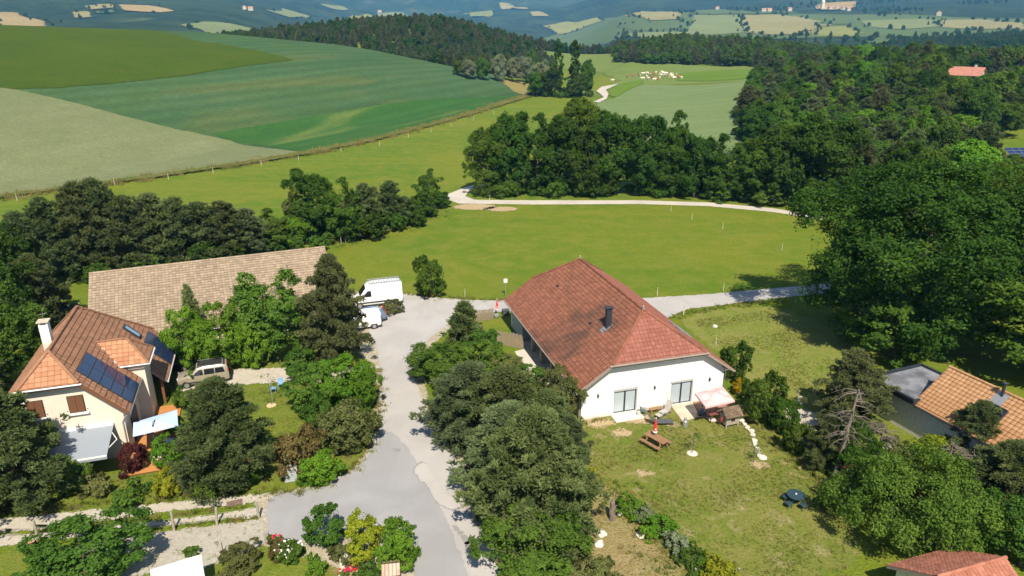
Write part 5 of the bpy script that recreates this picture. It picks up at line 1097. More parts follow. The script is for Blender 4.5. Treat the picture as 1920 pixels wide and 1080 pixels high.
def right_house():
    hr = 5.2; A = at(1780, 688, hr); dirv = Vector((math.cos(-1.182), math.sin(-1.182), 0)); nv = Vector((dirv.y, -dirv.x, 0))
    zl = min(np.arange(1.5, 4.5, 0.02), key=lambda z: abs((at(1710, 757, z) - A).to_2d().dot(dirv.to_2d()))); lo = at(1710, 757, zl); w = (lo - A).to_2d().length; s = (hr - zl) / w; k = math.sqrt(1 + s * s)
    e = empty('orange_roofed_house', (A.x, A.y, 0), -1.182, 'grey walled house with orange tiled roof and flat roofed annexe, at right edge', 'house')
    Ln = 13.0     # local x runs along the ridge towards the camera, -y is the slope one sees
    slope_tiles(e, (0, 0, hr), (1, 0, 0), (0, -1 / k, -s / k), [(0, 0), (Ln, 0), (Ln, w * k), (0, w * k)], 0.34, 0.33, T['orange'], parts=True, deck=TAUPE, seed=40, name='roof_tiles', most=290)
    slope_tiles(e, (0, 0, hr), (1, 0, 0), (0, 1 / k, -s / k), [(0, 0), (Ln, 0), (Ln, w * k), (0, w * k)], 0.34, 0.33, T['orange_stuff'], deck=TAUPE, seed=41)
    caps(e, (0, 0, hr + 0.06), (Ln, 0, hr + 0.06), T['orange_stuff'], 0.11)
    wy = -w + 0.35; zt = hr - s * (w - 0.35) - 0.18
    MB().box(-3.0, Ln, wy, wy + 0.25, -0.3, zt).build('side_wall', plain('pale_render', (0.62, 0.58, 0.53), 0.9), e); MB().box(0.4, 0.6, wy + 0.26, -wy, -0.3, zt).build('gable_wall', GREY, e); wall_prism_y(e, 'gable_wall', [(wy + 0.2, zt + 0.002), (0, hr - 0.2), (-wy - 0.2, zt + 0.002)], 0.42, 0.58, GREY)
    MB().box(-3.0, -2.75, wy + 0.26, w - 1.4, -0.3, 2.45).build('annexe_wall', plain('pale_render', (0.62, 0.58, 0.53), 0.9), e)
    fr = MB().box(-3.9, 0.3, -w - 0.25, w - 1.0, zt - 0.02, zt + 0.36).build('flat_roof', DARKM, e)
    MB().box(-3.7, 0.1, -w - 0.05, w - 1.2, zt + 0.362, zt + 0.372).build('roofing_felt', plain('stained_roofing_felt', (0.21, 0.215, 0.24), 0.5, var=0.5, scale=0.9), fr)
    for p, q in (((-3.9, -w - 0.25), (0.3, -w - 0.25)), ((-3.9, w - 1.0), (0.3, w - 1.0)), ((-3.9, -w - 0.25), (-3.9, w - 1.0))): MB().bar((p[0], p[1], zt + 0.42), (q[0], q[1], zt + 0.42), 0.2, 0.14).build('roof_edging', DARKM, fr)
    wn = MB().box(2.9, 3.5, wy - 0.012, wy - 0.002, 0.7, 1.55).build('window', GLASSD, e); MB().box(2.82, 3.58, wy - 0.09, wy - 0.013, 0.62, 0.70).build('sill', plain('pale_render', (0.62, 0.58, 0.53)), wn); MB().box(2.82, 2.9, wy - 0.05, wy - 0.013, 0.701, 1.6).box(3.5, 3.58, wy - 0.05, wy - 0.013, 0.701, 1.6).box(2.9, 3.5, wy - 0.05, wy - 0.013, 1.55, 1.6).build('frame', DARKM, wn)
    MB().lathe([(0.09, 0), (0.09, 0.05)], 10).xf(Matrix.Translation((4.3, wy - 0.03, 1.5)) @ Matrix.Rotation(math.pi / 2, 4, 'X')).build('wall_vent', PVC, e)
    f = lambda x, y, h: (x, y - h * s / k, hr + s * y + h / k)
    rw_ = MB().quad(f(4.6, -1.9, .16), f(5.5, -1.9, .16), f(5.5, -1.1, .16), f(4.6, -1.1, .16)).build('roof_window', GLASSD, e); MB().bar(f(4.6, -1.95, .13), f(5.5, -1.95, .13), 0.1, 0.14).bar(f(4.6, -1.05, .13), f(5.5, -1.05, .13), 0.1, 0.14).bar(f(4.55, -1.95, .13), f(4.55, -1.05, .13), 0.1, 0.14).bar(f(5.55, -1.95, .13), f(5.55, -1.05, .13), 0.1, 0.14).build('frame', DARKM, rw_)
    fl = MB().tube([(4.45, -0.35, hr - s * 0.35), (4.45, -0.35, hr + 0.75)], 0.11, 12).build('flue', DARKM, e, smooth=False); MB().lathe([(0.02, 0), (0.2, 0.02), (0.02, 0.14)], 12, (4.45, -0.35, hr + 0.82)).build('cowl', DARKM, fl); MB().quad(f(4.05, -0.95, .10), f(4.9, -0.95, .10), f(4.9, -0.12, .10), f(4.05, -0.12, .10)).build('flashing', ZINC, fl)
    MB().tube([(0.2, -w - 0.06, zl - 0.06), (Ln, -w - 0.06, zl - 0.06)], 0.06, 8).build('gutter', DARKM, e)
right_house()

def corner_outbuilding():
    a, b_ = at(1886, 1046, 3.6), at(1757, 1082, 3.6); dv = (b_ - a).normalized(); th = math.atan2(dv.y, dv.x); s = 0.6; k = math.sqrt(1 + s * s)
    e = empty('outbuilding', (a.x, a.y, 0), th, 'red tiled outbuilding roof cut by the bottom right corner', 'outbuilding')
    for sg, mt, sd in ((1, T['old'], 50), (-1, T['old'], 51)):
        slope_tiles(e, (0, 0, 3.6), (1, 0, 0), (0, sg / k, -s / k), [(0, 0), (4.6, 0), (4.6, 3 * k), (0, 3 * k)], 0.24, 0.26, mt, deck=TAUPE, seed=sd, lift=0.04)
    caps(e, (0, 0, 3.66), (4.6, 0, 3.66), T['old'], 0.1); MB().box(0.4, 4.2, -2.6, 2.6, -0.1, 1.95).build('wall', BEIGE, e); wall_prism_y(e, 'gable_wall', [(-2.6, 1.951), (0, 3.4), (2.6, 1.951)], 0.42, 0.62, BEIGE); wall_prism_y(e, 'gable_wall', [(-2.6, 1.951), (0, 3.4), (2.6, 1.951)], 3.98, 4.18, BEIGE)
    for i, (u, v, lab) in enumerate([(1713, 1064, 'left one of two blue plastic sheets by the corner outbuilding'), (1733, 1057, 'right one of two blue plastic sheets by the corner outbuilding')]):
        p = at(u, v, 1.0); q = empty('plastic_sheet', (p.x, p.y, 0), 0.4, lab, 'tarpaulin'); sm = plain('blue_plastic', (0.03, 0.19, 0.55), 0.4)
        bm_ = MB().box(-0.4, 0.4, -0.22, 0.22, 0.0, 1.0); bm_.v = [(x + RNG.normal(0, .05), y + RNG.normal(0, .05), z + (RNG.normal(0, .06) if z > 0 else 0)) for x, y, z in bm_.v]; bm_.build('sheet', sm, q, bevel=0.06, smooth=True)
corner_outbuilding()
def red_shed():
    p = at(1605, 915); e = empty('garden_shed', (p.x, p.y, 0), 0.35, 'little shed with red sheet roof half hidden behind the round oak', 'shed'); RS = plain('faded_red_sheet', (0.42, 0.085, 0.075), 0.6)
    MB().box(-0.9, 0.9, -0.7, 0.7, 0, 1.35).build('wall', WOODG, e)
    for sg in (-1, 1):
        for i in range(5): x = -1.1 + i * 0.44; MB().quad((x, 0, 1.95), (x + 0.43, 0, 1.95), (x + 0.43, sg * 0.95, 1.3), (x, sg * 0.95, 1.3)).build('roof_sheet', RS, e)
    MB().box(-0.3, 0.3, -0.73, -0.702, 0, 1.2).build('door', WOODB, e)
red_shed()
# far buildings
def small_house(loc, rz, w, l, hw, hrf, wall, roof, label, group=None, name='house', wins=3):
    e = empty(name, loc, rz, label, 'house', group); MB().box(-l / 2, l / 2, -w / 2, w / 2, -2.0, hw).build('wall', wall, e)
    for x in (-l / 2, l / 2 - 0.2): wall_prism_y(e, 'gable', [(-w / 2, hw + 0.002), (0, hw + hrf - 0.1), (w / 2, hw + 0.002)], x, x + 0.2, wall)
    for sg in (-1, 1):
        n = Vector((0, sg * hrf, w / 2)).normalized() * 0.2; q = [Vector((-l / 2 - 0.5, 0, hw + hrf)), Vector((l / 2 + 0.5, 0, hw + hrf)), Vector((l / 2 + 0.5, sg * (w / 2 + 0.5), hw - 0.5 * hrf / (w / 2))), Vector((-l / 2 - 0.5, sg * (w / 2 + 0.5), hw - 0.5 * hrf / (w / 2)))]
        mb = MB(); mb.v = [tuple(p + n) for p in q] + [tuple(p + n * 0.1) for p in q]; mb.f = [[0, 1, 2, 3], [7, 6, 5, 4]] + [[i, (i + 1) % 4, 4 + (i + 1) % 4, 4 + i] for i in range(4)]; mb.build('roof', roof, e)
    for i in range(wins):
        x = -l / 2 + l * (i + 0.5) / wins; MB().box(x - 0.55, x + 0.55, -w / 2 - 0.06, -w / 2 - 0.01, 0.9, 2.2).build('window', GLASSD, e)
    MB().box(l * 0.2, l * 0.2 + 0.7, 0.3, 1.0, hw + hrf * 0.5, hw + hrf + 0.9).build('chimney', wall, e)
    return e
PINKT = plain('pinkish_tile_roof', (0.40, 0.175, 0.13), 0.85, var=0.2, scale=1.5); FARW = plain('far_white_wall', (0.50, 0.48, 0.44), 0.9); FART = plain('far_tile_roof', (0.38, 0.20, 0.13), 0.85); FARG = plain('grey_slate', (0.28, 0.29, 0.31), 0.8)
small_house((house_r.x, house_r.y, house_r.z - 0.4), -0.75, 8, 10.5, 5.4, 2.6, FARW, PINKT, 'white house with a pinkish roof rising out of the wood on the right')
hw_ = hit(1003, 88); small_house((hw_.x + 6, hw_.y - 5, hw_.z + 1), 0.5, 9, 12, 6, 4, FARW, FARG, 'white house with grey roof among the trees of the ridge wood')
hn = np.random.default_rng(6)
vil = [(1545, 18), (1556, 19), (1568, 18), (1580, 19), (1590, 21), (1432, 22), (1442, 23), (1480, 21), (1345, 19), (1760, 30)]
for u, v in vil:
    p = hit(u, v, 0, 900); small_house(tuple(p + Vector((0, 0, 2.5))), hn.uniform(-1, 1), hn.uniform(8, 11), hn.uniform(11, 17), hn.uniform(5, 6), hn.uniform(3, 4), FARW, FART, 'tiny pale house across the valley on the right', 'far houses across the valley on the right', 'far_house')
for u, v in [(458, 18), (470, 20), (712, 25)]:
    p = hit(u, v, 0, 900); sc = min(1.4, p.length / 2600); small_house(tuple(p + Vector((0, 0, 2.5 * sc))), hn.uniform(-1, 1), 10 * sc, 15 * sc, 6 * sc, 4 * sc, FARW, FART, 'tiny pale house on the far hills at left', 'far houses on the hills at left', 'far_house')
p = hit(1556, 18); ce = small_house(tuple(p + Vector((-14, 30, 2))), 0.3, 9, 10, 22, 8, FARW, FARW, 'pale village church tower across the valley', None, 'church_tower', 1)
def solar_rack():
    p = hit(1893, 300); e = empty('solar_rack', tuple(p), 0.05, 'rack of blue solar panels in the glade at the right edge', 'solar panels')
    for i in range(7):
        for j in range(3):
            x = i * 1.72; y0 = j * 1.02; q = MB(); f = lambda x_, y_: (x_, y_ * 0.86, 0.9 + y_ * 0.5)
            q.v = [f(x, y0), f(x + 1.68, y0), f(x + 1.68, y0 + 0.99), f(x, y0 + 0.99)]; q.v += [(a, b_, c - 0.05) for a, b_, c in q.v]; q.f = [[0, 1, 2, 3], [7, 6, 5, 4]] + [[k, (k + 1) % 4, 4 + (k + 1) % 4, 4 + k] for k in range(4)]
            pn = q.build('solar_panel', ZINC, e); MB().quad(*[(a_, b_, c_ + 0.006) for a_, b_, c_ in (f(x + .03, y0 + .03), f(x + 1.65, y0 + .03), f(x + 1.65, y0 + .96), f(x + .03, y0 + .96))]).build('cells', SOLAR, pn)
    for i in range(4): MB().bar((i * 3.9 + 0.2, 0.3, -0.3), (i * 3.9 + 0.2, 0.3, 0.98), 0.1).build('post', ZINC, e); MB().bar((i * 3.9 + 0.2, 2.3, -0.3), (i * 3.9 + 0.2, 2.3, 2.2), 0.1).build('post', ZINC, e)
solar_rack()
# ------------------------------------------------------------------ vehicles
RUBBER = plain('tyre_rubber', (0.02, 0.02, 0.021), 0.9); ALLOY = plain('alloy', (0.45, 0.46, 0.47), 0.35, 0.7); BLACKP = plain('black_plastic', (0.03, 0.03, 0.032), 0.6)
REDL = plain('red_lamp', (0.45, 0.02, 0.02), 0.25); CLEARL = plain('clear_lamp', (0.65, 0.67, 0.7), 0.15)
def car_paint(name, c, metal=0.0):
    b = NB(name); co = b.coord(); b.base(b.mix(b.ramp(b.noise(co, 1.6, 4), 0.35, 0.8), c, mul(c, 0.93)), 0.28, metal, 0.5); b.p.inputs['Coat Weight'].default_value = 0.5; return b.m
VANW = car_paint('white_car_paint', (0.80, 0.80, 0.80)); BEIGEP = car_paint('champagne_paint', (0.42, 0.36, 0.28), 0.35); BLUEP = car_paint('blue_grey_paint', (0.16, 0.21, 0.30), 0.3); DKP = car_paint('dark_paint', (0.02, 0.025, 0.035), 0.2)
def vehicle(name, label, L_, st, loc, rz, paint, wheels, wr, side_wins, screen, rear=None, mould=None, roof_mat=None, lights=(0.8, 1.25)):
    """st: stations (x, z_bottom, z_belt, z_top, half width low, at belt, at roof); the car faces +x, x measured back from the nose"""
    e = empty(name, loc, rz, label, 'van' if 'van' in name else 'car')
    st = np.array(st, float)
    def sec(x):
        v = [np.interp(x, st[:, 0], st[:, i]) for i in range(1, 7)]; zb, zl, zt, w0, w1, w2 = v
        r = min(0.14, (zt - zl) * 0.45)
        return [(0, zb), (w0 * 0.93, zb), (w0, zb + 0.10), (w1, (zb + zl) / 2), (w1 * 0.995, zl), (w2 + (w1 - w2) * 0.15, zt - r), (w2 * 0.88, zt - r * 0.15), (0, zt)]
    def yat(x, z):
        s_ = sec(x); zs = [p[1] for p in s_[1:-1]]; ys = [p[0] for p in s_[1:-1]]; return float(np.interp(z, zs, ys))
    def ztop(x): return float(np.interp(x, st[:, 0], st[:, 3]))
    mb = MB(); xs = sorted(set(list(st[:, 0]) + [L_ * i / 18 for i in range(19)])); n = 8; m = 2 * n - 2
    for x in xs:
        s_ = sec(x); ring = [(y, z) for y, z in s_] + [(-y, z) for y, z in s_[-2:0:-1]]
        mb.v += [(L_ / 2 - x, y, z) for y, z in ring]
    for i in range(len(xs) - 1):
        for k in range(m): mb.f.append([i * m + k, i * m + (k + 1) % m, (i + 1) * m + (k + 1) % m, (i + 1) * m + k])
    mb.f.append(list(range(m))[::-1]); mb.f.append([(len(xs) - 1) * m + k for k in range(m)])
    body = mb.build('body', paint, e, smooth=True)
    md = body.modifiers.new('edges', 'EDGE_SPLIT'); md.split_angle = math.radians(38)
    def patch(nm, f, nu, nv, mat, par):
        p = MB(); 
        for i in range(nu + 1):
            for j in range(nv + 1): p.v.append(f(i / nu, j / nv))
        for i in range(nu):
            for j in range(nv): a = i * (nv + 1) + j; p.f.append([a, a + 1, a + nv + 2, a + nv + 1])
        return p.build(nm, mat, par, smooth=True)
    for sg in (-1, 1):
        for (xa, xb, za, zb_, slant, slant2) in side_wins:
            patch('side_window', lambda u, v: (L_ / 2 - (xa + (xb - xa) * u + slant * v * (1 - u) - slant2 * v * u), sg * (yat(xa + (xb - xa) * u, za + (zb_ - za) * v) + 0.03), za + (zb_ - za) * v), 5, 3, GLASSD, e)
        if mould: patch('side_moulding', lambda u, v: (L_ / 2 - (0.9 + (L_ - 1.4) * u), sg * (yat(0.9 + (L_ - 1.4) * u, mould[0] + (mould[1] - mould[0]) * v) + 0.02), mould[0] + (mould[1] - mould[0]) * v), 8, 1, BLACKP, e)
        MB().box(-0.09, 0.09, -0.03, 0.16 * 1, 0, 0.2).xf(Matrix.Scale(sg, 4, (0, 1, 0))).build('wing_mirror', BLACKP, e, loc=(L_ / 2 - screen[0] - 0.35, sg * (yat(screen[0] + 0.3, st[3][2]) + 0.04), st[3][2] + 0.05))
        MB().box(-0.02, 0.10, -0.10, 0.10, 0, 0.18).build('headlight', CLEARL, e, loc=(L_ / 2 - 0.16, sg * (st[1][5] - 0.2), lights[0]), bevel=0.02)
        MB().box(-0.03, 0.05, -0.07, 0.07, 0, 0.42).build('tail_light', REDL, e, loc=(-L_ / 2 + 0.02, sg * (st[-1][5] - 0.10), lights[1] - 0.3), bevel=0.015)
        for x in wheels:
            w_ = MB().lathe([(wr * 0.62, -0.1), (wr * 0.93, -0.105), (wr, -0.07), (wr, 0.07), (wr * 0.93, 0.105), (wr * 0.62, 0.1)], 20).xf(Matrix.Rotation(math.pi / 2, 4, 'X')).build('wheel', RUBBER, e, loc=(L_ / 2 - x, sg * (st[2][5] - 0.10), wr), smooth=False)
            MB().lathe([(0.02, 0.0), (wr * 0.60, -0.01), (wr * 0.64, 0.02)], 14).xf(Matrix.Rotation(math.pi / 2 * (1 if sg > 0 else -1), 4, 'X') @ Matrix.Rotation(math.pi, 4, 'X')).build('rim', ALLOY, w_, loc=(0, sg * 0.112, 0))
            arch = MB(); k0 = len(arch.v); yy = sg * (yat(x, wr + 0.12) + 0.006)
            pts_ = [(L_ / 2 - x + math.cos(t_) * (wr + 0.07), yy, wr + math.sin(t_) * (wr + 0.07)) for t_ in np.linspace(-0.15, math.pi + 0.15, 13)]
            arch.v = pts_ + [(L_ / 2 - x, yy, wr * 0.8)]; arch.f = [[i, i + 1, 13] for i in range(12)]; arch.build('wheel_arch', BLACKP, e)
    xa, xb = screen
    patch('windscreen', lambda u, v: (L_ / 2 - (xa + (xb - xa) * u) + 0.012, (v * 2 - 1) * sec(xa + (xb - xa) * u)[5][0] * 0.9, ztop(xa + (xb - xa) * u) + 0.012 - 0.03 * abs(v * 2 - 1) ** 2), 4, 6, GLASSD, e)
    MB().box(-L_ / 2 - 0.10, -L_ / 2 + 0.06, -st[-1][4] + 0.05, st[-1][4] - 0.05, st[-1][1] - 0.02, st[-1][1] + 0.24).build('rear_bumper', BLACKP, e, bevel=0.03); MB().box(L_ / 2 - 0.08, L_ / 2 + 0.05, -st[0][4] * 0.95, st[0][4] * 0.95, st[0][1] - 0.08, st[0][1] + 0.16).build('front_bumper', paint, e, bevel=0.03)
    if rear: MB().quad((-L_ / 2 - 0.012, -st[-1][6] * 0.8, rear[0]), (-L_ / 2 - 0.012, st[-1][6] * 0.8, rear[0]), (-L_ / 2 - 0.012, st[-1][6] * 0.8, rear[1]), (-L_ / 2 - 0.012, -st[-1][6] * 0.8, rear[1])).build('rear_window', GLASSD, e)
    if roof_mat: patch('roof_panel', lambda u, v: (L_ / 2 - (screen[1] + 0.1 + (L_ - screen[1] - 0.35) * u), (v * 2 - 1) * sec(screen[1] + 0.1 + (L_ - screen[1] - 0.35) * u)[6][0] * 0.98, ztop(screen[1] + 0.1 + (L_ - screen[1] - 0.35) * u) + 0.012 - 0.02 * abs(v * 2 - 1)), 8, 6, roof_mat, e)
    return e
def head(ub, vb, uf, vf):
    d = at(uf, vf) - at(ub, vb); return math.atan2(d.y, d.x)
van_st = [(0, .45, .72, .80, .78, .80, .70), (.15, .35, .92, 1.02, .92, .93, .82), (.75, .33, 1.08, 1.20, .96, .97, .86), (1.05, .33, 1.18, 1.36, .97, .985, .86), (1.80, .33, 1.25, 2.36, .98, .99, .80), (2.15, .33, 1.25, 2.62, .98, .99, .82), (3.2, .33, 1.25, 2.68, .98, .99, .84), (5.55, .33, 1.25, 2.66, .98, .99, .84), (5.85, .38, 1.25, 2.60, .95, .965, .80)]
rz = head(733, 573, 682, 579); p = (at(733, 573) + at(682, 579)) / 2; n_ = Vector((-math.sin(rz), math.cos(rz), 0)) * -0.95
v_ = vehicle('delivery_van', 'tall white delivery van with roof rack parked by the barn', 5.85, van_st, (p.x + n_.x, p.y + n_.y, 0.05), rz, VANW, (1.0, 4.65), 0.35, [(1.35, 2.35, 1.32, 1.98, 0.40, 0.02)], (1.10, 1.78), None, (0.55, 0.72))
for sg in (-1, 1):
    for x_ in (0.58, -0.55): MB().box(x_ - 0.012, x_ + 0.012, sg * 0.995 - 0.006, sg * 0.995 + 0.006, 0.75, 1.25).build('door_seam', BLACKP, v_)
    MB().box(0.35, 0.50, sg * 1.0 - 0.012, sg * 1.0 + 0.012, 1.12, 1.16).build('door_handle', BLACKP, v_)
rk = MB()
for sg in (-1, 1): rk.bar((0.75, sg * 0.72, 2.80), (-2.85, sg * 0.72, 2.80), 0.05, 0.06)
rk = rk.build('roof_rack', ZINC, v_)
rung = MB().bar((0, -0.74, 2.78), (0, 0.74, 2.78), 0.05, 0.05).mesh('rung', ZINC)
for i in range(13): mobj('rung', rung, rk, (0.7 - i * 0.29, 0, 0))
for x in (0.4, -1.0, -2.5):
    for sg in (-1, 1): MB().bar((x, sg * 0.72, 2.58), (x, sg * 0.72, 2.80), 0.05).build('bracket', ZINC, rk)
sv_st = [(0, .42, .68, .76, .72, .74, .64), (.12, .33, .85, .95, .84, .86, .76), (.85, .30, .98, 1.06, .89, .90, .78), (1.0, .30, 1.02, 1.12, .89, .90, .76), (1.65, .30, 1.05, 1.72, .90, .91, .70), (2.2, .30, 1.05, 1.84, .90, .91, .74), (3.8, .30, 1.05, 1.82, .90, .91, .76), (4.2, .38, 1.05, 1.74, .87, .88, .72)]
rz = head(703, 617, 650, 624); p = at(703, 617); d_ = Vector((math.cos(rz), math.sin(rz), 0)); n_ = Vector((-d_.y, d_.x, 0))
vehicle('small_van', 'small white van half hidden by the brownish pine', 4.2, sv_st, tuple(p + d_ * 1.4 - n_ * 0.8 + Vector((0, 0, 0.05))), rz, VANW, (.8, 3.45), 0.32, [(1.35, 2.25, 1.10, 1.55, .30, 0)], (1.02, 1.62), None, None)
car_st = [(0, .40, .62, .68, .72, .74, .64), (.12, .30, .74, .82, .82, .84, .74), (.95, .28, .88, .96, .86, .87, .76), (1.15, .28, .92, 1.02, .86, .87, .74), (1.95, .28, .95, 1.46, .87, .88, .62), (2.6, .28, .95, 1.52, .87, .88, .64), (3.5, .28, .97, 1.44, .87, .88, .62), (4.0, .32, .97, 1.12, .85, .86, .66), (4.2, .42, .90, .98, .80, .81, .66)]
p = at(716, 600); vehicle('parked_car', 'blue grey car squeezed between the two white vans', 4.2, car_st, tuple(p + d_ * 1.7 + Vector((0, 0, 0.05))), rz + 0.04, BLUEP, (.85, 3.4), 0.31, [(1.5, 2.4, 1.0, 1.36, .35, 0), (2.45, 3.4, 1.0, 1.36, 0, .25)], (1.18, 1.92), (1.0, 1.3))
mpv = [(0, .42, .66, .74, .72, .74, .64), (.12, .32, .82, .92, .84, .86, .76), (.85, .30, .96, 1.05, .87, .88, .77), (1.0, .30, 1.00, 1.12, .87, .88, .76), (1.75, .30, 1.04, 1.70, .875, .885, .68), (2.3, .30, 1.04, 1.80, .875, .885, .72), (3.9, .30, 1.04, 1.78, .875, .885, .73), (4.25, .34, 1.04, 1.68, .86, .87, .70), (4.36, .42, 1.0, 1.25, .84, .85, .72)]
rz = head(415, 719, 350, 729); p = (at(415, 719) + at(350, 729)) / 2; d_ = Vector((math.cos(rz), math.sin(rz), 0)); n_ = Vector((-d_.y, d_.x, 0))
m_ = vehicle('people_carrier_van', 'champagne beige people carrier parked on the gravel drive', 4.36, mpv, tuple(p - n_ * 0.8 + Vector((0, 0, 0.04))), rz, BEIGEP, (.82, 3.62), 0.32, [(1.45, 2.25, 1.10, 1.56, .35, .02), (2.35, 3.2, 1.10, 1.58, .02, .02), (3.25, 4.05, 1.12, 1.58, .02, .12)], (1.02, 1.72), (1.15, 1.6), (.42, .55), BLACKP)
for sg in (-1, 1): MB().bar((0.35, sg * 0.66, 1.86), (-1.75, sg * 0.66, 1.84), 0.04).build('roof_rail', ALLOY, m_)
p = at(112, 592); vehicle('parked_car', 'dark car in deep shade behind the tiled house', 4.2, car_st, (p.x, p.y, 0.02), 0.5, DKP, (.85, 3.4), 0.31, [(1.5, 2.4, 1.0, 1.36, .35, 0), (2.45, 3.4, 1.0, 1.36, 0, .25)], (1.18, 1.92), (1.0, 1.3))
p = at(340, 705); vehicle('parked_car', 'dark car nose under the porch roof beside the beige people carrier', 4.2, car_st, (p.x - 1.6, p.y + 1.2, 0.02), rz, DKP, (.85, 3.4), 0.31, [(1.5, 2.4, 1.0, 1.36, .35, 0), (2.45, 3.4, 1.0, 1.36, 0, .25)], (1.18, 1.92), (1.0, 1.3))

# ------------------------------------------------------------------ skinned bodies
def skinned(name, verts, edges, radii, mat, sub=1):
    me = bpy.data.meshes.new(name); me.from_pydata(verts, edges, []); me.update(); o = bpy.data.objects.new(name, me); COL.objects.link(o)
    o.modifiers.new('skin', 'SKIN'); o.modifiers.new('sub', 'SUBSURF').levels = sub; o.modifiers['sub'].render_levels = sub
    for i, r in enumerate(radii): me.skin_vertices[0].data[i].radius = r if isinstance(r, tuple) else (r, r)
    me.skin_vertices[0].data[0].use_root = True
    bpy.context.view_layer.update(); ev = o.evaluated_get(bpy.context.evaluated_depsgraph_get()); out = bpy.data.meshes.new_from_object(ev); out.name = name
    out.materials.clear(); out.materials.append(mat); bpy.data.objects.remove(o); out.polygons.foreach_set('use_smooth', [True] * len(out.polygons)); return out
def cow_mat(name, a, b_, thr):
    b = NB(name); f = b.noise(b.coord(), 1.1, 2, 0.5); b.base(b.mix(b.ramp(f, thr - 0.02, thr + 0.02), a, b_), 0.8, 0, 0.2); return b.m
CW = [cow_mat('cream_hide', (0.70, 0.62, 0.50), (0.74, 0.68, 0.58), 0.5), cow_mat('brown_hide', (0.25, 0.10, 0.045), (0.30, 0.13, 0.06), 0.5), cow_mat('pied_hide', (0.72, 0.68, 0.62), (0.28, 0.12, 0.05), 0.5)]
cow_v = [(-0.2, 0, 1.05), (-0.8, 0, 1.12), (0.45, 0, 1.02), (0.8, 0, 1.18), (1.12, 0, 1.25), (1.45, 0, 1.05),
         (-0.78, 0.2, 0.75), (-0.85, 0.2, 0.42), (-0.80, 0.2, 0.05), (-0.78, -0.2, 0.75), (-0.85, -0.2, 0.42), (-0.80, -0.2, 0.05),
         (0.5, 0.2, 0.65), (0.5, 0.2, 0.36), (0.48, 0.2, 0.05), (0.5, -0.2, 0.65), (0.5, -0.2, 0.36), (0.48, -0.2, 0.05), (-1.05, 0, 1.15), (-1.1, 0, 0.6), (1.12, 0.2, 1.32), (1.12, -0.2, 1.32)]
cow_e = [(0, 1), (0, 2), (2, 3), (3, 4), (4, 5), (1, 6), (6, 7), (7, 8), (1, 9), (9, 10), (10, 11), (2, 12), (12, 13), (13, 14), (2, 15), (15, 16), (16, 17), (1, 18), (18, 19), (4, 20), (4, 21)]
cow_r = [(0.36, 0.40), (0.30, 0.30), (0.32, 0.38), 0.22, 0.16, 0.10, 0.13, 0.07, 0.06, 0.13, 0.07, 0.06, 0.10, 0.065, 0.06, 0.10, 0.065, 0.06, 0.05, 0.03, 0.04, 0.04]
cow_me = skinned('cow', cow_v, cow_e, cow_r, CW[0])
cu = [(1198, 143), (1206, 141), (1212, 146), (1205, 150), (1216, 150), (1224, 141), (1213, 140), (1219, 143), (1221, 148), (1230, 139), (1236, 142), (1241, 138), (1245, 140), (1240, 144), (1237, 149), (1233, 151), (1255, 147), (1260, 145), (1264, 149), (1258, 142), (1272, 147), (1277, 149), (1250, 141), (1227, 152), (1176, 146), (1186, 145), (1148, 154), (1200, 145), (1246, 144), (1268, 143)]
for i, (u, v) in enumerate(cu):
    p = hit(u, v); me = cow_me; kind = 1 if i in (0, 5, 8, 20, 24, 25, 15) else 2 if i % 3 == 1 else 0
    lab = {24: 'left one of two brown cows standing apart left of the herd', 25: 'right one of two brown cows standing apart left of the herd', 26: 'pale cow standing alone left of the herd by the track'}.get(i) or ('cream white cow grazing in the distant herd', 'brown cow grazing in the distant herd', 'brown and white cow grazing in the distant herd')[kind]
    o = mobj('cow', cow_me, None, tuple(p + Vector((0, 0, 0.1))), (0, 0, RNG.uniform(0, 6.28))); o.scale = (1.15,) * 3; o.material_slots[0].link = 'OBJECT'; o.material_slots[0].material = CW[kind]; tag(o, lab, 'cow', 'cattle herd in the pasture')

# ------------------------------------------------------------------ props
def thing(name, uv_or_xyz, rz, label, cat, group=None, z=0.0):
    p = at(*uv_or_xyz) if len(uv_or_xyz) == 2 else Vector(uv_or_xyz)
    return empty(name, (p.x, p.y, z), rz, label, cat, group)
RED = plain('red_cloth', (0.62, 0.045, 0.04), 0.8, var=0.1); PINK = plain('faded_pink_cloth', (0.72, 0.42, 0.42), 0.85, var=0.06, scale=2); WHITEC = plain('white_cloth', (0.82, 0.82, 0.80), 0.85, var=0.05); BLUEC = plain('pale_blue_cloth', (0.46, 0.58, 0.80), 0.85, var=0.05, scale=2); BLUEM = plain('light_blue_metal', (0.22, 0.42, 0.70), 0.5); DKBLUE = plain('dark_teal_plastic', (0.03, 0.06, 0.075), 0.5); GREENP = plain('grey_green_plastic', (0.16, 0.21, 0.20), 0.5); GREYC = plain('grey_cushion', (0.42, 0.40, 0.37), 0.9); CHAR = plain('charcoal_mesh', (0.08, 0.085, 0.095), 0.7); TABLEW = plain('table_wood', (0.30, 0.17, 0.09), 0.75, scale=9, var=0.3); SKIN = plain('skin', (0.55, 0.34, 0.24), 0.6, var=0.05)
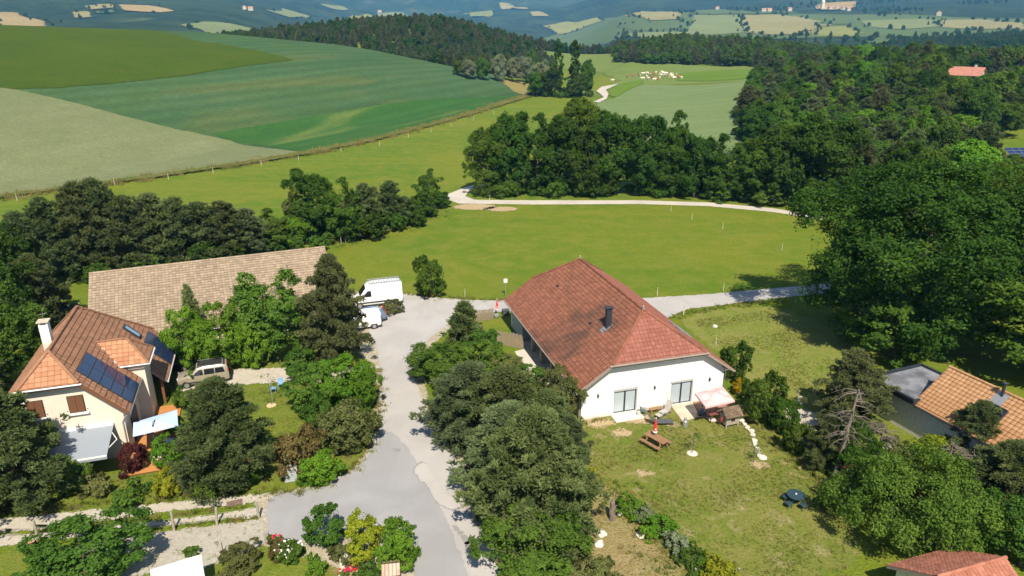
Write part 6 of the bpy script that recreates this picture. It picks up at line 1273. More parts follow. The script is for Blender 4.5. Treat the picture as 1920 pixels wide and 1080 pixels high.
# picnic table with closed red parasol
ax = at(1252, 836) - at(1208, 812); rz = math.atan2(ax.y, ax.x)
e = thing('picnic_table', (1229, 836), rz, 'brown wooden picnic table on the lawn', 'table')
for i in range(5): y = -0.34 + i * 0.15; MB().box(-0.95, 0.95, y, y + 0.135, 0.72, 0.76).build('top_plank', TABLEW, e, bevel=0.006)
for sg in (-1, 1):
    for k in range(2): y = sg * 0.68 + (k - 0.5) * 0.15 - 0.065; MB().box(-0.95, 0.95, y, y + 0.13, 0.42, 0.46).build('seat_plank', TABLEW, e, bevel=0.006)
for x in (-0.65, 0.65):
    MB().box(x - 0.03, x + 0.03, -0.84, 0.84, 0.34, 0.418).build('seat_beam', TABLEW, e); MB().box(x - 0.03, x + 0.03, -0.40, 0.40, 0.62, 0.718).build('top_beam', TABLEW, e)
    for sg in (-1, 1): MB().bar((x + 0.045, sg * 0.62, 0.0), (x + 0.045, sg * 0.24, 0.7), 0.04, 0.11).build('leg', TABLEW, e)
def closed_parasol(loc, h, label, base=0.0):
    c = empty('closed_parasol', loc, 0, label, 'parasol'); MB().tube([(0, 0, base), (0, 0, h)], 0.02, 8).build('pole', ZINC, c)
    m = MB(); n = 12
    pr = [(0.10, h - 1.25), (0.17, h - 1.15), (0.15, h - 0.8), (0.09, h - 0.4), (0.03, h - 0.02)]
    for r, z in pr:
        for k in range(n): a = 6.283 * k / n; rr = r * (1.0 if k % 2 else 0.62); m.v.append((rr * math.cos(a), rr * math.sin(a), z))
    for i in range(len(pr) - 1):
        for k in range(n): m.f.append([i * n + k, i * n + (k + 1) % n, (i + 1) * n + (k + 1) % n, (i + 1) * n + k])
    cl = m.build('canopy', RED, c); MB().lathe([(0.03, 0), (0.035, 0.05), (0.01, 0.12)], 8).build('tip', WHITEC, c, loc=(0, 0, h - 0.03))
    MB().lathe([(0.172, 0), (0.176, 0.10)], 12).build('white_band', WHITEC, cl, loc=(0, 0, h - 1.18)); MB().box(-0.05, 0.05, -0.17, -0.155, h - 0.92, h - 0.80).build('emblem', WHITEC, cl)
    return c
q = at(1228, 834); closed_parasol((q.x - 0.05, q.y + 0.1, 0), 2.25, 'closed red parasol standing in the picnic table')
# furniture along the white wall
e = thing('sun_lounger', (1236, 796), 0.05, 'charcoal sun lounger on the grass before the white wall', 'lounger')
MB().tube([(-0.35, 0, 0.34), (0.2, 0, 0.30), (0.75, 0, 0.26), (1.1, 0, 0.28)], 0.02, 6).build('spine', CHAR, e)
m = MB(); prof = [(-0.95, 0.95), (-0.65, 0.62), (-0.35, 0.36), (0.1, 0.32), (0.55, 0.33), (0.85, 0.30), (1.1, 0.24)]
for x, z in prof: m.v += [(x, -0.32, z), (x, 0.32, z), (x + 0.01, 0.32, z - 0.05), (x + 0.01, -0.32, z - 0.05)]
for i in range(len(prof) - 1):
    for k in range(4): m.f.append([i * 4 + k, i * 4 + (k + 1) % 4, i * 4 + 4 + (k + 1) % 4, i * 4 + 4 + k])
m.build('bed', CHAR, e)
for x in (-0.3, 0.85):
    for sg in (-1, 1): MB().bar((x, sg * 0.28, 0), (x, sg * 0.28, 0.32), 0.035).build('leg', CHAR, e)
e = thing('recliner_chair', (1244, 780), -0.9, 'grey cushioned recliner beside the wall', 'chair')
MB().box(-0.28, 0.28, -0.35, 0.35, 0.36, 0.46).build('seat', GREYC, e, bevel=0.03); MB().box(-0.28, 0.28, -0.05, 0.05, 0, 0.85).xf(Matrix.Translation((0, 0.36, 0.42)) @ Matrix.Rotation(-0.45, 4, 'X')).build('backrest', GREYC, e, bevel=0.03); MB().box(-0.26, 0.26, -0.85, -0.37, 0.28, 0.36).build('foot_rest', GREYC, e, bevel=0.02)
for sx in (-1, 1): MB().bar((sx * 0.30, -0.4, 0), (sx * 0.30, 0.35, 0.6), 0.03).bar((sx * 0.30, 0.4, 0), (sx * 0.30, -0.3, 0.58), 0.03).build('side_frame', ZINC, e)
e = thing('plastic_chair', (1206, 778), 2.6, 'grey green plastic garden chair by the left glass door', 'chair')
MB().box(-0.25, 0.25, -0.24, 0.24, 0.40, 0.44).build('seat', GREENP, e, bevel=0.01); m = MB()
for k in range(7): a = -0.9 + 1.8 * k / 6; m.bar((0.27 * math.sin(a) * 1.05, 0.26 * math.cos(a), 0.44), (0.30 * math.sin(a), 0.32 * math.cos(a) + 0.05, 0.86), 0.05, 0.02)
m.tube([(0.33 * math.sin(a), 0.36 * math.cos(a), 0.87 - 0.12 * (abs(a) > 1.0)) for a in np.linspace(-1.5, 1.5, 11)], 0.025, 6).build('backrest', GREENP, e)
for sx in (-1, 1):
    for sy in (-1, 1): MB().bar((sx * 0.24, sy * 0.22, 0), (sx * 0.22, sy * 0.2, 0.40), 0.04).build('leg', GREENP, e)
e = thing('gas_bottle', (1197, 780), 0, 'pale grey gas bottle by the left glass door', 'bottle'); MB().lathe([(0.13, 0), (0.15, 0.04), (0.15, 0.40), (0.10, 0.50), (0.05, 0.52)], 14).build('body', plain('pale_enamel', (0.52, 0.54, 0.52), 0.5), e, smooth=False); MB().lathe([(0.09, 0.5), (0.09, 0.62), (0.08, 0.62)], 12).build('collar', ZINC, e)
e = thing('wooden_bench', (1229, 774), 0.3, 'low wooden bench against the white wall', 'bench')
for k in range(3): MB().box(-0.6, 0.6, -0.2 + k * 0.135, -0.075 + k * 0.135, 0.42, 0.46).build('seat_plank', TABLEW, e)
for x in (-0.45, 0.45): MB().box(x - 0.05, x + 0.05, -0.18, 0.18, 0, 0.418).build('leg', TABLEW, e)
for i, (u, v, l) in enumerate([(1250, 770, 'rake'), (1254, 768, 'broom')]):
    e = thing(l, (u, v), 0.28, f'long handled {l} leaning on the white wall between the glass doors', 'garden tool'); MB().tube([(0, -0.35, 0.05), (0.02, 0.42, 1.65)], 0.014, 6).build('handle', WOODG, e); MB().box(-0.18, 0.18, -0.42, -0.32, 0.0, 0.06).build('head', DARKM if l == 'rake' else TABLEW, e)
e = thing('milk_churn', (1284, 800), 0, 'old metal milk churn at the front of the terrace', 'churn'); MB().lathe([(0.18, 0), (0.20, 0.03), (0.20, 0.48), (0.12, 0.62), (0.11, 0.70), (0.15, 0.76)], 16).build('body', ZINC, e, smooth=False); MB().lathe([(0.13, 0.76), (0.13, 0.79), (0.05, 0.84)], 14).build('lid', ZINC, e)
for sg in (-1, 1): MB().tube([(sg * 0.19, 0, 0.40), (sg * 0.27, 0, 0.46), (sg * 0.14, 0, 0.62)], 0.015, 6).build('handle', ZINC, e)
def slab(name, uv, z0, z1, mat, kind='structure'):
    o = MB().prism([(p.x, p.y) for p in W0(*uv)][::-1], z0, z1).build(name, mat); o['kind'] = kind; return o
slab('terrace', [(1256, 759), (1296, 751), (1312, 783), (1279, 790)], 0.0, 0.075, CONC)
slab('dining_terrace', [(1314, 784), (1298, 751), (1352, 742), (1376, 770)], 0.0, 0.068, plain('reddish_paving', (0.30, 0.17, 0.12), 0.9, var=0.25, scale=4))
# faded parasol over the outdoor table
cs = [at(1303, 737, 2.25), at(1355, 725, 2.25), at(1378, 751, 2.15), at(1323, 763, 2.15)]; ctr = sum(cs, Vector()) / 4; e = empty('parasol', (ctr.x, ctr.y, 0), 0, 'faded pink square parasol with white emblems over the terrace table', 'parasol')
top = Vector((0, 0, 2.62)); cl = [c - Vector((ctr.x, ctr.y, 0)) for c in cs]
for i in range(4):
    m = MB().quad(tuple(cl[i]), tuple(cl[(i + 1) % 4]), tuple(top)); pn = m.build('canopy_panel', PINK, e); mid = (cl[i] + cl[(i + 1) % 4]) / 2; nrm = (cl[(i + 1) % 4] - cl[i]).cross(top - cl[i]).normalized(); nrm = nrm if nrm.z > 0 else -nrm; c0 = mid.lerp(top, 0.36) + nrm * 0.006; ux = (cl[(i + 1) % 4] - cl[i]).normalized(); uy = nrm.cross(ux)
    em = MB(); K = 16
    for k in range(K): a = 6.283 * k / K; em.v += [tuple(c0 + (ux * math.cos(a) + uy * math.sin(a)) * 0.30), tuple(c0 + (ux * math.cos(a) + uy * math.sin(a)) * 0.20)]
    for k in range(K): em.f.append([2 * k, (2 * k + 2) % (2 * K), (2 * k + 3) % (2 * K), 2 * k + 1])
    n0 = len(em.v); em.v += [tuple(c0 + ux * a_ + uy * b_) for a_, b_ in ((-0.12, -0.12), (-0.04, -0.12), (0.12, 0.13), (0.04, 0.13))]; em.f.append([n0, n0 + 1, n0 + 2, n0 + 3]); em.build('emblem', WHITEC, pn)
    MB().quad(tuple(cl[i]), tuple(cl[(i + 1) % 4]), tuple(cl[(i + 1) % 4] - Vector((0, 0, 0.16))), tuple(cl[i] - Vector((0, 0, 0.16)))).build('valance', PINK, e); MB().bar(tuple(top - Vector((0, 0, 0.04))), tuple(cl[i] - Vector((0, 0, 0.03))), 0.025).build('rib', WOODG, e)
MB().tube([(0, 0, 0.07), (0, 0, 2.62)], 0.03, 8).build('pole', WOODG, e); MB().box(-0.3, 0.3, -0.3, 0.3, 0.07, 0.14).build('foot', STONE, e, bevel=0.02)
e = empty('garden_table', (ctr.x + 0.35, ctr.y + 0.1, 0.07), 0.3, 'dark red table under the faded pink parasol', 'table'); RT = plain('dark_red_wood', (0.19, 0.055, 0.045), 0.6); MB().box(-0.85, 0.85, -0.45, 0.45, 0.70, 0.74).build('top', RT, e, bevel=0.01)
for sx in (-1, 1):
    for sy in (-1, 1): MB().box(sx * 0.75 - 0.03, sx * 0.75 + 0.03, sy * 0.38 - 0.03, sy * 0.38 + 0.03, 0, 0.70).build('leg', RT, e)
def chair_simple(loc, rz, mat, label, s=1.0, group=None):
    c = empty('garden_chair', loc, rz, label, 'chair', group); c.scale = (s,) * 3; MB().box(-0.22, 0.22, -0.22, 0.22, 0.42, 0.46).build('seat', mat, c, bevel=0.01); MB().box(-0.22, 0.22, 0.19, 0.23, 0.50, 0.88).build('backrest', mat, c, bevel=0.01)
    for sx in (-1, 1):
        for sy in (-1, 1): MB().bar((sx * 0.2, sy * 0.2, 0), (sx * 0.2, sy * 0.2, 0.88 if sy > 0 else 0.42), 0.03).build('leg', mat, c)
    return c
chair_simple((ctr.x - 0.95, ctr.y + 0.1, 0.07), 1.57, BLACKP, 'dark chair at the left end of the table under the pink parasol'); chair_simple((ctr.x + 0.5, ctr.y - 0.75, 0.07), 3.4, RT, 'dark red chair on the lawn side of the table under the pink parasol')
# seated person under the parasol, facing the table (+x)
pv = [(0, 0, 0.52), (0.02, 0, 0.75), (0.04, 0, 0.98), (0.06, 0, 1.10), (0.10, 0, 1.24), (0.04, 0.18, 0.98), (0.10, 0.24, 0.76), (0.34, 0.16, 0.76), (0.04, -0.18, 0.98), (0.10, -0.24, 0.76), (0.34, -0.16, 0.76), (0.05, 0.10, 0.50), (0.44, 0.11, 0.50), (0.46, 0.11, 0.10), (0.60, 0.11, 0.05), (0.05, -0.10, 0.50), (0.44, -0.11, 0.50), (0.46, -0.11, 0.10), (0.60, -0.11, 0.05)]
pe = [(0, 1), (1, 2), (2, 3), (3, 4), (2, 5), (5, 6), (6, 7), (2, 8), (8, 9), (9, 10), (0, 11), (11, 12), (12, 13), (13, 14), (0, 15), (15, 16), (16, 17), (17, 18)]
prd = [(0.14, 0.17), (0.12, 0.16), (0.11, 0.16), 0.055, 0.10, 0.06, 0.05, 0.035, 0.06, 0.05, 0.035, 0.085, 0.065, 0.045, 0.04, 0.085, 0.065, 0.045, 0.04]
def person_mat():
    b = NB('person_clothes_and_skin'); co = b.coord(); sx = b.n('SeparateXYZ'); b.l(co, sx.inputs[0])
    c = b.mix(b.math('GREATER_THAN', sx.outputs[2], 0.56), (0.05, 0.06, 0.09), (0.10, 0.13, 0.26)); c = b.mix(b.math('GREATER_THAN', sx.outputs[2], 1.06), c, (0.50, 0.31, 0.22)); b.base(c, 0.8); return b.m
pe_ = empty('person', (ctr.x - 0.92, ctr.y + 0.1, 0.07), 0.15, 'person in a blue top sitting under the pink parasol', 'person'); mobj('body', skinned('body', pv, pe, prd, person_mat(), 2), pe_)
MB().lathe([(0.02, 0.135), (0.08, 0.11), (0.11, 0.05), (0.115, -0.02), (0.10, -0.06)], 12).build('hair', plain('brown_hair', (0.06, 0.035, 0.02), 0.8), pe_, loc=(0.075, 0, 1.27), smooth=True)
# tile roofed hut, stones, washing line posts
e = thing('wooden_hut', (1366, 796), 0.35, 'small weathered wooden hut with mossy tile roof beside the terrace', 'hut'); MB().box(-0.6, 0.6, -0.45, 0.45, 0.25, 1.1).build('wall', WOODG, e)
for sx in (-1, 1):
    for sy in (-1, 1): MB().box(sx * 0.55 - 0.05, sx * 0.55 + 0.05, sy * 0.40 - 0.05, sy * 0.40 + 0.05, 0, 0.249).build('leg', WOODG, e)
for sg in (-1, 1): slope_tiles(e, (-0.75, 0, 1.65), (1, 0, 0), (0, sg * 0.78, -0.62), [(0, 0), (1.5, 0), (1.5, 0.95), (0, 0.95)], 0.19, 0.24, T['mossy'], seed=60 + sg, deck=WOODG, lift=0.03)
MB().box(-0.15, 0.2, -0.47, -0.452, 0.55, 0.85).build('opening', DARKIN, e)
def rock(loc, r, label, mat=STONE, group=None, flat=0.7):
    bm = bmesh.new(); bmesh.ops.create_icosphere(bm, subdivisions=2, radius=r); 
    pl_ = [(Vector(RNG.normal(size=3)).normalized(), RNG.uniform(0.55, 0.85) * r) for _ in range(9)]
    for v in bm.verts:
        for n__, d__ in pl_:
            k_ = v.co.dot(n__) - d__
            if k_ > 0: v.co -= n__ * k_
        v.co *= 1 + RNG.normal(0, 0.03); v.co.z *= flat
    me = bpy.data.meshes.new('stone'); bm.to_mesh(me); bm.free(); me.materials.append(mat); o = mobj('stone', me, None, loc, (0, 0, RNG.uniform(0, 6))); return tag(o, label, 'stone', group)
sp = [(1390, 791), (1395, 797), (1401, 803), (1408, 810), (1412, 818), (1414, 827), (1416, 834), (1419, 842), (1421, 849), (1424, 857), (1430, 860)]
ordn = ['first', 'second', 'third', 'fourth', 'fifth', 'sixth', 'seventh', 'eighth', 'ninth', 'tenth', 'last']
for i, (u, v) in enumerate(sp): p = at(u, v); rock((p.x, p.y, 0.08), 0.22 + 0.1 * RNG.random(), f'{ordn[i]} white stone of the curved row from the hut', group='stone row beside the lawn')
for u, v, r, lab in [(1128, 1003, 0.38, 'pale boulder under the roadside row'), (1122, 1022, 0.36, 'white boulder at the edge of the leafy shrub'), (1200, 1006, 0.33, 'grey boulder on the dry bank'), (1340, 613, 0.3, 'pale rock lying at the paddock edge by the road'), (1670, 835, 0.4, 'left white rock under the grey wall'), (1700, 862, 0.5, 'middle white rock under the grey wall'), (1722, 876, 0.4, 'right white rock under the grey wall'), (1840, 940, 0.6, 'large white rock at the right below the pines'), (1825, 960, 0.4, 'smaller white rock at the right below the pines')]:
    p = at(u, v); rock((p.x, p.y, r * 0.3), r, lab)
e = thing('standing_stone', (1499, 760), 0.3, 'white upright marker stone at the gravel path', 'stone'); MB().box(-0.22, 0.22, -0.15, 0.15, -0.1, 0.85).build('shaft', STONE, e, bevel=0.08)
for u, v, lab in [(1388, 771, 'nearer T shaped washing line post'), (1357, 727, 'T shaped washing line post at the house corner')]:
    e = thing('washing_line_post', (u, v), 0.3, lab, 'post'); MB().tube([(0, 0, 0), (0, 0, 1.75)], 0.03, 8).build('pole', ZINC, e); MB().bar((-0.45, 0, 1.76), (0.45, 0, 1.76), 0.05).build('crossbar', ZINC, e)
# saplings
def sapling(u, v, h, label, mulch, cat='tree'):
    e = thing('sapling', (u, v), RNG.uniform(0, 6), label, cat); rng = np.random.default_rng(int(u)); mb = MB().tube([(0, 0, 0), (0.03, 0.02, h * 0.5), (0, 0, h * 0.95)], [0.025, 0.018, 0.006], 6); C = []
    for i in range(7): a = rng.uniform(0, 6.28); z = h * rng.uniform(0.45, 0.95); l = h * 0.22; t = (math.cos(a) * l, math.sin(a) * l, z + l * 0.5); mb.tube([(0, 0, z * 0.95), t], [0.01, 0.004], 4); C += [np.array(t) + rng.normal(0, 0.11, 3) for _ in range(22)]
    mb.build('trunk', BARK, e); C = np.array(C); V, F, S = leaves(C, rng.normal(size=C.shape) + [0, 0, 0.6], 0.11, rng); mobj('crown', np_mesh('sapling_leaves', V, F, [L['mid']], False, {'shade': S}), e)
    if mulch: MB().lathe([(0.42, 0), (0.36, 0.05), (0.1, 0.08), (0.03, 0.085)], 18).build('mulch_ring', mulch, e)
    MB().tube([(0.12, 0, 0), (0.12, 0, h * 0.6)], 0.015, 6).build('stake', WOODG, e)
MUL = plain('straw_mulch', (0.60, 0.46, 0.27), 0.95, var=0.3, scale=12, bump=0.6); PALEG = plain('pale_chippings', (0.66, 0.60, 0.50), 0.95, var=0.3, scale=14, bump=0.6)
sapling(1298, 850, 1.9, 'staked sapling in a pale ring on the lawn of the white house', PALEG); sapling(1413, 868, 1.2, 'small sapling beside the curved stone row', None); sapling(509, 760, 2.6, 'staked young fruit tree in a straw ring in the left garden', MUL); sapling(505, 803, 0.8, 'tiny sapling in the left garden', None)
# carved log, lamp ball, stakes
e = thing('carved_log', (1147, 975), 0.4, 'weathered carved tree trunk standing on the dry bank', 'sculpture'); m = MB(); rg = np.random.default_rng(3)
m.tube([(0, 0, -0.1), (0.02, 0, 0.3), (-0.03, 0.02, 0.7), (0.03, 0, 1.0), (-0.01, 0, 1.35), (0.05, 0, 1.62)], [0.20, 0.21, 0.17, 0.19, 0.15, 0.06], 9); m.v = [tuple(np.array(p) + rg.normal(0, 0.015, 3)) for p in m.v]; m.build('trunk', BARK_DEAD, e); MB().tube([(0.05, 0, 0.95), (0.28, -0.1, 1.15)], [0.06, 0.02], 7).build('branch_stub', BARK_DEAD, e); MB().tube([(-0.1, -0.1, 0.4), (-0.22, -0.2, 0.62)], [0.06, 0.03], 7).build('branch_stub', BARK_DEAD, e)
e = thing('garden_lamp', (1161, 967), 0, 'small white globe lamp beside the carved trunk', 'lamp'); MB().lathe([(0.02, 0.02), (0.12, 0.06), (0.16, 0.17), (0.12, 0.28), (0.02, 0.32)], 12).build('globe', WHITEC, e, smooth=True); MB().lathe([(0.07, 0), (0.07, 0.05)], 10).build('base', BLACKP, e)
for u, v, lab in [(1303, 1080, 'left one of two weathered stakes at the bottom edge of the lawn'), (1384, 1080, 'right one of two weathered stakes at the bottom edge of the lawn')]: e = thing('wooden_stake', (u, v), 0.3, lab, 'post'); MB().tube([(0, 0, -0.1), (0, 0, 0.55)], [0.075, 0.07], 8).build('shaft', BARK_DEAD, e); MB().lathe([(0.07, 0.55), (0.04, 0.58)], 8).build('end_grain', WOODG, e)
# round table and stools on the lawn
e = thing('round_table', (1490, 944), 0, 'dark teal round garden table on the lawn', 'table'); MB().lathe([(0.56, 0.68), (0.60, 0.70), (0.60, 0.73), (0.56, 0.74)], 28).build('top', DKBLUE, e); MB().lathe([(0.05, 0.74), (0.05, 0.80)], 10).build('parasol_sleeve', WHITEC, e)
for k in range(4): a = 0.78 + 1.571 * k; MB().bar((0.42 * math.cos(a), 0.42 * math.sin(a), 0), (0.36 * math.cos(a), 0.36 * math.sin(a), 0.69), 0.04).build('leg', DKBLUE, e)
for u, v, lab in [(1472, 940, 'dark teal stool left of the round table'), (1478, 953, 'dark teal stool in front of the round table'), (1505, 956, 'dark teal stool at the lower right of the round table')]:
    e = thing('stool', (u, v), 0, lab, 'stool'); MB().lathe([(0.20, 0.38), (0.23, 0.40), (0.23, 0.43), (0.19, 0.45)], 18).build('seat', DKBLUE, e)
    for k in range(3): a = 2.094 * k; MB().bar((0.2 * math.cos(a), 0.2 * math.sin(a), 0), (0.12 * math.cos(a), 0.12 * math.sin(a), 0.39), 0.035).build('leg', DKBLUE, e)
# by the porch of the white house
closed_parasol((at(932, 592).x, at(932, 592).y, 0), 1.95, 'closed red parasol by the reed screen at the back of the white house'); e = thing('plant_pot', (931, 596), 0, 'grey pot under the closed red parasol at the reed screen', 'pot'); MB().lathe([(0.2, 0), (0.3, 0.15), (0.32, 0.4), (0.27, 0.45)], 14).build('body', plain('grey_ceramic', (0.25, 0.25, 0.24), 0.6), e); MB().lathe([(0.26, 0.40), (0.02, 0.43)], 14).build('soil', DARKIN, e)
e = thing('dark_bin', (948, 590), 0.3, 'dark bin at the far corner of the white house', 'bin'); MB().box(-0.35, 0.35, -0.3, 0.3, 0, 0.55).build('body', CHAR, e, bevel=0.03); MB().box(-0.38, 0.38, -0.33, 0.33, 0.555, 0.62).build('lid', CHAR, e, bevel=0.02)
def reed_fence(a, b_, h, label):
    p, q = at(*a), at(*b_); d = q - p; n = int(d.length / 0.06); e = empty('reed_screen', (p.x, p.y, 0), math.atan2(d.y, d.x), label, 'fence'); RE = plain('dry_reed', (0.34, 0.27, 0.19), 0.95, var=0.4, scale=20); m = MB(); rg = np.random.default_rng(2)
    for i in range(n): x = d.length * i / n; m.tube([(x, rg.normal(0, 0.01), 0.02), (x + rg.normal(0, 0.01), rg.normal(0, 0.015), h * rg.uniform(0.94, 1.04))], 0.028, 5, False)
    o = m.build('reeds', RE, e); o['kind'] = 'stuff'
    for i in range(int(d.length / 1.8) + 1): MB().tube([(min(i * 1.8, d.length), 0.05, 0), (min(i * 1.8, d.length), 0.05, h + 0.1)], 0.04, 8).build('post', WOODG, e)
reed_fence((893, 603), (926, 599), 1.3, 'far reed screen by the road behind the white house'); reed_fence((932, 645), (982, 655), 1.5, 'reed screen closing the porch side yard of the white house')
slab('porch_path', [(965, 660), (985, 655), (1030, 720), (1010, 735)], 0.0, 0.07, plain('pale_path', (0.56, 0.50, 0.42), 0.9))
e = thing('road_sign', (948, 556), 0, 'small pale sign on a pole at the road behind the white house', 'sign'); MB().tube([(0, 0, 0), (0, 0, 2.3)], 0.035, 8).build('pole', ZINC, e); MB().box(-0.22, 0.22, -0.05, -0.037, 1.75, 2.25).build('plate', PVC, e)
# stakes and fence posts
STK = plain('pale_fence_stake', (0.62, 0.58, 0.50), 0.8)
def stake(u, v, h, lab, grp, w=0.07):
    p = hit(u, v); e = empty('fence_post', tuple(p), 0, lab, 'post', grp); MB().tube([(0, 0, -0.1), (0, 0, h)], [w, w * 0.85], 7).build('shaft', STK, e); MB().lathe([(w * 1.05, h * 0.8), (w * 1.05, h * 0.86)], 7).build('insulator', BLACKP, e)
for u, v in [(640, 458), (648, 455), (688, 441), (727, 425), (816, 397), (862, 378), (1232, 556), (1356, 547), (1297, 412), (1355, 430), (1258, 396), (1466, 470), (872, 558), (1282, 590), (1342, 648), (918, 378), (950, 370), (1281, 592), (1495, 755)]:
    stake(u, v, 1.15, 'thin pale fence post at the edge of the meadow', 'fence posts round the meadow', 0.03)
for u, v in [(-60, 390), (32, 376), (123, 362), (215, 347), (316, 336), (400, 325), (490, 311), (560, 301), (640, 285), (712, 274), (766, 258), (808, 248), (846, 238), (888, 226), (926, 214)]:
    stake(u, v, 1.3, 'thin pale fence post along the field margin', 'fence posts along the field margin', 0.05)
posts = [(72, 1012), (158, 1008), (242, 1006), (327, 996), (407, 986), (486, 972)]
p0 = at(*posts[0]); e = empty('post_and_wire_fence', (p0.x, p0.y, 0), 0, 'weathered wooden post and wire fence along the gravel track', 'fence')
pl = [at(*q) - p0 for q in posts]
for i, q in enumerate(pl):
    h = 1.35 + 0.1 * RNG.random(); lean = RNG.normal(0, 0.05, 2); o = MB().tube([(q.x, q.y, -0.1), (q.x + lean[0], q.y + lean[1], h)], [0.085, 0.075], 8).build('post', plain('weathered_post', (0.36, 0.33, 0.26), 0.95, var=0.35, scale=12), e)
for z in (0.5, 0.95):
    for i in range(len(pl) - 1): a, b_ = pl[i], pl[i + 1]; MB().tube([(a.x, a.y, z), ((a.x + b_.x) / 2, (a.y + b_.y) / 2, z - 0.06), (b_.x, b_.y, z)], 0.006, 4).build('wire', ZINC, e)
e = thing('gate_post', (502, 1022), 0.2, 'thick square old post where the gravel yard meets the road', 'post'); MB().box(-0.13, 0.13, -0.13, 0.13, -0.1, 0.95).build('shaft', WOODG, e, bevel=0.02); MB().box(-0.15, 0.15, -0.15, 0.15, 0.952, 0.99).build('cap', WOODG, e)
e = thing('thin_stake', (419, 1040), 0, 'thin dark stake in the gravel yard', 'post'); MB().tube([(0, 0, 0), (0, 0, 0.9)], 0.03, 6).build('shaft', BARK_DEAD, e); MB().lathe([(0.035, 0.88), (0.02, 0.93)], 6).build('tip', BARK_DEAD, e)
e = thing('drain_grate', (440, 944), head(430, 946, 452, 941), 'rusty rectangular drain grate in the gravel track', 'drain', z=0.04); RUST = plain('rusty_iron', (0.20, 0.13, 0.11), 0.9, var=0.3); MB().box(-0.5, 0.5, -0.3, 0.3, 0, 0.02).build('frame', RUST, e)
for i in range(9): MB().box(-0.45 + i * 0.1, -0.39 + i * 0.1, -0.25, 0.25, 0.021, 0.04).build('bar', RUST, e)
# garden swing with white canopy
def swing():
    a_, b_ = at(268, 1074, 2.1), at(390, 1037, 2.1); dq = b_ - a_; rz = math.atan2(dq.y, dq.x); p = (a_ + b_) / 2 + Vector((math.sin(rz), -math.cos(rz), 0)) * 0.62; e = empty('garden_swing', (p.x, p.y, 0), rz, 'garden swing seat with white canopy at the bottom left edge', 'swing'); WM = plain('white_tube', (0.78, 0.78, 0.76), 0.4)
    for sg in (-1, 1): MB().tube([(sg * 1.05, -0.7, 0), (sg * 1.0, 0, 1.95), (sg * 1.05, 0.7, 0)], 0.03, 8).build('side_frame', WM, e)
    MB().tube([(-1.05, 0, 1.95), (1.05, 0, 1.95)], 0.03, 8).build('top_bar', WM, e)
    m = MB(); m.v = [(-1.25, -1.5, 1.74), (1.25, -1.5, 1.74), (1.25, 0.6, 2.14), (-1.25, 0.6, 2.14)]; m.v += [(x, y, z - 0.02) for x, y, z in m.v]; m.f = [[0, 1, 2, 3], [7, 6, 5, 4]] + [[i, (i + 1) % 4, 4 + (i + 1) % 4, 4 + i] for i in range(4)]; cp = m.build('canopy', WHITEC, e)
    c4 = [(-1.27, -1.52, 1.73), (1.27, -1.52, 1.73), (1.27, 0.62, 2.13), (-1.27, 0.62, 2.13)]; f = MB()
    for i in range(4): f.bar(c4[i], c4[(i + 1) % 4], 0.035)
    f.build('canopy_frame', WM, cp); MB().box(-0.9, 0.9, -0.3, 0.3, 0.45, 0.55).build('seat', CHAR, e, bevel=0.03); MB().box(-0.9, 0.9, 0.3, 0.4, 0.5, 1.1).build('backrest', CHAR, e, bevel=0.03)
    for sg in (-1, 1): MB().tube([(sg * 0.92, 0, 1.93), (sg * 0.92, 0, 0.5)], 0.012, 6).build('hanger', WM, e)
swing()
# flowers
def flowers(u, v, n, r, h, col, label, leaf='mid'):
    p = at(u, v); e = plant('rose_bush', 'low_plant', (p.x, p.y), r, h, leaf, label, 'flowers'); sc = e.scale.copy(); rg = np.random.default_rng(int(u + v)); me = MB().lathe([(0.01, -0.05), (0.06, -0.03), (0.085, 0.02), (0.05, 0.06), (0.01, 0.05)], 8).mesh('flower', col)
    for i in range(n):
        a = rg.uniform(0, 6.28); q = math.sqrt(rg.random()); o = mobj('flower', me, e, (0.55 * q * math.cos(a), 0.55 * q * math.sin(a), 0.62 * (1.12 - 0.45 * q * q)), (rg.normal(0, .4), rg.normal(0, .4), 0)); o.scale = (1.1 / sc[0], 1.1 / sc[1], 1.1 / sc[2])
flowers(66, 1040, 14, 0.75, 0.9, plain('pink_petals', (0.75, 0.28, 0.26), 0.7), 'rose bush with pink blooms at the bottom left'); flowers(543, 1045, 42, 1.0, 1.1, plain('white_petals', (0.82, 0.82, 0.78), 0.7), 'bush full of white blooms at the front garden corner'); flowers(517, 1024, 9, 0.5, 0.8, plain('crimson_petals', (0.50, 0.02, 0.06), 0.7), 'rose bush with crimson blooms left of the white blooms'); flowers(316, 742, 6, 0.5, 1.0, plain('crimson_petals', (0.50, 0.02, 0.06), 0.7), 'red flowering bush by the porch of the tiled house'); flowers(647, 1078, 10, 0.4, 0.45, plain('crimson_petals', (0.5, 0.02, 0.06), 0.7), 'red geraniums at the end of the stone edging')
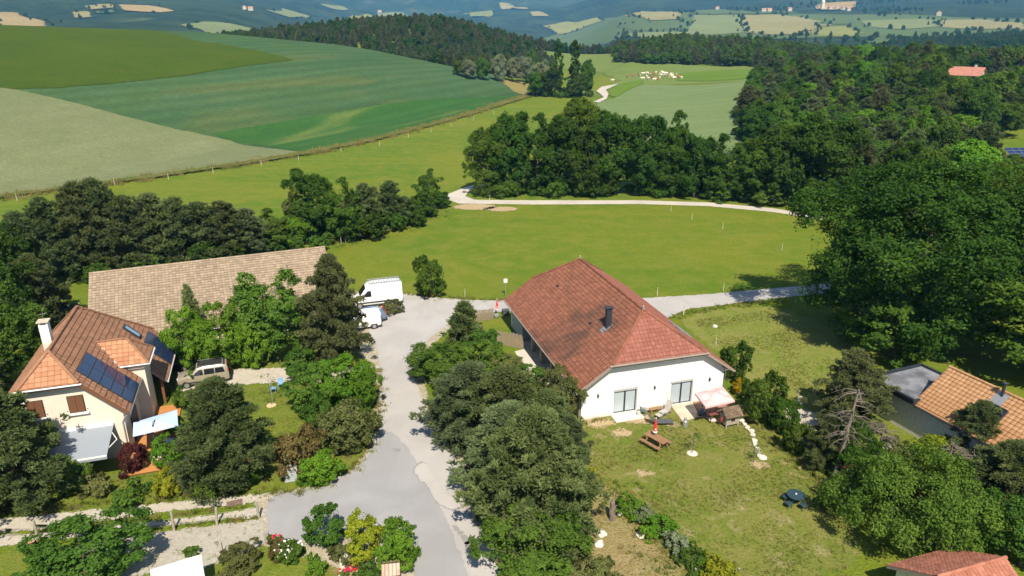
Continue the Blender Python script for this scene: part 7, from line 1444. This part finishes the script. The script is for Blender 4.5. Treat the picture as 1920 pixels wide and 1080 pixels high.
# tiled letter box shelter
e = thing('tiled_shelter', (735, 1092), 0.15, 'little orange wooden shelter with old clay tile roof at the bottom edge', 'shelter'); MB().box(-0.38, 0.38, -0.3, 0.3, 0, 0.95).build('box', plain('orange_varnish', (0.48, 0.20, 0.035), 0.5, scale=10), e); CLAY = tile_mat('old_clay_tiles', (0.38, 0.26, 0.19), (0.60, 0.45, 0.36), rnd='obj')
m_ = MB()
for k in range(7): a = math.pi * k / 6; m_.v += [(0.085 * math.cos(a), 0.0, 0.06 * math.sin(a)), (0.10 * math.cos(a), -0.36, 0.07 * math.sin(a))]
for k in range(6): m_.f.append([2 * k, 2 * k + 2, 2 * k + 3, 2 * k + 1])
cme = m_.mesh('clay_tile', CLAY)
for sg in (1, -1):
    for r in range(2):
        for i in range(5): o = mobj('clay_tile', cme, e, (-0.42 + i * 0.21, sg * (-0.02 - r * 0.27), 1.34 - r * 0.17), (0.56, 0, 0) if sg > 0 else (0.56, 0, math.pi))
MB().quad((-0.52, 0, 1.33), (0.52, 0, 1.33), (0.52, -0.58, 0.96), (-0.52, -0.58, 0.96)).quad((-0.52, 0, 1.33), (0.52, 0, 1.33), (0.52, 0.58, 0.96), (-0.52, 0.58, 0.96)).build('roof_board', WOODG, e)
e = thing('stone_edging', (645, 1062), 0, 'low grey stone edging in the front garden', 'edging')
for i in range(6): bm_ = MB().box(-0.13, 0.13, -0.16, 0.16, 0, 0.28 + 0.05 * (i % 2)); bm_.build('stone', STONE, e, bevel=0.04, loc=(RNG.normal(0, .03), -0.75 + i * 0.34, 0), rot=(0, 0, RNG.normal(0, .15)))
e = thing('red_pot', (666, 1068), 0, 'bright red pot in the front garden', 'pot'); MB().lathe([(0.15, 0), (0.22, 0.25), (0.24, 0.28), (0.2, 0.28), (0.17, 0.1), (0.02, 0.08)], 14).build('body', plain('bright_red', (0.65, 0.03, 0.025), 0.5), e); MB().lathe([(0.19, 0.2), (0.01, 0.22)], 12).build('soil', DARKIN, e)
# left garden
e = thing('compost_bin', (546, 898), 0.35, 'grey slatted compost bin at the garden edge by the road', 'bin'); GP = plain('grey_bin', (0.42, 0.44, 0.46), 0.7)
for sg in (-1, 1):
    for k in range(4): MB().box(-0.42, 0.42, sg * 0.40 - 0.02, sg * 0.40 + 0.02, 0.05 + k * 0.19, 0.21 + k * 0.19).build('slat', GP, e); MB().box(sg * 0.40 - 0.02, sg * 0.40 + 0.02, -0.37, 0.37, 0.06 + k * 0.19, 0.20 + k * 0.19).build('slat', GP, e)
MB().box(-0.46, 0.46, -0.46, 0.46, 0.82, 0.87).build('lid', GP, e)
def bistro(u, v, lab):
    e = thing('bistro_table', (u, v), 0, lab, 'table'); MB().lathe([(0.33, 0.70), (0.35, 0.72), (0.33, 0.73)], 20).build('top', BLUEM, e)
    for k in range(3): a = 2.094 * k; MB().bar((0.26 * math.cos(a), 0.26 * math.sin(a), 0), (0.05 * math.cos(a), 0.05 * math.sin(a), 0.70), 0.025).build('leg', BLUEM, e)
bistro(537, 737, 'round light blue bistro table in the left garden'); q = at(513, 736); chair_simple((q.x, q.y, 0), 1.9, BLUEM, 'light blue metal chair left of the bistro table'); q = at(527, 727); chair_simple((q.x, q.y, 0), 0.2, BLUEM, 'light blue metal chair behind the bistro table')
cs = [at(250, 792, 2.35), at(332, 768, 2.35), at(334, 799, 2.35), at(249, 819, 2.35)]; ctr = sum(cs, Vector()) / 4; e = empty('parasol', (ctr.x, ctr.y, 0), 0, 'pale blue rectangular parasol over the wooden deck', 'parasol'); top = Vector((0, 0, 2.62)); cl = [c - Vector((ctr.x, ctr.y, 0)) for c in cs]
for i in range(4): MB().quad(tuple(cl[i]), tuple(cl[(i + 1) % 4]), tuple(top)).build('canopy_panel', BLUEC, e); MB().bar(tuple(top - Vector((0, 0, 0.05))), tuple(cl[i] - Vector((0, 0, 0.03))), 0.025).build('rib', DARKM, e)
MB().tube([(0.25, -1.05, 0.16), (0.25, -1.1, 1.8), (0.1, -0.5, 2.75), (0, 0, 2.64)], 0.035, 8).build('cantilever_pole', DARKM, e); MB().tube([(0.25, -1.08, 1.2), (0.05, -0.6, 2.6)], 0.02, 6).build('crank_arm', DARKM, e); MB().box(-0.2, 0.7, -1.5, -0.6, 0.16, 0.24).build('foot', CONC, e, bevel=0.02)
e = empty('garden_table', (ctr.x + 0.3, ctr.y + 0.0, 0.16), 0.3, 'dark blue table under the pale blue parasol', 'table'); DB = plain('navy_cloth', (0.02, 0.035, 0.10), 0.8); MB().box(-0.7, 0.7, -0.45, 0.45, 0.70, 0.73).build('top', DB, e, bevel=0.01)
for sx in (-1, 1):
    for sy in (-1, 1): MB().box(sx * 0.6 - 0.03, sx * 0.6 + 0.03, sy * 0.38 - 0.03, sy * 0.38 + 0.03, 0, 0.70).build('leg', DARKM, e)
chair_simple((ctr.x - 0.6, ctr.y - 1.1, 0.16), 2.9, DARKM, 'dark chair on the deck in front of the pale blue parasol')
e = thing('wooden_easel_chair', (163, 880), 0.2, 'pale folding wooden chair under the awning edge', 'chair')
for sx in (-1, 1): MB().bar((sx * 0.24, -0.22, 0), (sx * 0.24, 0.12, 1.0), 0.04).bar((sx * 0.20, 0.25, 0), (sx * 0.20, -0.15, 0.48), 0.035).build('side_frame', WOODG, e)
for k in range(4): MB().box(-0.22, 0.22, -0.2 + k * 0.11, -0.11 + k * 0.11, 0.45, 0.47).build('seat_slat', WOODG, e)
for k in range(2): MB().box(-0.25, 0.25, 0.06 + k * 0.035, 0.09 + k * 0.035, 0.78 + k * 0.12, 0.87 + k * 0.12).build('back_slat', WOODG, e)
for u, v, lab in [(93, 606, 'left blue barrel behind the white chimney'), (110, 604, 'right blue barrel behind the white chimney')]: e = thing('blue_barrel', (u, v), 0, lab, 'barrel'); MB().lathe([(0.28, 0), (0.30, 0.05), (0.31, 0.3), (0.29, 0.45), (0.31, 0.6), (0.30, 0.85), (0.27, 0.9)], 16).build('body', plain('blue_plastic', (0.03, 0.19, 0.55), 0.4), e); MB().lathe([(0.25, 0.9), (0.25, 0.93)], 14).build('lid', BLACKP, e)
# dead pine trunks on the right
def dead_tree(u, v, h, lean, label, seed):
    e = thing('dead_pine_tree', (u, v), 0, label, 'tree'); rg = np.random.default_rng(seed); m = MB(); pts_ = [Vector((lean[0] * t * h, lean[1] * t * h, h * t)) for t in np.linspace(0, 1, 7)]; m.tube(pts_, [0.19 * (1 - 0.7 * i / 6) for i in range(7)], 8); m.build('trunk', BARK_DEAD, e); b_ = MB()
    for i in range(34):
        f = rg.uniform(0.45, 1.0); s_ = Vector((lean[0] * f * h, lean[1] * f * h, h * f)); a = rg.uniform(0, 6.28); l = rg.uniform(0.8, 2.2) * (1.2 - 0.5 * f); d = Vector((math.cos(a), math.sin(a), rg.uniform(-0.15, 0.3))); t1 = s_ + d * l * 0.5; t2 = s_ + d * l + Vector((0, 0, -0.28 * l)); b_.tube([s_, t1, t2], [0.045, 0.03, 0.008], 5)
        for j in range(4): k0 = t1.lerp(t2, rg.uniform(0, 1)); b_.tube([k0, k0 + Vector(rg.normal(0, 0.28, 3)) * 1.0 + Vector((0, 0, -0.12))], [0.014, 0.004], 4)
    b_.build('dead_branches', BARK_DEAD, e)
dead_tree(1562, 905, 7.2, (0.10, 0.04), 'bare leaning dead pine between the lawn and the grey wall', 4); dead_tree(1640, 880, 3.6, (0.05, 0.05), 'tangle of fallen dead branches under the grey wall', 5); dead_tree(1772, 905, 3.2, (-0.02, 0.02), 'left dead stump with branches below the orange roof', 6); dead_tree(1805, 935, 3.4, (0.02, 0.0), 'right dead stump with branches below the orange roof', 7)
# ------------------------------------------------------------------ grass tufts and weeds
def tuft_model(key, n, h, seed, mat):
    rng = np.random.default_rng(seed); b0 = rng.normal(0, 0.10, (n, 3)) * [1, 1, 0]; d = unit(rng.normal(0, 0.5, (n, 3)) + [0, 0, 1.0]); s_ = unit(np.cross(d, rng.normal(size=(n, 3)))); ln = h * rng.uniform(0.5, 1.2, (n, 1)); V = np.empty((n, 3, 3)); V[:, 0] = b0 - s_ * 0.022; V[:, 1] = b0 + s_ * 0.022; V[:, 2] = b0 + d * ln
    TT[key] = dict(crown=np_mesh('tuft_' + key, V.reshape(-1, 3), np.arange(n * 3).reshape(n, 3), [mat], False, {'shade': np.repeat(rng.random(n), 3)}))
L['straw'] = leaf_mat('dry_grass_blades', (0.22, 0.19, 0.06), (0.38, 0.32, 0.13)); L['blade'] = leaf_mat('green_grass_blades', (0.11, 0.16, 0.02), (0.19, 0.22, 0.04))
tuft_model('tuft_g', 26, 0.26, 1, L['blade']); tuft_model('tuft_s', 26, 0.30, 2, L['straw'])
def along(pts_, width, per_m, seed):
    rng = np.random.default_rng(seed); out = []
    for a, b_ in zip(pts_[:-1], pts_[1:]):
        n = int((b_ - a).length * per_m); t = rng.random(n); q = np.array(a)[:2] + np.outer(t, np.array(b_ - a)[:2]); out.append(q + rng.normal(0, width, (n, 2)))
    return np.concatenate(out)
edge = np.concatenate([along(W0((950, 1080), (915, 1010), (880, 930), (848, 838), (802, 768)), 0.4, 9, 1) + [0.5, 0], along(W0((714, 690), (714, 775), (704, 830), (672, 884), (600, 918), (500, 934)), 0.35, 9, 2) + [-0.3, 0.2], along(W0((500, 934), (250, 955), (0, 980)), 0.3, 7, 3) + [0, 0.9], along(W0((480, 948), (250, 976), (60, 1000)), 0.06, 5, 4), along(W0((490, 971), (350, 985), (220, 1001)), 0.08, 5, 5),
    along(W0((1100, 900), (1150, 920), (1200, 975), (1260, 1040), (1300, 1090)), 1.0, 14, 6), along(W0((1262, 597), (1300, 584), (1400, 571), (1480, 562)), 0.4, 7, 7), along(W0((620, 460), (690, 446), (740, 428), (830, 398)), 1.2, 12, 8), along(W0((760, 552), (800, 560), (900, 566), (945, 566)), 0.4, 7, 9) + [0, 0.5], along(W0((1090, 794), (1138, 787)), 0.2, 6, 10), along(W0((1380, 770), (1440, 820), (1520, 890), (1580, 950)), 0.5, 9, 11)])
scatter_stuff('verge_tufts', 'tufts of green and dry grass along roads, tracks and banks', edge, ['tuft_g', 'tuft_s', 'tuft_g'], ['blade', 'straw', 'blade'], 0.6, 1.5, 20)
def turf(poly, n, seed):
    rng = np.random.default_rng(seed); pl = np.array([(p[0], p[1]) for p in poly]); P = pl.min(0) + rng.random((n * 3, 2)) * (pl.max(0) - pl.min(0)); P = P[poly_sd(P, pl) > 0.3]
    w_ = fbm(P[:, 0], P[:, 1], 6.0, 3); return P[w_ + rng.normal(0, 0.5, len(P)) > 0.1][:n]
lt = np.concatenate([turf(W0((1085, 800), (1370, 765), (1500, 850), (1580, 930), (1600, 1090), (1120, 1090), (1100, 900)), 5000, 1), turf(W0((430, 730), (600, 720), (700, 830), (600, 900), (200, 940), (0, 960), (300, 850)), 3000, 2), turf(W0((1290, 600), (1440, 580), (1600, 700), (1560, 770), (1400, 700)), 3500, 3)])
scatter_stuff('lawn_tufts', 'short tufts of grass standing up in the lawns and the paddock', lt, ['tuft_g', 'tuft_s', 'tuft_g'], ['blade', 'straw', 'blade'], 0.22, 0.5, 22)
mg = along(pix((-100, 388), (0, 372), (213, 343), (450, 310), (572, 290), (700, 264), (850, 223), (985, 181)), 1.6, 5, 12)
scatter_stuff('margin_tufts', 'tall grass of the field margin', mg, ['tuft_g', 'tuft_s', 'tuft_s'], ['blade', 'straw', 'straw'], 2.0, 4.0, 21)
# ------------------------------------------------------------------ haze over the whole country
hz = MB().box(-19000, 19000, -18000, 18500, -400, 950).build('haze', None); hz['kind'] = 'stuff'; hz['label'] = 'thin blue summer haze over the valley'; hz['category'] = 'haze'
b = NB('haze_air'); b.t.nodes.remove(b.p); pv_ = b.n('VolumePrincipled'); pv_.inputs['Color'].default_value = (0.10, 0.40, 1.0, 1); pv_.inputs['Density'].default_value = 0.00013; pv_.inputs['Absorption Color'].default_value = (1, 1, 1, 1); pv_.inputs['Anisotropy'].default_value = 0.0
b.l(pv_.outputs[0], b.out.inputs['Volume']); hz.data.materials.append(b.m); hz.visible_shadow = True
